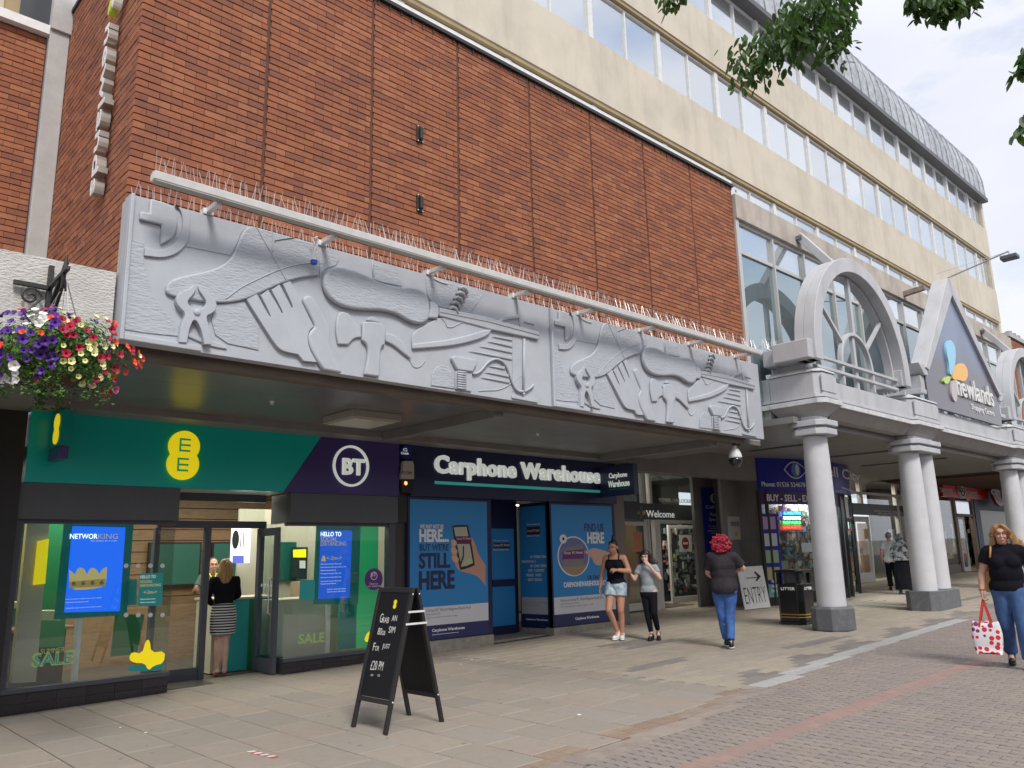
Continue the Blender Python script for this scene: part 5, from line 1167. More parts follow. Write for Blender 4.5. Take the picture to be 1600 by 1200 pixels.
# recess with door and angled notice
RYB = 11.55
MB().box(P2, 11.0, RYB + .06, RYB + .12, .1, nz0 + .2).build('recess_wall', MT['navy'], ns); MB().box(P2 - .1, P3 + .05, FF + .2, RYB + .1, nz0 + .05, nz0 + .1).build('recess_ceiling', MT['navy'], ns)
MB().box(P2 - .1, P2 - .02, PY + .12, RYB + .1, .1, nz0 + .05).build('recess_side', MT['navy'], ns)
MB().prism([(P2, 10.78), (P3 + .1, 10.86), (P3 + .1, 11.7), (P2, 11.7)], (0, 0, .17), (1, 0, 0), (0, 1, 0), (0, 0, 1), 0, .035).build('threshold', MT['cement'], ns)
for px in (777, 808): 
    a = onZ(px, 789, nz0 + .045); MB().cone((a.x, a.y, nz0 + .048), (a.x, a.y, nz0 + .03), .075, .07, 16).build('downlight', mat('lit downlight', (1, .9, .75), .4, emis=(1, .8, .55), estr=5), ns)
xa, xb = onY(768, 900, RYB).x, onY(803, 900, RYB).x; zt = onY(770, 826, RYB).z
MB().box(xa - .06, xb + .05, RYB, RYB + .05, .2, zt + .05).build('door_frame', MT['navy'], ns)
dr = MB().box(xa, xb, RYB - .02, RYB - .001, .22, zt).build('door', MT['posterblue'], ns)
MB().box(xa - .02, xb + .02, RYB - .06, RYB - .021, 1.08, 1.2).build('push_bar', MT['navy'], dr); MB().box(xa, xb, RYB - .03, RYB - .021, .205, .36).build('kick_plate', MT['navy'], dr)
DYY = RYB - .022
QP('print', [(770, 848), (797, 848), (797, 857), (770, 856)], DYY, mat('maroon2', (.06, .02, .06), .5), dr, .001); TP('print', 'Currys PC World', 771, 855, 796, 5, DYY - .001, MT['paperwhite'], dr, bold=.02); TP('print', 'We are now at', 771, 846, 794, 3, DYY, MT['paperwhite'], dr); TP('print', 'Belgrave Retail Park', 771, 861, 795, 3, DYY, MT['paperwhite'], dr, bold=.02)
# angled panel from the back of the recess out to the front
A0 = Vector((11.03, 10.70, 0)); q = onY(813, 900, RYB - .05); A1 = Vector((q.x, RYB - .05, 0)); au = (A0 - A1).normalized(); aw = Vector((0, 0, 1)); an = au.cross(aw); al_ = (A0 - A1).length
FRA = (au, aw)
def AP(nm, x0, x1, z0, z1, m, off=.0): MB().prism([(x0 * al_, z0), (x1 * al_, z0), (x1 * al_, z1), (x0 * al_, z1)], A1 + an * off, au, aw, an, 0, .004).build(nm, m, ns)
MB().prism([(0, .3), (al_, .3), (al_, nz0), (0, nz0)], A1 - an * .05, au, aw, an, 0, .045).build('side_panel', MT['navy'], ns)
MB().prism([(0, .1), (al_, .1), (al_, .297), (0, .297)], A1 - an * .06, au, aw, an, 0, .06).build('cement_base', MT['cement'], ns)
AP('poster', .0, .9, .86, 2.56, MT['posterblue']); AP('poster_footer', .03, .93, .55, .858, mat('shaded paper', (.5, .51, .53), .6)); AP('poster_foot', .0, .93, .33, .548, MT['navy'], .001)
def AT(s, x0, x1, z, h, m, b=.02, off=.005): text('print', s, A1 + an * off + au * (x0 * al_) + aw * z, (x1 - x0) * al_, h, MT[m], ns, frame=FRA, bold=b, depth=.001)
AP('print', .24, .66, 2.02, 2.17, mat('maroon3', (.06, .02, .06), .5), .004); AT('Currys PC World', .26, .64, 2.06, .06, 'paperwhite', .02, .009); AT('We are now at', .24, .66, 2.2, .035, 'paperwhite'); AT('Belgrave Retail', .26, .64, 1.98, .03, 'paperwhite')
for i, (s, a, b) in enumerate((('IN  REDIBLE DEALS', .34, .86), ('AMAZING VAL  E', .06, .50), ('BR  LLIANT SERVICE', .34, .88), ('EXPE  T SUPPORT', .26, .76), ('FRIENDL   FACES', .2, .66), ('GREAT  BRANDS', .24, .68))): AT(s, a, b, 1.58 - i * .085, .05, 'paperwhite')
AT('Find us at Currys PC World', .08, .88, .74, .028, 'printgrey', .0); AT('Northamptonshire', .08, .6, .70, .02, 'printgrey', 0); AT('Carphone Warehouse', .15, .82, .43, .04, 'paperwhite', .05)
MB().box(P3 - .0, P3 + .07, PY - .002, PY + .08, .32, nz0).build('corner_post', MT['navy'], ns)
# projecting sign
pj = thing('projecting_sign', 'dark box sign projecting over the pavement at the end of the navy fascia', 'sign', (12.95, 10.3, 3.1))
PX = 12.35
MB().box(PX, PX + .14, 9.72, FF - .01, 2.74, 3.34).build('sign_box', MT['navy'], pj, bevel=.008)
fp = ((0, -1, 0), (0, 0, 1))
text('lettering', 'Carphone', (PX - .001, 10.33, 3.06), .46, .13, MT['letterwhite'], pj, frame=fp, bold=.04, depth=.006); text('lettering', 'Warehouse', (PX - .001, 10.36, 2.91), .54, .13, MT['letterwhite'], pj, frame=fp, bold=.04, depth=.006)
MB().box(PX - .004, PX - .001, 9.84, 10.34, 2.865, 2.875).build('underline', MT['teal2'], pj)
# ================================================================== ARCADE: ENTRANCES, KIOSK, FAR SHOPS
pm('wallgrey', (.20, .195, .19), .7, col2=(.165, .16, .155), nscale=3); pm('doorwhite', (.70, .685, .65), .5); pm('blackboard', (.012, .012, .014), .5, spec=.25); pm('kioskblue', (.018, .025, .34), .3); pm('kioskpurple', (.07, .025, .13), .4)
aw_ = thing('arcade_wall', 'grey piers and walls between the navy shop and the phone kiosk', 'wall', (15, 10.9, .27))
MB().box(12.89, 13.25, 10.72, 11.2, .2, 3.46).build('pier', mat('tan pier', (.20, .18, .16), .7), aw_)
MB().box(12.96, 13.2, 11.2, 13.2, .2, 3.9).build('return_wall', MT['wallgrey'], aw_)
ax = lambda px, Y: onY(px, 900, Y).x
MB().box(ax(1093, 11.6) , ax(1137, 11.6) + .3, 11.62, 11.7, .3, 3.85).build('back_wall', MT['wallgrey'], aw_)
MB().box(ax(1138, 10.9), ax(1166, 10.9), 10.92, 11.0, .3, 3.85).build('pier', MT['wallgrey'], aw_); MB().box(ax(1166, 10.9) + .002, ax(1187, 10.9), 10.86, 11.6, .3, 3.85).build('pier', mat('lighter pier', (.24, .235, .225), .7), aw_)
nt = thing('wall_notice', 'small white notice with a yellow mark on the grey pier above the entry board', 'notice', (17.4, 10.9, 2.0))
QP('sheet', [(1136, 807), (1160, 807), (1163, 843), (1138, 843)], 10.915, mat('dull paper', (.42, .40, .38), .6), nt, .006); QP('yellow_mark', [(1148, 831), (1152, 831), (1153, 838), (1149, 838)], 10.908, mat('amber mark', (.45, .3, .05), .6), nt, .001); QP('dark_mark', [(1141, 815), (1155, 815), (1156, 822), (1142, 822)], 10.908, MT['printgrey'], nt, .001)
bn = thing('specialist_banner', 'tall dark blue repair specialist banner beside the welcome doors', 'banner', (16.8, 11.55, 1.5))
BYY = 11.6
QP('banner', [(1095, 762), (1131, 762), (1139, 868), (1103, 868)], BYY, MT['kioskblue'], bn, .01); MT['kioskblue_d'] = MT['kioskblue']
def BT_(s, xl, yb, xr, h, par=bn, Y=BYY - .012, m='paperwhite', b=.01): TP('print', s, xl, yb, xr, h, Y, MT[m], par, bold=b, d=.001)
BT_('Cell City', 1103, 796, 1133, 7); BT_('Repair', 1110, 807, 1127, 6); BT_('Specialist', 1108, 815, 1131, 6)
for i, s in enumerate(('We unlock and repair', 'mobile phones', 'Broken screens & tablets', 'while you wait')): BT_(s, 1106 + i % 2 * 4, 823 + i * 3.8, 1134 - i % 2 * 5, 2.6)
a = onY(1117, 779, BYY); disc('emblem_ring', (a.x, a.z), .13, BYY - .012, MT['paperwhite'], bn, .001, rx=.24, r_in=.115); disc('emblem', (a.x, a.z), .09, BYY - .012, mat('dull blue print', (.12, .2, .4), .5), bn, .002)

def entrance(label, Y, px_posts, z_board, board_px, word_, doors, top_z, extra=None):
    t = thing('glazed_entrance', label, 'entrance', (ax(px_posts[0], Y), Y, .3))
    return t
# first entrance
WY = 12.1
we = thing('glazed_entrance', 'shopping centre entrance with white framed doors under the Welcome board', 'entrance', (16.5, WY, .3))
wl, wr = ax(962, WY), ax(1100, WY)
MB().box(wl, wr + .1, WY - .02, WY + .1, 2.42, 2.80).build('welcome_board', MT['dkpanel'], we)
TP('lettering', 'Welcome', 1010, 808, 1054, 11, WY - .021, MT['letterwhite'], we, bold=.012)
for pts, c in (([(999, 791), (1003, 789), (1005, 797), (1002, 800)], (.1, .2, .25)), ([(1003, 799), (1008, 797), (1009, 803), (1004, 805)], (.9, .4, .08)), ([(995, 800), (1000, 799), (1001, 803), (996, 804)], (.3, .35, .2)), ([(1001, 803), (1004, 804), (1003, 812), (1000, 810)], (.2, .2, .2))): QP('petal', pts, WY - .021, mat('petal%d' % pts[0][0], c, .5), we, .003, 1)
MB().box(wl, wr + .1, WY - .0, WY + .1, 3.62, 3.70).build('top_frame', MT['doorwhite'], we)
for px in (1013, 1024, 1096): x = ax(px, WY); MB().box(x - .05, x + .05, WY - .01, WY + .1, 2.801, 3.62).build('frame_post', MT['doorwhite'], we)
pane(wl, wr, WY + .04, WY + .05, 2.801, 3.62, we)
TP('print', 'REPAIR - UNLOCKING', 1030, 784, 1086, 6, WY + .1, mat('dim cream', (.3, .3, .2), .5), we, bold=.03)
def door_frame(t, x0, x1, Y, z0, z1, w=.09, m='doorwhite', nm='door'):
    f = MB().box(x0, x0 + w, Y, Y + .06, z0, z1).box(x1 - w, x1, Y, Y + .06, z0, z1).box(x0 + w, x1 - w, Y, Y + .06, z1 - w, z1).box(x0 + w, x1 - w, Y, Y + .06, z0, z0 + w * 1.8).build(nm, MT[m], t, bevel=.006)
    MB().box(x0 + w, x1 - w, Y + .02, Y + .03, z0 + w * 1.8, z1 - w).build('pane', MT['glass'], f); return f
xa, xb, xc, xd_, xe = ax(973, WY), ax(1016, WY), ax(1027, WY), ax(1035, WY), ax(1101, WY)
MB().box(xa - .09, xa - .01, WY - .02, WY + .1, .28, 2.415).build('frame_post', MT['doorwhite'], we)
d1 = door_frame(we, xa, xb, WY, .32, 2.36); MB().box(xb + .01, xb + .07, WY - .02, WY + .1, .28, 2.415).build('frame_post', MT['doorwhite'], we)
MB().box(xc, xd_ - .0, WY - .02, WY + .1, .28, 2.415).build('frame_post', MT['doorwhite'], we); MB().box(xd_ + .001, xe - .09, WY - .02, WY + .1, 2.33, 2.415).build('frame_post', MT['doorwhite'], we); MB().box(xe - .085, xe, WY - .02, WY + .1, .28, 2.415).build('frame_post', MT['doorwhite'], we)
d2 = door_frame(we, ax(1049, WY + .8), ax(1094, WY + .8), WY + .8, .32, 2.33)
QP('orange_notice', [(989, 832), (1003, 831), (1004, 862), (990, 862)], WY + .0, mat('salmon paper', (.62, .26, .15), .6), d1, .004)
QP('sign_plate', [(1061, 836), (1080, 836), (1081, 862), (1062, 862)], WY + .79, MT['paperwhite'], d2, .004); a = onY(1071, 849, WY + .785); disc('no_entry_disc', (a.x, a.z), .16, WY + .785, mat('dark red disc', (.3, .03, .03), .5), d2, .003); MB().box(a.x - .11, a.x + .11, WY + .775, WY + .781, a.z - .03, a.z + .03).build('bar', MT['paperwhite'], d2)
hall = thing('mall_interior', 'dim shop displays inside the shopping centre behind the welcome doors', 'interior', (17, 14, .3))
MB().box(14.3, 22, 15.5, 15.6, .3, 3.9).build('back_wall', mat('hall back', (.10, .10, .095), .8), hall); MB().box(14.2, 24, WY + .1, 15.5, .28, .32).build('floor', MT['floor_in'], hall); MB().box(14.2, 22, WY + .12, 15.5, 3.72, 3.8).build('ceiling', mat('hall ceil', (.16, .19, .17), .8), hall)
MB().box(ax(975, 12.6), ax(1008, 12.6), 12.8, 12.9, .4, 2.3).build('brick_look_panel', mat('tan brick', (.34, .17, .10), .8, col2=(.26, .22, .10), nscale=4), hall)
pal = [mat('goods%d' % i, c, .5) for i, c in enumerate(((.55, .55, .55), (.09, .09, .1), (.35, .33, .3), (.2, .22, .26), (.45, .12, .08), (.1, .22, .38), (.5, .42, .2), (.14, .3, .2), (.7, .7, .72), (.28, .2, .14)))]
def goods(n, fn, par, nm='goods'):
    ms = [MB() for _ in pal]
    for i in range(n): fn(ms[min(int(rs.random() ** 1.3 * len(pal)), len(pal) - 1)])
    for m_, mt in zip(ms, pal):
        if m_.v: m_.build(nm, mt, par, stuff=True)
def g1(m):
    x, z = rs.uniform(ax(1040, 13.6), ax(1100, 13.6)), rs.uniform(.5, 2.3); w, h = rs.uniform(.05, .14), rs.uniform(.06, .2); m.box(x, x + w, 13.6, 13.66, z, z + h)
goods(160, g1, hall); MB().box(ax(1035, 13.7), ax(1102, 13.7), 13.68, 13.75, .32, 2.5).build('display_wall', MT['scr_dark'], hall)
MB().box(16.0, 16.5, 13.0, 13.3, 3.68, 3.719).build('hall_lamp', mat('hall lamp', (1, .95, .8), .4, emis=(1, .95, .8), estr=3), hall); area('hall_lamp_light', (17, 13.2, 3.6), 3, 1.5, 45); area('hall_lamp_light', (28.5, 13, 3.85), 4, 1.2, 60); area('shop_lamp', (36, 12.6, 3.9), 4, 1.2, 60)

# ---------------- phone kiosk with its bowed front
ki = thing('phone_kiosk', 'bow fronted phone kiosk with a blue eye emblem fascia behind the first pillar', 'kiosk', (20.3, 10, .35))
def bow(t):      # 0..1 along the front
    P = [(17.95, 10.30), (19.3, 9.62), (21.6, 9.40), (22.95, 10.35)]
    return Vector(tuple(sum(c * p[i] for c, p in zip(((1 - t) ** 3, 3 * t * (1 - t) ** 2, 3 * t * t * (1 - t), t ** 3), P)) for i in (0, 1)) + (0,))
NB = 16
def bow_band(nm, t0, t1, z0, z1, off, m, par=ki, th=.04):
    k = max(2, int((t1 - t0) * NB)); P = []; Q = []
    for i in range(k + 1):
        t = t0 + (t1 - t0) * i / k; p = bow(t); d = (bow(t + .01) - bow(t - .01)).normalized(); n = Vector((d.y, -d.x, 0)); P.append(p + n * off); Q.append(p + n * (off - th))
    vs = [(p.x, p.y, z) for z in (z0, z1) for p in P] + [(p.x, p.y, z) for z in (z0, z1) for p in Q]; c = k + 1; fs = []
    for i in range(k): fs += [(i, i + 1, c + i + 1, c + i), (2 * c + i, 3 * c + i, 3 * c + i + 1, 2 * c + i + 1), (c + i, c + i + 1, 3 * c + i + 1, 3 * c + i), (i, 2 * c + i, 2 * c + i + 1, i + 1)]
    fs += [(0, c, 3 * c, 2 * c), (k, 2 * c + k, 3 * c + k, c + k)]
    return MB().add(vs, fs).build(nm, m, par)
def bow_t(px, z):    # where a picture column meets the bowed front
    lo, hi = 0, 1
    for _ in range(30):
        md = (lo + hi) / 2; q = bow(md) + Vector((0, 0, z)) - CAM_P
        if 800 + FPX * q.dot(r_) / q.dot(f_) < px: lo = md
        else: hi = md
    return lo
def bow_text(nm, s, px0, px1, z, h, m, b=.01, off=.05, per=False):
    t0, t1 = bow_t(px0, z), bow_t(px1, z); a, c = bow(t0), bow(t1); u = (c - a).normalized(); n = Vector((u.y, -u.x, 0))
    sag = max(0, max((bow(t0 + (t1 - t0) * i / 8) - a).dot(n) for i in range(9)))
    return text(nm, s, a + n * (off + sag) + Vector((0, 0, z)), (c - a).length, h, m, ki, frame=(u, (0, 0, 1)), bold=b, depth=.004)
bow_band('fascia', 0, 1, 3.06, 3.855, .04, MT['kioskblue']); bow_band('purple_band', 0, .62, 2.72, 3.04, .02, MT['kioskpurple']); bow_band('header', 0, 1, 3.041, 3.059, .03, MT['black'])
bow_text('lettering', 'Phone: 01536 524678', 1186, 1254, 3.15, .12, MT['paperwhite'], .015); bow_text('lettering', 'Cell City', 1256, 1333, 3.38, .36, MT['paperwhite'], .012); bow_text('lettering', 'cellcity@email', 1301, 1327, 3.15, .07, MT['paperwhite'])
bow_text('lettering', 'BUY - SELL - EXCHANGE', 1191, 1296, 2.79, .17, MT['paperwhite'], .03, .03)
tE = bow_t(1241, 3.5); e0 = bow(tE); d_ = (bow(tE + .02) - bow(tE - .02)).normalized(); n_ = Vector((d_.y, -d_.x, 0)); ec = e0 + n_ * .05 + Vector((0, 0, 3.58))
def emb(pts, m, off, nm): MB().prism(smooth_poly(pts, 2), ec + n_ * off, d_, (0, 0, 1), n_, 0, .004).build(nm, m, ki)
emb([(-.42, 0, 1), (-.2, .2), (.1, .22), (.42, 0, 1), (.1, -.24), (-.2, -.2)], MT['paperwhite'], 0, 'eye_emblem'); emb([(-.38, 0, 1), (-.19, .17), (.09, .19), (.38, 0, 1), (.09, -.21), (-.19, -.17)], MT['kioskblue'], .005, 'eye_emblem')
emb([(.17 * math.cos(i), .19 * math.sin(i)) for i in [k * .63 for k in range(10)]], mat('globe blue', (.1, .25, .6), .5), .010, 'globe'); emb([(-.02, .12), (.06, .15), (.12, .05), (.08, -.1), (.02, -.15), (-.02, -.02)], MT['paperwhite'], .015, 'globe_land')
# posts, glazing, posters
for t in (.0, .045, .60, .66, .90, 1.0): 
    p = bow(t); MB().cone((p.x, p.y, .3), (p.x, p.y, 3.06), .05, .05, 8).build('post', MT['black'], ki)
bow_band('window', .045, .60, .62, 2.72, -.01, MT['glass'], th=.008); bow_band('sill', 0, .62, .3, .62, .02, MT['black']); bow_band('side_window', .90, 1, .62, 2.75, -.01, MT['glass'], th=.008); bow_band('sill', .9, 1, .3, .62, .02, mat('sill grey', (.2, .2, .22), .5))
for z in (1.35, 1.0): bow_band('ledge', .05, .60, z, z + .02, -.2, MT['chrome'], th=.02)
cols_post = [(.45, .3, .5), (.5, .55, .55), (.3, .4, .25), (.45, .4, .2), (.15, .4, .4)]
for i, c in enumerate(cols_post):
    z = 2.42 - i * .40; bow_band('poster', .008, .085, z - .3, z, .03, mat('poster%d' % i, c, .6), th=.006)
bow_band('poster_strip', .003, .10, .62, 2.5, .022, MT['kioskblue'], th=.006)
for i, s in enumerate(('WE BUY', 'CRACKED', 'PHONES')): bow_text('print', s, 1204, 1213, .85 - i * .11, .07, MT['paperwhite'], .03, .04)
def g2(m):
    t = rs.uniform(.10, .59); p = bow(t); d = (bow(t + .01) - bow(t - .01)).normalized(); n = Vector((d.y, -d.x, 0)); z = rs.uniform(1.05, 2.6); w, h = rs.uniform(.025, .075), rs.uniform(.05, .17)
    m.prism([(-w, 0), (w, 0), (w, h), (-w, h)], p - n * rs.uniform(.12, .4) + Vector((0, 0, z)), d, (0, 0, 1), n, 0, .03)
goods(620, g2, ki)
bow_band('back_panel', .05, .62, .3, 3.05, -.45, mat('peg board', (.14, .135, .12), .6))
for z in (1.38, 1.70, 2.02): bow_band('shelf_rail', .06, .59, z, z + .015, -.1, MT['chrome'], th=.02)
bow_band('white_strip', bow_t(1221, 2.0), bow_t(1262, 2.0), 2.10, 2.17, -.03, MT['paperwhite'], th=.006)
bow_band('box_print', bow_t(1254, 1.7), bow_t(1272, 1.7), 1.55, 1.78, -.03, MT['paperwhite'], th=.01); bow_band('box_print', bow_t(1215, 1.7), bow_t(1230, 1.7), 1.15, 1.35, -.03, pal[2], th=.01)
# glowing sign in the window
def led(nm, z0, z1, col, s, scol, p0=1222, p1=1253):
    bow_band(nm, bow_t(p0, z1), bow_t(p1, z1), z0, z1, -.02, mat(nm, tuple(c * .1 for c in col), .4, emis=col, estr=.55), th=.02)
    if s: bow_text('sign_text', s, p0 + 2, p1 - 2, z0 + .02, (z1 - z0) * .7, mat('t' + nm, scol, .4, emis=scol, estr=1.5), .03, .0)
led('led_blue', 2.45, 2.56, (.0, .06, 1), 'ALL MOBILE PHONE', (.1, .5, 1)); led('led_dark', 2.33, 2.449, (.01, .01, .3), 'UNLOCKING', (1, 1, 1)); led('led_green', 2.22, 2.329, (.0, .25, .03), 'REPAIRS', (.1, 1, .2)); led('led_red', 2.11, 2.219, (1, .03, .02), 'GADGETS', (.8, .1, .05))
bow_band('led_side', .93, .985, 2.35, 2.55, .0, mat('lb2', (0, .02, .3), .4, emis=(0, .08, 1), estr=1), th=.02); bow_band('led_side', .93, .985, 2.2, 2.349, .0, mat('lg2', (0, .2, .1), .4, emis=(.0, .6, .15), estr=.8), th=.02); bow_band('led_side', .93, .985, 2.1, 2.199, .0, mat('lr2', (.3, 0, 0), .4, emis=(1, .03, .02), estr=.8), th=.02)
bow_band('advert', .68, .86, 2.42, 3.0, -.02, MT['paperwhite'], th=.01); bow_band('advert_phone', .79, .84, 2.46, 2.96, -.008, MT['scr_dark'], th=.008)
bow_band('door_frame', .66, .90, 2.32, 2.42, -.01, MT['black']); bow_band('side_sign', .92, 1.0, 2.8, 3.0, .0, MT['paperwhite'], th=.006)
def g3(m):
    t = rs.uniform(.91, .995); p = bow(t); z = rs.uniform(.7, 2.1); m.box(p.x - .1, p.x + .05, p.y + .1, p.y + .16, z, z + rs.uniform(.06, .2))
goods(40, g3, ki); MB().box(20.5, 22.2, 11.2, 11.3, .6, 2.3).build('inner_case', mat('bright case', (.45, .5, .5), .4, emis=(.4, .5, .5), estr=.25), ki)
for k in range(5): MB().box(20.6 + k * .32, 20.64 + k * .32, 11.14, 11.19, .6, 2.3).build('case_divider', MT['black'], ki)
MB().box(18.3, 23.0, 10.95, 11.05, .3, 3.85).build('rear_wall', MT['wallgrey'], ki) if False else None
MB().box(18.0, 18.06, 10.35, 12.0, .3, 3.85).build('side_wall', MT['wallgrey'], ki); MB().box(18.0, 23.1, 12.0, 12.06, .3, 3.85).build('rear_wall', MT['wallgrey'], ki)
MB().box(22.9, 22.96, 10.5, 12.0, .3, 3.85).build('side_wall', MT['wallgrey'], ki)
area('kiosk_lamp', (19.75, 9.97, 2.98), 1.5, .14, 60, (.95, .98, 1)); area('kiosk_lamp', (21.2, 10.6, 3.0), 1.5, .4, 14, (.95, .98, 1))
# ---------------- second entrance
EY2 = 12.0
e2 = thing('glazed_entrance', 'glazed entrance with a white door between the kiosk and the red shop', 'entrance', (28, EY2, .5))
x0, x1 = 23.0, ax(1428, EY2)
MB().box(x0, x1 + .2, EY2 - .02, EY2 + .08, 2.72, 3.10).build('notice_board', MT['dkpanel'], e2)
for i, s in enumerate(('OPENING HOURS MONDAY - SATURDAY 9AM - 5.30PM', 'SUNDAY 10.30AM - 4.30PM THANK YOU FOR SHOPPING', 'PLEASE KEEP LEFT AND OBSERVE DISTANCING')): TP('print', s, 1366 + i * 6, 799.5 + i * 3.6, 1416, 2.4, EY2 - .021, MT['paperwhite'], e2, bold=.02)
MB().box(x0, x1 + .2, EY2, EY2 + .08, 3.42, 3.50).build('transom', MT['doorwhite'], e2)
for px in (1359, 1415): x = ax(px, EY2); MB().box(x - .09, x + .09, EY2 - .03, EY2 + .1, .45, 3.9).build('frame_post', MT['doorwhite'], e2) if px > 1400 else MB().box(x - .09, x + .09, EY2 - .03, EY2 + .1, 3.101, 3.9).build('frame_post', MT['doorwhite'], e2)
pane(x0, x1, EY2 + .03, EY2 + .04, 3.101, 3.42, e2); pane(ax(1368, EY2), x1, EY2 + .03, EY2 + .04, .5, 2.72, e2)
dd = door_frame(e2, ax(1342, EY2), ax(1368, EY2), EY2, .47, 2.66, .18); QP('notice', [(1352, 826), (1357, 826), (1358, 842), (1353, 842)], EY2 - .001, mat('pale amber paper', (.6, .42, .2), .6), dd, .004); MB().box(ax(1351, EY2), ax(1355, EY2), EY2 - .05, EY2 - .01, 1.4, 1.6).build('handle', MT['paperwhite'], dd)
MB().box(23, 33, 15, 15.1, .4, 4).build('back_wall', mat('green hall', (.05, .10, .07), .8, col2=(.12, .03, .03), nscale=.8, ramp=(.5, .6)), e2); MB().box(23, 33, 12.4, 15, .46, .5).build('floor', MT['floor_in'], e2)
MB().box(ax(1352, 13), ax(1362, 13), 13, 13.1, .5, 2.5).build('amber_display', mat('amber display', (.22, .08, .03), .6, col2=(.4, .22, .08), nscale=3), e2); QP('window_picture', [(1388, 827), (1398, 827), (1399, 848), (1389, 848)], 12.3, MT['paperwhite'], e2)
MB().box(23, 33, 12.08, 15, 3.92, 3.97).build('hall_ceiling', MT['soffit'], e2)
MB().box(x1 + .2, 33.2, 11.4, 12.2, .5, 3.9).build('wall', MT['wallgrey'], e2)
# ---------------- red exchange shop and its neighbour
CY = 11.3
cx_ = thing('red_shopfront', 'red fronted exchange shop with tall brown framed windows far along the arcade', 'shopfront', (36, CY, .6))
QP('fascia', [(1466, 751), (1537, 757), (1538, 782), (1467, 776)], CY, mat('red fascia', (.75, .03, .03), .3), cx_, .15)
TP('lettering', 'TAINMENT', 1469, 769, 1489, 7, CY - .151, MT['paperwhite'], cx_, bold=.03); TP('lettering', 'EXCHANGE', 1508, 773, 1527, 6, CY - .151, MT['paperwhite'], cx_, bold=.03)
a = onY(1501, 765, CY - .15); disc('emblem_disc', (a.x, a.z), .36, CY - .15, MT['paperwhite'], cx_, .06); disc('emblem_ring', (a.x, a.z), .27, CY - .211, MT['black'], cx_, .01, r_in=.22); TP('emblem_letters', 'ex', 1498, 769, 1507, 8, CY - .215, MT['black'], cx_, bold=.03)
bf = mat('brown frame', (.16, .12, .09), .5)
for px in (1476, 1480, 1507, 1535): x = ax(px, CY); MB().box(x - .12, x + .12, CY, CY + .15, .55, 3.5).build('frame', bf, cx_)
xl, xm, xr = ax(1480, CY), ax(1507, CY), ax(1535, CY)
MB().box(xl, xm, CY + .05, CY + .07, .9, 3.4).build('pane', MT['glass'], cx_); MB().box(xl, xm, CY + .02, CY + .12, .55, .9).build('stall_riser', bf, cx_); MB().box(xm, xr, CY, CY + .12, 2.75, 2.85).build('transom', bf, cx_); MB().box(xm, xr, CY + .05, CY + .07, 2.85, 3.4).build('pane', MT['bwin'], cx_)
door_frame(cx_, xm + .15, ax(1520, CY), CY + .02, .6, 2.73, .1)
MB().box(33, 50, 14, 14.1, .5, 4).build('back_wall', mat('dark shop', (.05, .045, .05), .8), cx_); goods(60, lambda m: (lambda x, z: m.box(x, x + .3, 13.2, 13.3, z, z + rs.uniform(.1, .5)))(rs.uniform(34, 42), rs.uniform(.7, 3)), cx_)
QP('window_poster', [(1487, 823), (1497, 822), (1499, 846), (1489, 847)], CY + .3, mat('blue white print', (.4, .5, .75), .5), cx_)
c3 = thing('blue_shopfront', 'blue shopfront with a round red and white sign at the far right', 'shopfront', (40, CY, .7))
xq = ax(1541, CY); MB().box(xr + .15, 60, CY - .03, CY + .2, 3.05, 4.1).build('fascia', mat('slate blue', (.05, .11, .19), .5), c3); MB().box(xr + .15, xq + .3, CY - .02, CY + .1, .6, 3.05).build('pier', mat('slate blue2', (.05, .10, .17), .5), c3)
MB().box(xq + .3, 60, CY + .05, CY + .08, 1.2, 3.05).build('pane', mat('pale blind', (.28, .28, .24), .3), c3); MB().box(xq + .3, 60, CY, CY + .1, .6, 1.2).build('stall_riser', mat('slate blue3', (.05, .1, .16), .5), c3)
a = onY(1556, 768, CY - .35); disc('round_sign', (a.x, a.z), .62, CY - .35, mat('deep red sign', (.28, .012, .02), .3), c3, .12, rx=.85); disc('sign_ring', (a.x, a.z), .44, CY - .471, MT['paperwhite'], c3, .01, rx=.60, r_in=.34)
TP('lettering', 'ce', 1549, 773, 1563, 9, CY - .473, MT['paperwhite'], c3, bold=.05)
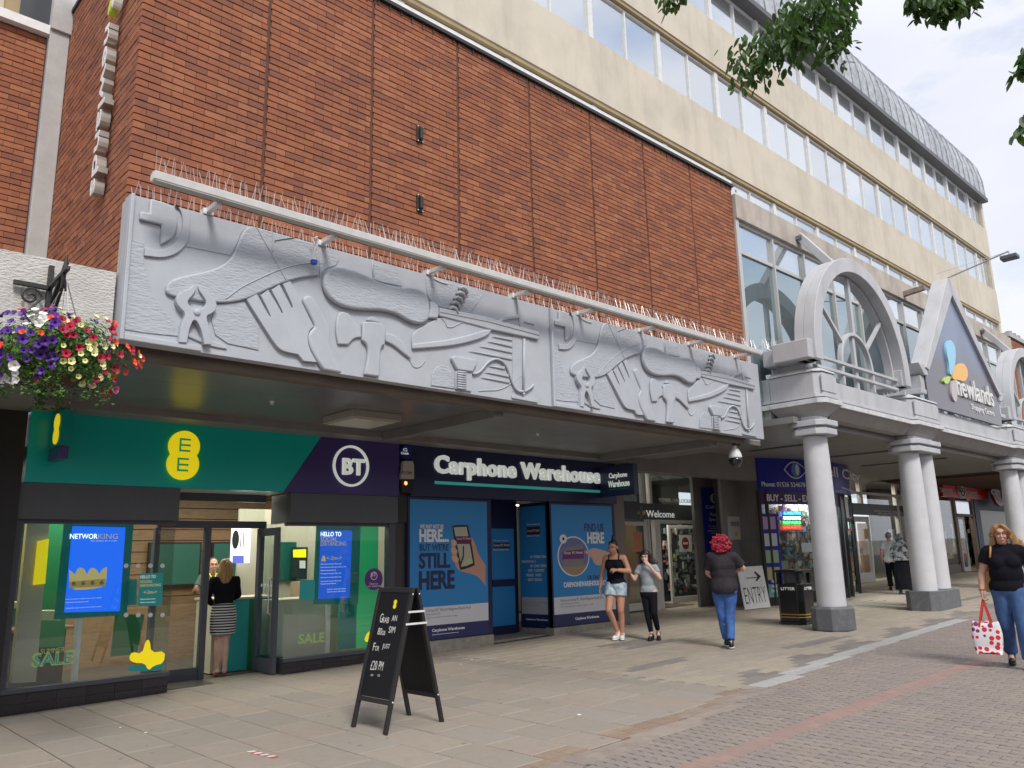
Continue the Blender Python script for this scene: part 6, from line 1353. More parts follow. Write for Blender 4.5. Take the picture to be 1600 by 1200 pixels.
# ================================================================== STREET OBJECTS
# chalk board
def ab(px, py, Y): return onY(px, py, Y)
F1, F2, B1, B2 = onG(559, 1133), onG(615, 1146), onG(628, 1119), onG(685, 1132)
ABc = (F1 + F2 + B1 + B2) / 4; fu = (F2 - F1).normalized(); wd = (F2 - F1).length * .97; fn = Vector((fu.y, -fu.x, 0)).normalized()
sbd = thing('chalk_board', 'black folding chalkboard handwritten in white standing open on the pavement', 'sandwich board', (ABc.x, ABc.y, G(ABc.x)))
H_ = 1.27; hh = ABc + fn * 0; base = Vector((ABc.x, ABc.y, G(ABc.x)))
for s, nm in ((1, 'front_panel'), (-1, 'rear_panel')):
    foot = base + fn * s * .33; top = base + fn * s * .025 + Vector((0, 0, H_)); up_ = (top - foot).normalized(); nn = (fu.cross(up_)) * (1 if s > 0 else -1); Ls = (top - foot).length
    if nn.dot(fn) * s < 0: nn = -nn
    nn = nn * 1.0
    rot = Matrix((fu, up_, fu.cross(up_))).transposed()
    for e in (-1, 1):
        MB().obox(foot + fu * (e * (wd / 2 - .022)) + up_ * (Ls / 2), .022, Ls / 2, .016, rot).build('leg', MT['black'], sbd, bevel=.003)
    for h0 in (.26, Ls - .025): MB().obox(foot + up_ * h0, wd / 2 - .045, .022, .014, rot).build('rail', MT['black'], sbd, bevel=.003)
    pn = MB().obox(foot + up_ * ((.27 + Ls) / 2) , wd / 2 - .04, (Ls - .3) / 2, .008, rot).build(nm, MT['blackboard'], sbd)
    if s > 0:
        o_ = foot + nn * .0095; FRB = (fu, up_)
        chalk = mat('chalk', (.75, .75, .72), .9)
        def CH_(st, x, z, w, h, rt=.03): text('chalk_writing', st, o_ + fu * (x - wd / 2) + up_ * z, w, h, chalk, pn, frame=FRB, bold=-.006, depth=.0006, rot=rt)
        CH_('G', .12, .965, .045, .085, .0); CH_('RAB', .165, .965, .105, .055, -.02); CH_('AN', .315, .985, .08, .055, .04); CH_('80', .125, .85, .065, .065, -.03); CH_('GB', .195, .85, .055, .04, -.02); CH_('SIM', .30, .875, .10, .06, .02); CH_('F', .10, .70, .035, .07, .03); CH_('OR', .14, .70, .06, .045, .0); CH_('JUST', .25, .715, .12, .055, .03); CH_('£20', .125, .52, .10, .085, .06); CH_('PM', .25, .53, .07, .08, -.03); CH_('=', .15, .47, .04, .014, 0); CH_('=', .26, .475, .04, .014, 0)
        for zz_ in (1.165, 1.125):
            q = [(.024 * math.cos(t), .024 * math.sin(t)) for t in [2 * math.pi * i / 20 for i in range(20)]]
            MB().prism(q, o_ + up_ * (zz_ + .0) + fu * .04, fu, up_, fu.cross(up_) if fu.cross(up_).dot(nn) > 0 else -fu.cross(up_), 0, .003 if zz_ > 1.14 else .0032).build('logo_sticker', mat('yellow vinyl', (.95, .8, .02), .4), pn)
    for e in (-1, 1):
        for h0 in (Ls - .06, .27): MB().sphere(foot + fu * (e * wd / 2) + up_ * h0, .008).build('bolt', MT['white'], sbd)
for h0 in (1.05, .94):
    k = 1 - h0 / H_
    MB().beam(base + fu * (wd / 2 + .006) + fn * (.33 * k + .04) + Vector((0, 0, h0)), base + fu * (wd / 2 + .006) - fn * (.33 * k + .04) + Vector((0, 0, h0)), .006, .018).build('stay', MT['white'], sbd)
# leaning entry board
eb_ = thing('entry_board', 'white board with an arrow and the hand drawn word ENTRY leaning on the grey pier', 'sign', (18.1, 10.65, .32))
E0 = onY(1164, 948, 10.20); E1 = onY(1204, 948, 10.02); E0.z = G(E0.x); E1.z = G(E1.x); eu = (E1 - E0).normalized(); eup = (onY(1158, 890, E0.y + .12) - E0); eup = Vector((0, .12, .92)).normalized(); ew = (E1 - E0).length; eh = .95
enn = eu.cross(eup)
if enn.y > 0: enn = -enn
E0 = E0 + Vector((0, 0, .01))
MB().prism([(0, 0), (ew, 0), (ew, eh), (0, eh)], E0, eu, eup, enn, -.02, 0).build('board', MT['white'], eb_)
EF = (eu, eup); pen = mat('marker pen', (.01, .01, .012), .6)
text('handwriting', 'ENTRY', E0 + enn * .0005 + eu * (ew * .08) + eup * .12, ew * .84, .36, pen, eb_, frame=EF, bold=-.012, depth=.001)
MB().prism([(ew * .28, .70), (ew * .72, .70), (ew * .62, .81), (ew * .66, .84), (ew * .86, .71), (ew * .66, .60), (ew * .62, .63), (ew * .70, .68), (ew * .28, .68)], E0 + enn * .0005, eu, eup, enn, 0, .001).build('arrow', pen, eb_)
# litter bin
bc = (onG(1218, 986) + onG(1276, 990)) / 2; bx, by = onG(1247, 974).x, onG(1247, 974).y; bz = G(bx)
bin_ = thing('litter_bin', 'black litter bin with gold bands and slots standing against the first round pillar', 'litter bin', (bx, by, bz))
bl = mat('bin black', (.012, .012, .013), .25, coat=.3)
def oc(r, c): return [(-r + c, -r), (r - c, -r), (r, -r + c), (r, r - c), (r - c, r), (-r + c, r), (-r, r - c), (-r, -r + c)]
oB = (bx, by, bz); AXS = ((1, 0, 0), (0, 1, 0), (0, 0, 1))
MB().prism(oc(.275, .08), oB, *AXS, 0, .05).build('foot', bl, bin_); MB().prism(oc(.265, .09), oB, *AXS, .051, .74).build('body', bl, bin_, bevel=.012)
for sx in (-1, 1):
    for sy in (-1, 1): MB().box(bx + sx * .20 - .035, bx + sx * .20 + .035, by + sy * .20 - .035, by + sy * .20 + .035, bz + .741, bz + .93).build('corner_post', bl, bin_)
MB().prism(oc(.15, .05), oB, *AXS, .741, .925).build('inner_drum', mat('bin inside', (.10, .10, .11), .5), bin_); MB().prism(oc(.285, .09), oB, *AXS, .931, .99).build('lid', bl, bin_, bevel=.012)
gold = mat('gold band', (.42, .28, .06), .45)
for z in (.12, .17): MB().prism(oc(.2665, .09), (bx, by, bz), *AXS, z, z + .018).build('gold_band', gold, bin_)
text('lettering', 'LITTER', (bx - .14, by - .266, bz + .62), .28, .05, MT['letterwhite'], bin_, bold=.0, depth=.002); text('lettering', 'LITTER', (bx - .266, by + .14, bz + .62), .28, .05, MT['letterwhite'], bin_, frame=((0, -1, 0), (0, 0, 1)), bold=.0, depth=.002)
# mast floodlights on the gable and on the arches
for a0, a1, lab in (((21.15, 6.75, 8.12), (21.2, 5.0, 8.5), 'floodlight on a thin rod over the apex of the triangular sign'),):
    fl = thing('floodlight', lab, 'floodlight', a0)
    MB().tube([a0, a1], .02, 6).build('rod', MT['steel'], fl); MB().tube([(a0[0], a0[1] - .1, a0[2] + .25), a1], .006, 4).build('guy_wire', MT['steel'], fl)
    MB().obox((a1[0], a1[1], a1[2] - .16), .14, .18, .05).build('lamp_head', MT['darkgutter'], fl, bevel=.02); MB().tube([a1, (a1[0], a1[1], a1[2] - .12)], .015, 6).build('bracket', MT['steel'], fl)
    MB().beam((21.0, 7.45, 8.0), (21.0, 6.9, 8.05), .12, .12).build('wall_arm', mat('rusty steel', (.22, .15, .1), .7, col2=(.35, .3, .26), nscale=9), fl)
# ================================================================== HANGING BASKET
hb_ = thing('hanging_basket', 'overflowing hanging basket of purple, red, orange and pale yellow petunias', 'flower basket', (1.62, 6.95, 3.1))
bcn = Vector((1.63, 6.98, 3.29))
leafm = mat('basket leaf', (.10, .22, .03), .6, rnd=.35); leafm2 = mat('basket dark leaf', (.035, .10, .02), .6, rnd=.3)
rb_ = random.Random(11)
MB().lathe([(.05, -.28), (.16, -.22), (.25, -.1), (.28, .0)], bcn, 20).build('basket_bowl', mat('coir liner', (.07, .045, .03), .95), hb_)
mbs = [MB(), MB()]
def bpt(k=1.0):
    while True:
        u, v, w = rb_.gauss(0, 1), rb_.gauss(0, 1), rb_.gauss(0, 1); l = math.sqrt(u * u + v * v + w * w)
        if w / l > -.75: break
    n = Vector((u, v, w)) / l; lump = 1 + .3 * noise.noise(n * 2.1 + Vector((.3, 1.7, .4)))
    return bcn + Vector((n.x * .49, n.y * .44, n.z * (.30 if n.z > 0 else .36) - .0)) * lump * k, n
for i in range(7000):
    p, n = bpt(rb_.uniform(.45, 1.02)); s = rb_.uniform(.012, .026); a = Vector((rb_.gauss(0, 1), rb_.gauss(0, 1), rb_.gauss(0, 1))).normalized(); b = (n + a * .8).normalized().cross(a).normalized(); c = b.cross(n).normalized()
    mbs[rb_.random() < .4].add([p - b * s, p + c * s * .55 + n * .004, p + b * s, p - c * s * .55], [(0, 1, 2, 3)])
for i in range(14):            # trailing stems
    an = rb_.uniform(0, 6.28); p = bcn + Vector((math.cos(an) * .36, math.sin(an) * .34, -.16)); 
    for j in range(60):
        q = p + Vector((rb_.gauss(0, .03), rb_.gauss(0, .03), -rb_.uniform(0, .24))); s = rb_.uniform(.010, .02); a = Vector((rb_.gauss(0, 1), rb_.gauss(0, 1), rb_.gauss(0, 1))).normalized(); b = a.orthogonal().normalized(); mbs[j % 2].add([q - a * s, q + b * s * .6, q + a * s, q - b * s * .6], [(0, 1, 2, 3)])
mbs[0].build('foliage', leafm, hb_, stuff=True); mbs[1].build('foliage', leafm2, hb_, stuff=True)
def flower_mesh(nm, col, r, throat, ruffle=.12):
    m = MB(); n = 10; vs = [(0, 0, -.012)]; 
    for i in range(n): a = 2 * math.pi * i / n; rr = r * (1 - ruffle * (i % 2)); vs.append((math.cos(a) * r * .3, math.sin(a) * r * .3, .0)); vs.append((math.cos(a) * rr, math.sin(a) * rr, .012 + .006 * (i % 2)))
    fs = [(0, 1 + 2 * i, 1 + 2 * ((i + 1) % n)) for i in range(n)]; fs2 = [(1 + 2 * i, 2 + 2 * i, 2 + 2 * ((i + 1) % n), 1 + 2 * ((i + 1) % n)) for i in range(n)]
    m.add(vs, fs + fs2); me = m.mesh(nm, [mat(nm + ' petal', col, .5, rnd=.15), mat(nm + ' throat', throat, .5)])
    for i in range(n): me.polygons[i].material_index = 1
    return me
kinds = {'purple': flower_mesh('purple_flower', (.09, .02, .26), .040, (.03, .0, .1)), 'red': flower_mesh('red_flower', (.42, .01, .05), .038, (.15, 0, .02)), 'orange': flower_mesh('orange_flower', (.80, .10, .03), .036, (.5, .05, .02)),
         'yellow': flower_mesh('yellow_flower', (.78, .76, .38), .030, (.45, .38, .03)), 'white': flower_mesh('white_flower', (.82, .80, .80), .042, (.6, .6, .4)), 'pink': flower_mesh('pink_flower', (.60, .12, .30), .036, (.3, .02, .1))}
def zone(p):
    d = p - CAM_P; x = 800 + FPX * d.dot(r_) / d.dot(f_); y = 600 - FPX * d.dot(u_) / d.dot(f_)
    if x < 30 and y > 570: return 'white' if rb_.random() < .7 else 'purple'
    if y < 515 and 40 < x < 70: return 'white'
    if y > 600: return rb_.choice(('yellow', 'pink', 'red'))
    if x < 92: return 'purple' if rb_.random() < .75 else rb_.choice(('red', 'orange', 'orange'))
    if x > 175: return rb_.choice(('yellow', 'orange', 'red', 'orange', 'red'))
    if y < 528: return rb_.choice(('red', 'red', 'yellow', 'red', 'purple'))
    return rb_.choice(('yellow', 'yellow', 'yellow', 'yellow', 'yellow', 'red'))
placed = []
for i in range(3000):
    p, n = bpt(1.05)
    if n.dot((CAM_P - p).normalized()) < -.25 or any((p - q).length < .046 for q in placed): continue
    placed.append(p); me = kinds[zone(p)]
    if len(placed) > 185: break
    o = bpy.data.objects.new('flower', me); COL.objects.link(o); o.parent = hb_
    nn = (n + Vector((rb_.gauss(0, .25), -.45 + rb_.gauss(0, .25), .15 + rb_.gauss(0, .25)))).normalized()
    o.rotation_euler = nn.to_track_quat('Z', 'Y').to_euler(); o.location = p - hb_.location; k = rb_.uniform(.65, 1.05); o.scale = (k, k, k)
for a in (0, 1, 2): 
    an = .5 + a * 2.1; MB().tube([bcn + Vector((math.cos(an) * .28, math.sin(an) * .28, .0)), bcn + Vector((0, 0, .62))], .005, 4).build('chain', MT['steel'], hb_)
bk_ = thing('basket_bracket', 'old black wrought iron scroll bracket holding the flower basket on the white fascia', 'bracket', (1.6, 7.4, 3.6))
bxk = 1.60
MB().box(bxk - .02, bxk + .02, 7.37, 7.415, 3.5, 4.15).build('wall_bar', MT['blackmet'], bk_, bevel=.004); MB().beam((bxk, 7.37, 3.95), (bxk, 6.85, 3.98), .035, .035).build('top_bar', MT['blackmet'], bk_, bevel=.004)
MB().tube([(bxk, 7.37, 3.62), (bxk, 7.15, 3.68), (bxk, 6.98, 3.85), (bxk, 6.95, 3.96)], .014, 6).build('brace', MT['blackmet'], bk_)
for sc in (-1, 1):
    pts = [Vector((bxk - .14 + math.cos(t) * .085 * (1 - t / 11), 7.36, 3.93 - .09 + math.sin(t) * .085 * (1 - t / 11))) for t in [k * .4 for k in range(24)]]
    if sc < 0: MB().tube([Vector((bxk - .06, 7.36, 3.55)), Vector((bxk - .17, 7.36, 3.68))] + [p for p in pts[::1]], .010, 6).build('scroll', MT['blackmet'], bk_)
MB().box(bxk - .27, bxk - .02, 7.35, 7.39, 3.925, 3.96).build('cross_bar', MT['blackmet'], bk_); MB().cone((bxk, 6.93, 3.97), (bxk, 6.93, 4.1), .02, .012, 8).build('finial', MT['blackmet'], bk_); MB().beam((bxk + .01, 7.3, 3.8), (bxk + .01, 6.95, 4.06), .03, .03).build('brace', MT['blackmet'], bk_)
MB().tube([(bxk, 6.95, 3.93), (bxk + .03, 6.97, 3.82)], .012, 6).build('hook', MT['blackmet'], bk_)

# ================================================================== TREE (its trunk stands just outside the picture)
tr_ = thing('street_tree', 'leafy tree whose outer branches hang into the top right of the view', 'tree', (11.2, .2, G(11.2)))
bark = mat('bark', (.10, .08, .06), .9, bump=.02, bscale=12, stretch=(1, 1, .3))
MT['leafd'] = mat('tree leaf', (.042, .095, .02), .5, rnd=.45)
N, K = nodes(MT['leafd']); tl_ = N.new('ShaderNodeBsdfTranslucent'); tl_.inputs['Color'].default_value = (.16, .34, .04, 1); mz_ = N.new('ShaderNodeMixShader'); mz_.inputs['Fac'].default_value = .18; K(N['Principled BSDF'].outputs[0], mz_.inputs[1]); K(tl_.outputs[0], mz_.inputs[2]); K(mz_.outputs[0], N['Material Output'].inputs['Surface'])
trunk = MB().tube([(11.2, .2, .2), (11.15, .25, 2), (11.0, .3, 4), (10.7, .4, 5.6), (10.3, .6, 7.2)], [.2, .17, .15, .12, .07], 12).build('trunk', bark, tr_, smooth=True)
rt = random.Random(21)
lm = MB(); lm.add([(0, 0, 0), (.018, .02, .006), (.026, .05, .0), (.020, .08, -.004), (0, .105, -.014), (-.017, .078, -.006), (-.027, .05, 0), (-.019, .018, .006), (0, .05, -.010)], [(0, 1, 8), (1, 2, 8), (2, 3, 8), (3, 4, 8), (4, 5, 8), (5, 6, 8), (6, 7, 8), (7, 0, 8)])
LME = lm.mesh('leaf', MT['leafd'])
leaves = []
def at_d(px, py, D):
    d = _ray(px, py); return CAM_P + d * D
def cluster(pts, D, n, spread, size=1.0):
    """leaves along a drooping twig through measured points"""
    P = [at_d(x, y, D + dz) for x, y, dz in pts]
    for i in range(n):
        t = rt.uniform(0, len(P) - 1.001); k = int(t); f = t - k; p = P[k].lerp(P[k + 1], f) + Vector([max(-1.5, min(1.5, rt.gauss(0, 1))) for _ in 'xyz']) * spread
        leaves.append((p, size * rt.uniform(.75, 1.2)))
    return P
D = 7.2
base_ = Vector((10.7, .4, 5.6)); tw = []
tw.append(cluster([(1330, -60, .3), (1280, 5, .1), (1235, 45, 0), (1190, 85, 0), (1165, 105, 0)], D, 560, .115, .9))
tw.append(cluster([(1340, -50, .6), (1310, 15, .5), (1300, 60, .4), (1305, 85, .4)], D, 400, .10, .9))
tw.append(cluster([(1290, -20, -.3), (1265, 40, -.3), (1225, 70, -.3)], D, 330, .11, .9))
tw.append(cluster([(1530, -70, 0), (1505, -12, 0), (1480, 8, 0), (1450, 6, 0), (1425, -4, 0)], D - .4, 400, .07, .9))
tw.append(cluster([(1530, -60, .3), (1512, -8, .3), (1510, 12, .3)], D - .4, 130, .05, .9))
tw.append(cluster([(1090, -50, 0), (1060, -10, 0), (1040, 3, 0)], D, 110, .05, .9))
tw.append(cluster([(1680, 30, 0), (1630, 60, 0), (1600, 90, 0), (1592, 118, 0)], 5.4, 120, .022, .9))
tw.append(cluster([(1690, 110, 0), (1640, 140, 0), (1605, 170, 0), (1590, 205, 0)], 5.2, 34, .018, 1.0))
for P in tw:
    MB().tube([base_, (base_ + P[0]) / 2 + Vector((0, 0, 1.7)), P[0]], [.06, .04, .02], 6).build('branch', bark, tr_, smooth=True)
    MB().tube(P, [.018] + [.007] * (len(P) - 1), 5).build('twig', bark, tr_, smooth=True)
for i in range(1500):       # crown above and beyond the frame
    an = rt.uniform(0, 6.28); rr = 2.6 * rt.random() ** .5; q_ = Vector((11.3 + math.cos(an) * rr, .2 + math.sin(an) * rr, 8.0 + rt.gauss(0, .8)))
    if not seen(q_, 20): leaves.append((q_, 1.3))
vis = [l for l in leaves if seen(l[0], 30)]; ids = set(map(id, vis)); rest = [l for l in leaves if id(l) not in ids]; vis.sort(key=lambda l: depth_to_cam(l[0]))
vis = [l for l in vis if not (1340 < 800 + FPX * (l[0] - CAM_P).dot(r_) / depth_to_cam(l[0]) < 1395)]
def lmat(p, s):
    dr_ = Vector((rt.gauss(0, .7), rt.gauss(0, .7), -.9)).normalized(); z = Vector((rt.gauss(0, .6), rt.gauss(0, .6), 1)); x = dr_.cross(z).normalized(); z = x.cross(dr_)
    return Matrix.Translation(p) @ Matrix((x * s, dr_ * s, z * s)).transposed().to_4x4()
for p, s in vis[:300]:
    o = bpy.data.objects.new('leaf', LME); COL.objects.link(o); o.parent = tr_; m = lmat(p, s); m.translation = m.translation - tr_.location; o.matrix_local = m
mb = MB()
for p, s in vis[300:] + rest: m = lmat(p, s); mb.add([m @ Vector(v) for v in lm.v], lm.f)
mb.build('leaves', MT['leafd'], tr_, stuff=True)
if True:
    # ============================================================== OPPOSITE SIDE OF THE STREET (seen only in the glass)
    op = thing('opposite_terrace', 'brick terrace with chimneys across the street, seen mirrored in the shop windows', 'building', (10, -10, 0))
    obr = mat('opposite brick', (.20, .11, .08), .85, col2=(.16, .085, .065), nscale=8)
    MB().box(-25, 60, -16, -10, 0, 5.0).build('wall', obr, op); MB().prism([(-16, 5.0), (-9.7, 5.0), (-13, 6.8)], (-25, 0, 0), (0, 1, 0), (0, 0, 1), (1, 0, 0), 0, 85).build('roof', mat('slate', (.11, .11, .125), .7), op)
    for i in range(12):
        x = -20 + i * 6.5; MB().box(x, x + 1.2, -13.6, -12.8, 6.4, 8.0).build('chimney', obr, op)
        for j in range(3): MB().cone((x + .25 + j * .35, -13.2, 8.0), (x + .25 + j * .35, -13.2, 8.5), .12, .1, 8).build('chimney_pot', obr, op)
        for z in (.8, 3.3):
            w_ = MB().box(x + 1, x + 2.4, -9.99, -9.96, z, z + 1.5).build('window', MT['darkframe'], op); MB().box(x + 1.08, x + 2.32, -9.959, -9.95, z + .08, z + 1.52).build('pane', MT['scr_dark'], w_)
        MB().box(x - 1.5, x + 4.5, -9.99, -9.95, 2.45, 3.1).build('shop_fascia', mat('opp fascia %d' % i, random.Random(i).choice(((.5, .5, .48), (.1, .12, .2), (.3, .05, .05), (.12, .2, .12))), .5), op)
# ================================================================== PEOPLE
def rc(mb, a, b, ra, rb, n=12, flat=None):
    """round cone between two joints"""
    a = Vector(a); b = Vector(b); d = b - a
    if d.length < 1e-4: mb.sphere(a, ra); return
    dn = d.normalized(); pts = []; rad = []
    for k in (-80, -55, -30, 0): t = R(k); pts.append(a + dn * ra * math.sin(t)); rad.append(ra * math.cos(t))
    for k in (0, 30, 55, 80): t = R(k); pts.append(b + dn * rb * math.sin(t)); rad.append(rb * math.cos(t))
    mb.tube(pts, rad, n)
def blob(name, prims, m, parent=None, voxel=.01, it=3, cut=None, disp=None):
    mb = MB()
    for p in prims:
        if p[0] == 'c': rc(mb, *p[1:])
        elif p[0] == 'f': mb.cone(p[1], p[2], p[3], p[4], 16)
        elif p[0] == 'e': mb.sphere(p[1], *p[2], 16, 10)
        elif p[0] == 'b': mb.obox(p[1], *p[2])
    me = mb.mesh(name); o = bpy.data.objects.new(name, me); COL.objects.link(o)
    r = o.modifiers.new('r', 'REMESH'); r.mode = 'VOXEL'; r.voxel_size = voxel
    s = o.modifiers.new('s', 'SMOOTH'); s.iterations = it; s.factor = .5
    bpy.context.view_layer.update(); me2 = bpy.data.meshes.new_from_object(o.evaluated_get(bpy.context.evaluated_depsgraph_get()))
    bpy.data.objects.remove(o); me2.name = name
    if disp:
        am, fr_, st_ = disp
        for v in me2.vertices:
            q = Vector((v.co.x * fr_, v.co.y * fr_, v.co.z * fr_ * st_)); v.co += noise.noise_vector(q) * am
    if cut:
        bm = bmesh.new(); bm.from_mesh(me2)
        for co, no in cut: bmesh.ops.bisect_plane(bm, geom=bm.verts[:] + bm.edges[:] + bm.faces[:], plane_co=co, plane_no=no, clear_outer=True)
        bm.to_mesh(me2); bm.free()
    me2.materials.clear(); me2.materials.append(m); me2.polygons.foreach_set('use_smooth', [True] * len(me2.polygons))
    o = bpy.data.objects.new(name, me2); COL.objects.link(o)
    if parent: o.parent = parent
    return o
V = Vector
skin = mat('skin', (.58, .33, .24), .5, col2=(.52, .28, .20), nscale=20); N, K = nodes(skin); N['Principled BSDF'].inputs['Subsurface Weight'].default_value = .05
skin_pale = mat('pale skin', (.66, .42, .33), .5, col2=(.60, .36, .28), nscale=20); skin_tan = mat('tanned skin', (.52, .27, .17), .5, col2=(.46, .23, .15), nscale=20)
denim = mat('denim', (.035, .085, .21), .8, col2=(.055, .12, .28), nscale=14, bump=.002, bscale=25); bdenim = mat('bright denim', (.03, .09, .30), .8, col2=(.06, .16, .42), nscale=9, bump=.003, bscale=20)
paledenim = mat('pale denim', (.20, .33, .48), .8, col2=(.55, .60, .62), nscale=14); blackc = mat('black cloth', (.010, .010, .015), .9, spec=.12, bump=.003, bscale=14); greyc = mat('grey tee', (.33, .37, .40), .8, col2=(.28, .32, .35), nscale=6, bump=.003, bscale=14)
darkc = mat('charcoal tee', (.028, .024, .031), .9, spec=.15, col2=(.045, .04, .046), nscale=5, bump=.005, bscale=10); blk = mat('shoe black', (.012, .012, .012), .35); wht = mat('shoe white', (.75, .75, .75), .5)
hblond = mat('blonde hair', (.42, .24, .10), .45, col2=(.24, .12, .05), nscale=30, stretch=(1, 1, .15), bump=.01, bscale=60); hdark = mat('dark hair', (.018, .011, .009), .4, bump=.006, bscale=40); hred = mat('red hair', (.42, .02, .05), .55, col2=(.26, .01, .03), nscale=26, bump=.012, bscale=40)
eyem = mat('eye', (.05, .03, .025), .3); lipm = mat('lips', (.38, .11, .10), .5); browm = mat('brow', (.10, .05, .03), .7); soled = mat('sole', (.5, .5, .48), .6)
def hand(W, d, n, side, curl=.5, s=1.0):
    """wrist, direction of the fingers, palm normal, thumb side"""
    W = V(W); d = V(d).normalized(); n = V(n); n = (n - d * n.dot(d)).normalized(); t = d.cross(n).normalized() * side; P = []
    for k in (-.024, -.008, .009, .025): P.append(('c', W + t * k * .7 * s, W + d * .075 * s + t * k * s, .014 * s, .0125 * s, 8))
    for k, ln in ((-.027, .055), (-.009, .066), (.009, .072), (.027, .064)):
        a = W + d * .078 * s + t * k * s; d1 = (d * math.cos(curl) + n * math.sin(curl)); b = a + d1 * ln * .55 * s; d2 = (d * math.cos(curl * 2.1) + n * math.sin(curl * 2.1)); P += [('c', a, b, .0095 * s, .0085 * s, 8), ('c', b, b + d2 * ln * .5 * s, .0085 * s, .007 * s, 8)]
    a = W + d * .02 * s + t * .026 * s; b = a + (d * .7 + t * .6 + n * .35).normalized() * .038 * s; P += [('c', a, b, .0125 * s, .0105 * s, 8), ('c', b, b + (d * .85 + t * .1 + n * .5).normalized() * .03 * s, .0105 * s, .008 * s, 8)]
    return P
def person(label, loc, theta, J, k=1.0, sk=skin, group=None, head_yaw=0, head_pitch=0, voxel=.0095, girth=1.0, bust=.0, hands=None, face=True, fat=0):
    """J: joints in metres, the figure faces -Y before it is turned by theta. Returns the body and its primitives."""
    Hd = J['head']; N_ = J['neck']; g = girth; P = {}
    hy = Matrix.Rotation(head_yaw, 3, 'Z') @ Matrix.Rotation(head_pitch, 3, 'X'); F = lambda x, y, z: Hd + hy @ V((x, y, z)) * k * 1.07
    P['head'] = [('e', F(0, .012, .03), (.074 * k, .092 * k, .088 * k)), ('e', F(0, -.02, -.035), (.058 * k, .068 * k, .075 * k)), ('e', F(0, -.05, -.078), (.032 * k, .03 * k, .028 * k)), ('c', F(0, -.088, .012), F(0, -.102, -.024), .009 * k, .0135 * k, 8), ('e', F(0, -.082, -.058), (.02 * k, .012 * k, .014 * k)), ('c', F(.03, -.073, -.02), F(.036, -.06, -.03), .018 * k, .02 * k, 8), ('c', F(-.03, -.073, -.02), F(-.036, -.06, -.03), .018 * k, .02 * k, 8), ('c', F(-.035, -.082, .034), F(.035, -.082, .034), .012 * k, .012 * k, 8)]
    for s in (-1, 1): P['head'].append(('e', F(s * .076, .012, -.01), (.012 * k, .02 * k, .03 * k)))
    P['neck'] = [('c', N_ - V((0, -.01, .03)), Hd + hy @ V((0, .015, -.07)) * k, .056 * k, .05 * k)]
    SL, SR, HL, HR = J['sl'], J['sr'], J['hl'], J['hr']; ch = (SL + SR) / 2; pv = (HL + HR) / 2; mid = ch.lerp(pv, .5)
    P['torso'] = [('c', SL + V((-.02, 0, -.01)) * k, SR + V((.02, 0, -.01)) * k, .058 * g * k, .058 * g * k), ('e', ch + V((0, .0, -.12)) * k, (.150 * g * k, .105 * g * k, .17 * k)), ('e', ch.lerp(pv, .58) + V((0, -.005 - fat * .3, 0)) * k, ((.128 + fat) * g * k, (.098 + fat * .8) * g * k, .16 * k)), ('e', pv + V((0, .012, .03)) * k, ((.160 + fat * .5) * g * k, (.118 + fat * .5) * g * k, .13 * k)), ('c', N_ - V((0, 0, .02)), ch + V((0, 0, -.01)), .058 * k, .07 * k), ('c', N_, SL.lerp(ch, .25) + V((0, 0, .0)), .045 * k, .05 * k), ('c', N_, SR.lerp(ch, .25), .045 * k, .05 * k)]
    if bust:
        for s in (-1, 1): P['torso'].append(('e', ch + V((s * .072, -.085, -.135)) * k, (bust * k, bust * .85 * k, bust * k)))
    for a in 'lr': P['torso'].append(('e', (HL if a == 'l' else HR) + V((0, .055, -.01)) * k, (.085 * g * k, .085 * g * k, .09 * k)))
    arms = []
    for a in 'lr':
        S_, E_, W_ = J['s' + a], J['e' + a], J['w' + a]; arms += [('c', S_, E_, .050 * g * k, .040 * g * k), ('c', E_, E_.lerp(W_, .35), .040 * g * k, .041 * g * k), ('c', E_.lerp(W_, .35), W_, .041 * g * k, .026 * k)]
    P['arms'] = arms; legs = []; g0 = g; g = min(g, 1.0)
    for a in 'lr':
        h, kn, an, to = J['h' + a], J['k' + a], J['a' + a], J['t' + a]; cb = V((0, .018, 0)) * k
        legs += [('c', h, h.lerp(kn, .4), .092 * g * k, .082 * g * k), ('c', h.lerp(kn, .4), kn, .082 * g * k, .056 * g * k), ('c', kn, kn.lerp(an, .35) + cb, .052 * g * k, .054 * g * k), ('c', kn.lerp(an, .35) + cb, an, .053 * g * k, .034 * k)]
    P['legs'] = legs; g = g0; feet = []
    for a in 'lr':
        an, to = J['a' + a], J['t' + a]; hl = an + (an - to).normalized() * .03 * k + V((0, 0, -.04)) * k
        feet += [('c', an, an + V((0, 0, -.03)) * k, .036 * k, .036 * k), ('c', hl, to, .034 * k, .032 * k), ('c', an + V((0, 0, -.01)), to + V((0, 0, .005)), .034 * k, .026 * k)]
    P['feet'] = feet; hp = []
    for a, sd in (('l', 1), ('r', -1)):
        W_, E_ = J['w' + a], J['e' + a]; hd_ = (hands or {}).get(a); d = (W_ - E_).normalized()
        hp += hand(W_, *(hd_ or (d, V((-sd, 0, 0)) + V((0, 0, .01)), sd, .45)), s=k)
    P['hands'] = hp
    body = blob('person', sum(P.values(), []), sk, None, voxel); body.location = loc; body.rotation_euler.z = theta
    tag(body, label, 'person', group)
    if face:
        for s in (-1, 1):
            MB().sphere(F(s * .031, -.0835, .012), .0125 * k, .006 * k, .006 * k, 8, 6).build2('eye', eyem, body); MB().tube([F(s * .016, -.097, .034), F(s * .034, -.098, .040), F(s * .05, -.083, .036)], .0035 * k, 5).build2('eyebrow', browm, body)
        MB().tube([F(-.022, -.088, -.058), F(0, -.097, -.056), F(.022, -.088, -.058)], .0055 * k, 6).build2('mouth', lipm, body)
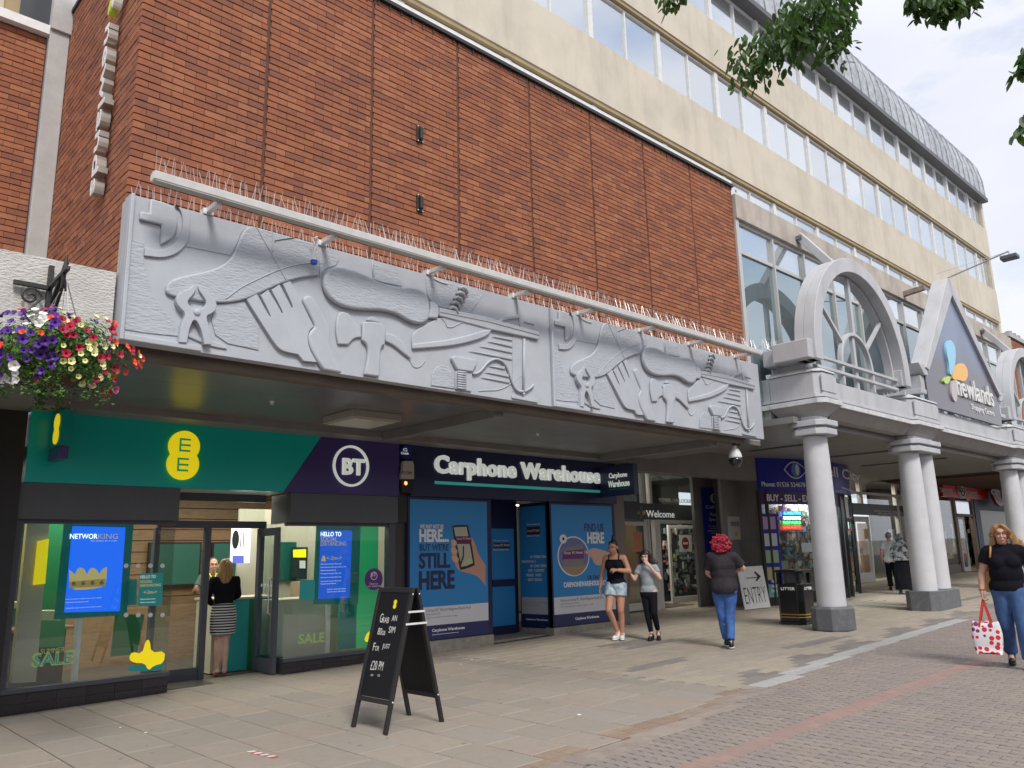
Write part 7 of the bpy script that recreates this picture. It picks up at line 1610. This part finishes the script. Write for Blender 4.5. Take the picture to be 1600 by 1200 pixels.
    body['_k'] = k; del body['_k']
    return body, P, F
def build2(s, name, m, parent):
    me = s.mesh(name, m, True); o = bpy.data.objects.new(name, me); COL.objects.link(o); o.parent = parent; return o
MB.build2 = build2
def grow(pr, d):
    o = []
    for p in pr:
        if p[0] == 'c': o.append((p[0], p[1], p[2], p[3] + d, p[4] + d, *p[5:]))
        elif p[0] == 'e': o.append(('e', p[1], tuple(a + d for a in p[2])))
        else: o.append(p)
    return o
def sleeves(J, frac, g=1, r=.06, k=1.0, r2=None):
    o = []
    for a in 'lr': o.append(('f', J['s' + a] + (J['s' + a] - J['e' + a]).normalized() * .01, J['s' + a].lerp(J['e' + a], frac), r * g * k, (r2 or r) * g * k)); o.append(('e', J['s' + a], (r * g * k,) * 3))
    return o
def trouser(J, r0, r1, r2, k=1, frac=1.0):
    o = []
    for a in 'lr':
        h, kn, an = J['h' + a], J['k' + a], J['a' + a]
        if frac >= 1: e = kn.lerp(an, min(1, (frac - 1))); o += [('f', h + V((0, 0, .05)), kn, r0 * k, r1 * k), ('e', kn, (r1 * k,) * 3), ('f', kn, e, r1 * k, r2 * k), ('e', h, (r0 * k,) * 3)]
        else: o += [('f', h + V((0, 0, .05)), h.lerp(kn, frac), r0 * k, r1 * k), ('e', h, (r0 * k,) * 3)]
    return o
def shoes(J, body, m, k=1.0, boots=False, sole=None, voxel=.009):
    for a in 'lr':
        an, to = J['a' + a], J['t' + a]; f = (to - an); f.z = 0; f.normalize(); hl = an + (an - to).normalized() * .02 * k; hl = V((an.x, an.y, to.z + .012)) - f * .035 * k
        pr = [('c', hl, to, .040 * k, .038 * k), ('c', an + V((0, 0, -.02)), to + V((0, 0, .008)) - f * .03, .040 * k, .030 * k), ('c', an + (V((0, 0, .05)) if boots else V((0, 0, 0))), hl + V((0, 0, .01)), .044 * k if boots else .040 * k, .040 * k)]
        zc = min(to.z, hl.z) - .034 * k
        s = blob('shoe', pr, m, body, voxel, 2, cut=[((0, 0, zc), (0, 0, -1))])
        sm = MB(); rot = Matrix((f.cross(V((0, 0, 1))), f, V((0, 0, 1)))).transposed(); c = (hl + to) / 2
        pts = smooth_poly([(-.034, -.5), (.034, -.5), (.042, .1), (.036, .5), (0, .62), (-.036, .5), (-.042, .1)], 1); L_ = (to - hl).length + .05 * k
        sm.add([c + rot @ V((x * k, y * L_, 0)) + V((0, 0, zc - c.z)) for x, y in pts] + [c + rot @ V((x * k, y * L_, 0)) + V((0, 0, zc + .018 - c.z)) for x, y in pts], [tuple(range(len(pts)))[::-1], tuple(range(len(pts), 2 * len(pts)))] + [(i, (i + 1) % len(pts), len(pts) + (i + 1) % len(pts), len(pts) + i) for i in range(len(pts))])
        q = sm.build2('sole', sole or soled, s)
def JJ(**k): return {a: V(b) for a, b in k.items()}

# 1 the blonde woman with the strawberry bag, in mid stride towards us
J = JJ(head=(0, -.03, 1.545), neck=(0, .0, 1.40), sl=(.165, .0, 1.355), sr=(-.165, .0, 1.355), el=(.245, .10, 1.12), er=(-.255, .03, 1.09), wl=(.285, -.02, .90), wr=(-.285, -.05, .87),
       hl=(.085, 0, .90), hr=(-.085, 0, .90), kl=(.10, -.14, .50), kr=(-.075, .02, .48), al=(.105, -.17, .105), ar=(-.07, .22, .15), tl=(.115, -.32, .045), tr=(-.075, .10, .055))
wl = onG(1594, 1043)
b, P, F = person('blonde woman in a black tee and blue jeans carrying a strawberry tote bag', wl, R(-74), J, 1.0, skin, girth=1.12, bust=.075, fat=.02, head_yaw=R(4), hands={'r': (V((0, .02, -1)), V((1, 0, 0)), -1, 1.0)}, voxel=.008)
blob('shirt', grow(P['torso'], .022) + sleeves(J, .55, 1.12, .066, 1, .072), blackc, b, .009, 18, cut=[((0, 0, .885), (0, 0, -1)), ((0, 0, 1.45), (0, .0, 1))], disp=(.005, 11, .6))
blob('jeans', [('e', (0, .01, .90), (.185, .15, .14))] + [('e', J['h' + a] + V((0, .055, -.02)), (.10, .10, .10)) for a in 'lr'] + trouser(J, .115, .085, .074, 1, 1.99), denim, b, .009, 8, cut=[((0, 0, .97), (0, 0, 1))], disp=(.008, 12, .5))
shoes(J, b, blk, 1.05, True, blk)
hp = [('e', F(0, .03, .045), (.094, .105, .088)), ('c', F(-.085, .02, .0), F(-.098, .03, -.17), .034, .040), ('c', F(-.10, .04, -.14), F(-.125, .05, -.26), .040, .022), ('c', F(.085, .02, .03), F(.14, .04, -.10), .040, .050), ('c', F(.13, .04, -.06), F(.22, .05, -.15), .05, .035), ('c', F(.2, .05, -.14), F(.24, .06, -.19), .032, .018), ('c', F(.12, .05, -.12), F(.2, .05, -.25), .045, .025), ('c', F(.10, .05, -.02), F(.20, .06, -.07), .04, .02), ('c', F(0, .09, -.04), F(0, .10, -.24), .075, .06), ('c', F(-.06, .0, .09), F(-.085, .0, .0), .03, .03), ('c', F(.02, -.06, .105), F(.085, -.01, .03), .022, .03), ('c', F(-.01, -.06, .105), F(-.08, -.015, .03), .022, .028)]
blob('hair', hp, hblond, b, .008, 2, disp=(.020, 26, .35))
MB().tube([J['wr'] + V((.032 * math.cos(t), .028 * math.sin(t), .03)) for t in [i * .7 for i in range(10)]], .006, 5).build2('wristband', mat('red band', (.5, .05, .04), .6), b)
TH = Matrix.Rotation(R(-74), 3, 'Z')
hw = wl + TH @ (J['wr'] + V((0, -.0, -.09)))
# her tote
tb = thing('tote_bag', 'white tote bag printed with red strawberries on red straps in the blonde woman\'s hand', 'bag', hw + V((0, 0, -.62)))
stw = mat('tote white', (.74, .72, .74), .6); N, K = nodes(stw); vo = N.new('ShaderNodeTexVoronoi'); vo.inputs['Scale'].default_value = 15; vo.inputs['Randomness'].default_value = .55
gp_ = N.new('ShaderNodeNewGeometry'); K(gp_.outputs['Position'], vo.inputs['Vector']); lt_ = N.new('ShaderNodeMath'); lt_.operation = 'LESS_THAN'; lt_.inputs[1].default_value = .42; K(vo.outputs['Distance'], lt_.inputs[0])
hs_ = N.new('ShaderNodeSeparateColor'); K(vo.outputs['Color'], hs_.inputs['Color']); gr_ = N.new('ShaderNodeMath'); gr_.operation = 'GREATER_THAN'; gr_.inputs[1].default_value = .74; K(hs_.outputs['Red'], gr_.inputs[0])
c1_ = N.new('ShaderNodeMix'); c1_.data_type = 'RGBA'; c1_.inputs['A'].default_value = (.62, .02, .03, 1); c1_.inputs['B'].default_value = (.2, .03, .14, 1); K(gr_.outputs[0], c1_.inputs['Factor'])
c2_ = N.new('ShaderNodeMix'); c2_.data_type = 'RGBA'; c2_.inputs['A'].default_value = (.76, .73, .76, 1); K(c1_.outputs['Result'], c2_.inputs['B']); K(lt_.outputs[0], c2_.inputs['Factor']); K(c2_.outputs['Result'], N['Principled BSDF'].inputs['Base Color'])
sred = mat('strawberry red', (.62, .02, .03), .6); rstr = mat('red strap', (.60, .04, .02), .6); spl = mat('plum print2', (.22, .03, .12), .6)
bw_, bd_, bh_ = .155, .06, .36; ax1 = V((-.10, .995, 0)).normalized(); ax2 = V((0, 0, 1)); axn = ax1.cross(ax2)
if axn.x > 0: axn = -axn
top = hw + V((-.02, 0, -.26)); mb = MB(); ring = []
for z, wv, dv in ((0, .92, .42), (-.04, .98, .55), (-.15, 1.06, .9), (-.28, 1.0, 1.1), (-.36, .90, 1.0)):
    ring.append([top + ax1 * (bw_ * wv * math.copysign(abs(math.cos(t)) ** .5, math.cos(t))) + axn * (bd_ * dv * math.copysign(abs(math.sin(t)) ** .5, math.sin(t))) + ax2 * (z + .012 * math.sin(3 * t + z * 9)) for t in [2 * math.pi * i / 28 for i in range(28)]])
mb.add([v for q in ring for v in q], [(i * 28 + j, (i + 1) * 28 + j, (i + 1) * 28 + (j + 1) % 28, i * 28 + (j + 1) % 28) for i in range(4) for j in range(28)] + [tuple(range(112, 140))])
tbo = mb.build('bag_body', stw, tb, smooth=True); so_ = tbo.modifiers.new('t', 'SOLIDIFY'); so_.thickness = .004
for sg_ in (-1, 1):
    for e in (-1, 1):
        MB().beam(top + ax1 * (e * .07) + axn * sg_ * .035 + V((0, 0, -.06)), hw + axn * sg_ * .008 + V((0, 0, -.0)), .024, .004, axn).build('strap', rstr, tb)
hbg = thing('shoulder_bag', 'mustard yellow shoulder bag behind the blonde woman\'s hip', 'bag', wl + TH @ V((-.2, .16, 1.0)))
ylw = mat('mustard leather', (.55, .27, .04), .5)
bgm = MB().obox(wl + TH @ V((-.17, .17, .98)), .05, .15, .13, TH @ Matrix.Rotation(.3, 3, 'Z')); bgm.build('bag_body', ylw, hbg, bevel=.03, seg=3)
sp_ = [V((-.19, .16, 1.1)), V((-.165, .10, 1.34)), V((-.125, .02, 1.432)), V((-.125, -.07, 1.40)), V((-.145, -.125, 1.28))]
MB().tube([wl + TH @ p for p in sp_], .012, 6).build('strap', ylw, hbg, smooth=True)

# 2 woman in black vest and denim shorts
J = JJ(head=(-.01, -.045, 1.535), neck=(0, 0, 1.40), sl=(.16, 0, 1.36), sr=(-.16, 0, 1.36), el=(.25, -.02, 1.13), er=(-.235, .06, 1.11), wl=(.06, -.20, 1.16), wr=(-.27, -.01, .87),
       hl=(.08, 0, .89), hr=(-.08, 0, .89), kl=(.075, -.05, .49), kr=(-.11, -.15, .50), al=(.065, .04, .10), ar=(-.01, .02, .12), tl=(.085, -.10, .045), tr=(-.045, -.13, .045))
lc = V((10.98, 9.15, G(10.98)))
b, P, F = person('dark haired woman in a black vest and pale denim shorts beside a girl', lc, R(-62), J, 1.0, skin_tan, girth=1.06, bust=.07, head_pitch=R(12), head_yaw=R(-12), hands={'l': (V((-1, -.15, .1)), V((0, .6, -.6)), 1, .8)})
blob('vest', grow(P['torso'][1:], .014), blackc, b, .009, 12, cut=[((0, 0, .93), (0, 0, -1)), ((0, 0, 1.335), (0, 0, 1))], disp=(.006, 9, 1))
for s in (-1, 1): MB().tube([(s * .085, -.10, 1.32), (s * .088, -.035, 1.415), (s * .085, .03, 1.42), (s * .08, .085, 1.32)], .011, 6).build2('vest_strap', blackc, b)
blob('shorts', [('e', (0, .01, .90), (.172, .135, .12))] + [('e', J['h' + a] + V((0, .055, -.02)), (.10, .10, .10)) for a in 'lr'] + trouser(J, .105, .105, 0, 1, .42), paledenim, b, .009, 3, cut=[((0, 0, .98), (0, 0, 1))], disp=(.008, 12, 1))
shoes(J, b, wht, 1.0, sole=wht)
blob('hair', [('e', F(0, .03, .05), (.084, .098, .08)), ('c', F(0, .06, .12), F(0, .075, .155), .04, .035), ('c', F(0, .10, .12), F(.02, .14, -.12), .03, .014), ('c', F(0, .09, .04), F(0, .08, -.03), .05, .03)], hdark, b, .008, 2, disp=(.008, 26, .6))
MB().tube([J['wl'].lerp(J['el'], .1) + V((0, .028 * math.cos(t), .028 * math.sin(t))) for t in [i * .7 for i in range(10)]], .007, 5).build2('watch', blk, b)
# 3 girl
k = .885
J = JJ(head=(-.02, -.04, 1.355), neck=(0, 0, 1.225), sl=(.135, 0, 1.19), sr=(-.135, 0, 1.19), el=(.215, -.08, 1.0), er=(-.22, -.02, .985), wl=(.05, -.15, 1.215), wr=(-.27, -.02, 1.06),
       hl=(.07, 0, .79), hr=(-.07, 0, .79), kl=(.085, -.10, .44), kr=(-.035, -.04, .43), al=(.12, .04, .12), ar=(.02, -.08, .09), tl=(.135, -.08, .045), tr=(.0, -.20, .04))
lg_ = V((11.27, 8.68, G(11.27)))
b, P, F = person('girl in a grey tee shirt and black leggings with her hand at her mouth', lg_, R(-60), J, k, skin_pale, girth=.88, hands={'l': (V((-.6, .0, .75)), V((-.2, .9, 0)), 1, .5)}, head_yaw=R(-8), head_pitch=R(6))
blob('tee_shirt', grow(P['torso'], .017) + sleeves(J, .52, .9, .060, k, .068), greyc, b, .009, 18, cut=[((0, 0, .72), (0, 0, -1)), ((0, 0, 1.26), (0, 0, 1))], disp=(.005, 11, .6))
blob('leggings', [('e', (0, .012, .74), (.148, .125, .12))] + trouser(J, .082, .056, .040, 1, 1.86), blackc, b, .008, 3, cut=[((0, 0, .78), (0, 0, 1))])
shoes(J, b, blk, .92, sole=blk)
blob('hair', [('e', F(0, .03, .045), (.088, .10, .085)), ('c', F(.085, .03, .02), F(.11, .04, -.12), .04, .05), ('c', F(.11, .05, -.06), F(.19, .06, -.11), .04, .02), ('c', F(-.08, .03, .03), F(-.09, .04, -.10), .03, .035), ('c', F(0, .08, 0), F(0, .09, -.14), .075, .06), ('c', F(-.1, .03, .08), F(-.17, .03, .06), .02, .008)], hdark, b, .008, 2, disp=(.014, 26, .6))
# 4 red haired woman seen from behind
J = JJ(head=(0, -.05, 1.53), neck=(0, -.01, 1.39), sl=(.175, 0, 1.345), sr=(-.175, 0, 1.345), el=(.22, -.12, 1.10), er=(-.31, -.10, 1.16), wl=(.10, -.24, 1.0), wr=(-.12, -.26, 1.12),
       hl=(.09, 0, .89), hr=(-.09, 0, .89), kl=(.06, -.02, .49), kr=(-.055, .03, .48), al=(.015, -.06, .10), ar=(-.03, .20, .12), tl=(.02, -.20, .045), tr=(-.045, .07, .045))
lr_ = V((11.08, 7.08, G(11.08)))
b, P, F = person('woman with bright red curly hair, charcoal tee and blue jeans walking away from the viewer', lr_, R(126), J, 1.0, skin_pale, girth=1.12, fat=.025, face=False)
blob('tee_shirt', grow(P['torso'], .024) + [('e', (0, .025, .87), (.205, .185, .16))] + sleeves(J, .72, 1.15, .068, 1, .078), darkc, b, .009, 18, cut=[((0, 0, .79), (0, 0, -1)), ((0, 0, 1.45), (0, 0, 1))], disp=(.006, 11, .6))
blob('jeans', [('e', (0, .01, .88), (.175, .14, .13))] + [('e', J['h' + a] + V((0, .055, -.02)), (.11, .115, .12)) for a in 'lr'] + trouser(J, .118, .080, .060, 1, 1.97), bdenim, b, .009, 3, disp=(.011, 9, .6))
shoes(J, b, blk, 1.0, sole=wht)
blob('hair', [('e', F(0, .035, .04), (.122, .125, .115)), ('e', F(0, .06, -.05), (.13, .11, .09)), ('e', F(.07, .04, -.01), (.08, .09, .10)), ('e', F(-.07, .04, -.01), (.08, .09, .10))], hred, b, .007, 1, disp=(.042, 34, 1))
# 5 customer in the doorway, from behind
stripe = mat('striped skirt', (.02, .02, .03), .8); N, K = nodes(stripe); w_ = N.new('ShaderNodeTexWave'); w_.bands_direction = 'Z'; w_.inputs['Scale'].default_value = 8.5; w_.inputs['Distortion'].default_value = .6; w_.inputs['Detail'].default_value = 0
rp2_ = N.new('ShaderNodeValToRGB'); rp2_.color_ramp.interpolation = 'CONSTANT'; rp2_.color_ramp.elements[0].color = (.012, .012, .02, 1); rp2_.color_ramp.elements[1].position = .55; rp2_.color_ramp.elements[1].color = (.6, .6, .6, 1)
tco = N.new('ShaderNodeTexCoord'); K(tco.outputs['Object'], w_.inputs['Vector']); K(w_.outputs['Fac'], rp2_.inputs['Fac']); K(rp2_.outputs['Color'], N['Principled BSDF'].inputs['Base Color'])
k = .97
J = JJ(head=(0, -.03, 1.47), neck=(0, 0, 1.335), sl=(.15, 0, 1.30), sr=(-.15, 0, 1.30), el=(.22, -.02, 1.06), er=(-.19, -.12, 1.08), wl=(.16, -.19, .96), wr=(-.06, -.28, 1.0),
       hl=(.075, 0, .85), hr=(-.075, 0, .85), kl=(.05, .0, .47), kr=(-.045, .0, .47), al=(.045, .03, .09), ar=(-.05, .05, .09), tl=(.06, -.10, .035), tr=(-.055, -.08, .035))
le = V((5.06, 11.44, G(5.06)))
b, P, F = person('customer in a black top and striped skirt standing in the open shop doorway', le, R(158), J, k, skin_pale, girth=.98, face=False)
blob('top', grow(P['torso'], .014) + [('c', J['s' + a], J['e' + a], .062, .052) for a in 'lr'] + [('f', J['e' + a], J['e' + a].lerp(J['w' + a], .9), .05, .042) for a in 'lr'], blackc, b, .009, 3, cut=[((0, 0, .93), (0, 0, -1)), ((0, 0, 1.35), (0, 0, 1))], disp=(.007, 8, 1))
blob('skirt', [('f', (0, .01, .97), (0, .02, .78), .145, .168), ('f', (0, .02, .78), (0, .01, .56), .168, .158)], stripe, b, .009, 2, disp=(.004, 8, 1))
for ch in b.children:
    if ch.name.startswith('skirt'): ch.scale = (1.08, .9, 1)
blob('hair', [('e', F(0, .03, .04), (.092, .10, .09)), ('c', F(0, .06, 0), F(0, .075, -.16), .085, .075), ('c', F(.06, .03, 0), F(.065, .05, -.14), .04, .04), ('c', F(-.06, .03, 0), F(-.065, .05, -.14), .04, .04)], hblond, b, .008, 2, disp=(.016, 26, .4))
for a in 'lr':
    an, to = J['a' + a], J['t' + a]; MB().obox((an + to) / 2 + V((0, .01, -.045)), .034, .11, .008, Matrix.Rotation(0, 3, 'Z')).build2('sandal', mat('tan leather ' + a, (.18, .07, .04), .5), b)
# 6 assistant behind the desk
J = JJ(head=(0, -.04, 1.50), neck=(0, 0, 1.36), sl=(.15, 0, 1.32), sr=(-.15, 0, 1.32), el=(.22, -.06, 1.08), er=(-.26, -.08, 1.10), wl=(.12, -.27, 1.05), wr=(-.30, -.30, 1.16),
       hl=(.08, 0, .86), hr=(-.08, 0, .86), kl=(.08, 0, .48), kr=(-.08, 0, .48), al=(.08, .03, .09), ar=(-.08, .03, .09), tl=(.09, -.11, .04), tr=(-.09, -.11, .04))
pa_ = onY(332, 888, 12.75); ls = V((pa_.x, 12.75, .09))
b, P, F = person('shop assistant with tied back hair facing the customer over the welcome desk', ls, R(-12), J, .98, skin, girth=.98)
blob('work_shirt', grow(P['torso'], .015) + sleeves(J, .6, 1, .06, 1, .064), mat('slate shirt', (.10, .13, .12), .8), b, .01, 3, cut=[((0, 0, .80), (0, 0, -1)), ((0, 0, 1.37), (0, 0, 1))])
blob('trousers', [('e', (0, .01, .86), (.16, .125, .12))] + trouser(J, .10, .07, .055, 1, 1.95), mat('navy trousers', (.015, .025, .06), .8), b, .01, 3); shoes(J, b, wht, 1)
blob('hair', [('e', F(0, .035, .045), (.084, .098, .082)), ('c', F(0, .10, .07), F(0, .13, .04), .04, .03)], mat('brown hair', (.07, .035, .02), .5), b, .009, 2)
MB().tube([J['neck'] + V((-.05, -.06, .02)), J['neck'] + V((0, -.12, -.10)), J['neck'] + V((.05, -.06, .02))], .008, 5).build2('lanyard', MT['yellow'], b)
# 7, 8 the older couple far down the arcade
J = JJ(head=(0, -.06, 1.50), neck=(0, -.02, 1.36), sl=(.165, 0, 1.31), sr=(-.165, 0, 1.31), el=(.23, .05, 1.07), er=(-.22, .0, 1.06), wl=(.24, .0, .84), wr=(-.2, -.18, .95),
       hl=(.08, 0, .84), hr=(-.08, 0, .84), kl=(.09, -.10, .47), kr=(-.08, .03, .46), al=(.09, -.05, .09), ar=(-.08, .20, .12), tl=(.10, -.20, .04), tr=(-.085, .06, .05))
lo_ = V((23.9, 9.72, G(23.9)))
b, P, F = person('grey haired man in a white short sleeved shirt and dark trousers walking into the arcade', lo_, R(118), J, 1.0, skin, girth=1.1, fat=.02, face=False, voxel=.012)
blob('shirt', grow(P['torso'], .02) + sleeves(J, .75, 1.1, .066, 1, .074), mat('white shirt', (.66, .68, .70), .8), b, .012, 3, cut=[((0, 0, .78), (0, 0, -1)), ((0, 0, 1.37), (0, 0, 1))], disp=(.008, 7, 1))
blob('trousers', [('e', (0, .01, .84), (.17, .13, .12))] + trouser(J, .105, .08, .066, 1, 1.95), blackc, b, .012, 3, disp=(.008, 8, 1)); shoes(J, b, blk, 1.0, sole=blk, voxel=.012)
blob('hair', [('e', F(0, .03, .03), (.082, .098, .085))], mat('grey hair', (.30, .29, .28), .7), b, .012, 2)
J = JJ(head=(0, -.05, 1.43), neck=(0, -.01, 1.30), sl=(.16, 0, 1.25), sr=(-.16, 0, 1.25), el=(.22, .0, 1.02), er=(-.22, -.02, 1.02), wl=(.2, -.16, .92), wr=(-.18, -.18, .93),
       hl=(.08, 0, .81), hr=(-.08, 0, .81), kl=(.09, -.06, .45), kr=(-.08, .05, .45), al=(.12, -.02, .09), ar=(-.10, .16, .10), tl=(.13, -.16, .04), tr=(-.11, .02, .045))
lh = onG(1416, 928)
b, P, F = person('woman in a grey patterned headscarf and long black skirt beside the paired pillars', lh, R(118), J, .98, skin, girth=1.12, fat=.03, face=False, voxel=.012)
blob('scarf', [('e', F(0, .02, .02), (.105, .12, .12)), ('f', F(0, .02, -.04), (0, .02, 1.22), .09, .19), ('f', (0, .02, 1.24), (0, .03, .86), .20, .24)] + [('c', J['s' + a], J['e' + a], .08, .09) for a in 'lr'], mat('patterned scarf', (.30, .31, .32), .8, col2=(.03, .03, .035), nscale=9, ramp=(.45, .55)), b, .012, 4, cut=[((0, 0, .84), (0, 0, -1))], disp=(.02, 7, .7))
blob('skirt', [('f', (0, .02, .95), (.01, .03, .10), .19, .25)], blackc, b, .012, 2, cut=[((0, 0, .12), (0, 0, -1))], disp=(.03, 7, .3)); shoes(J, b, mat('teal shoe', (.02, .3, .32), .5), .95, voxel=.012)
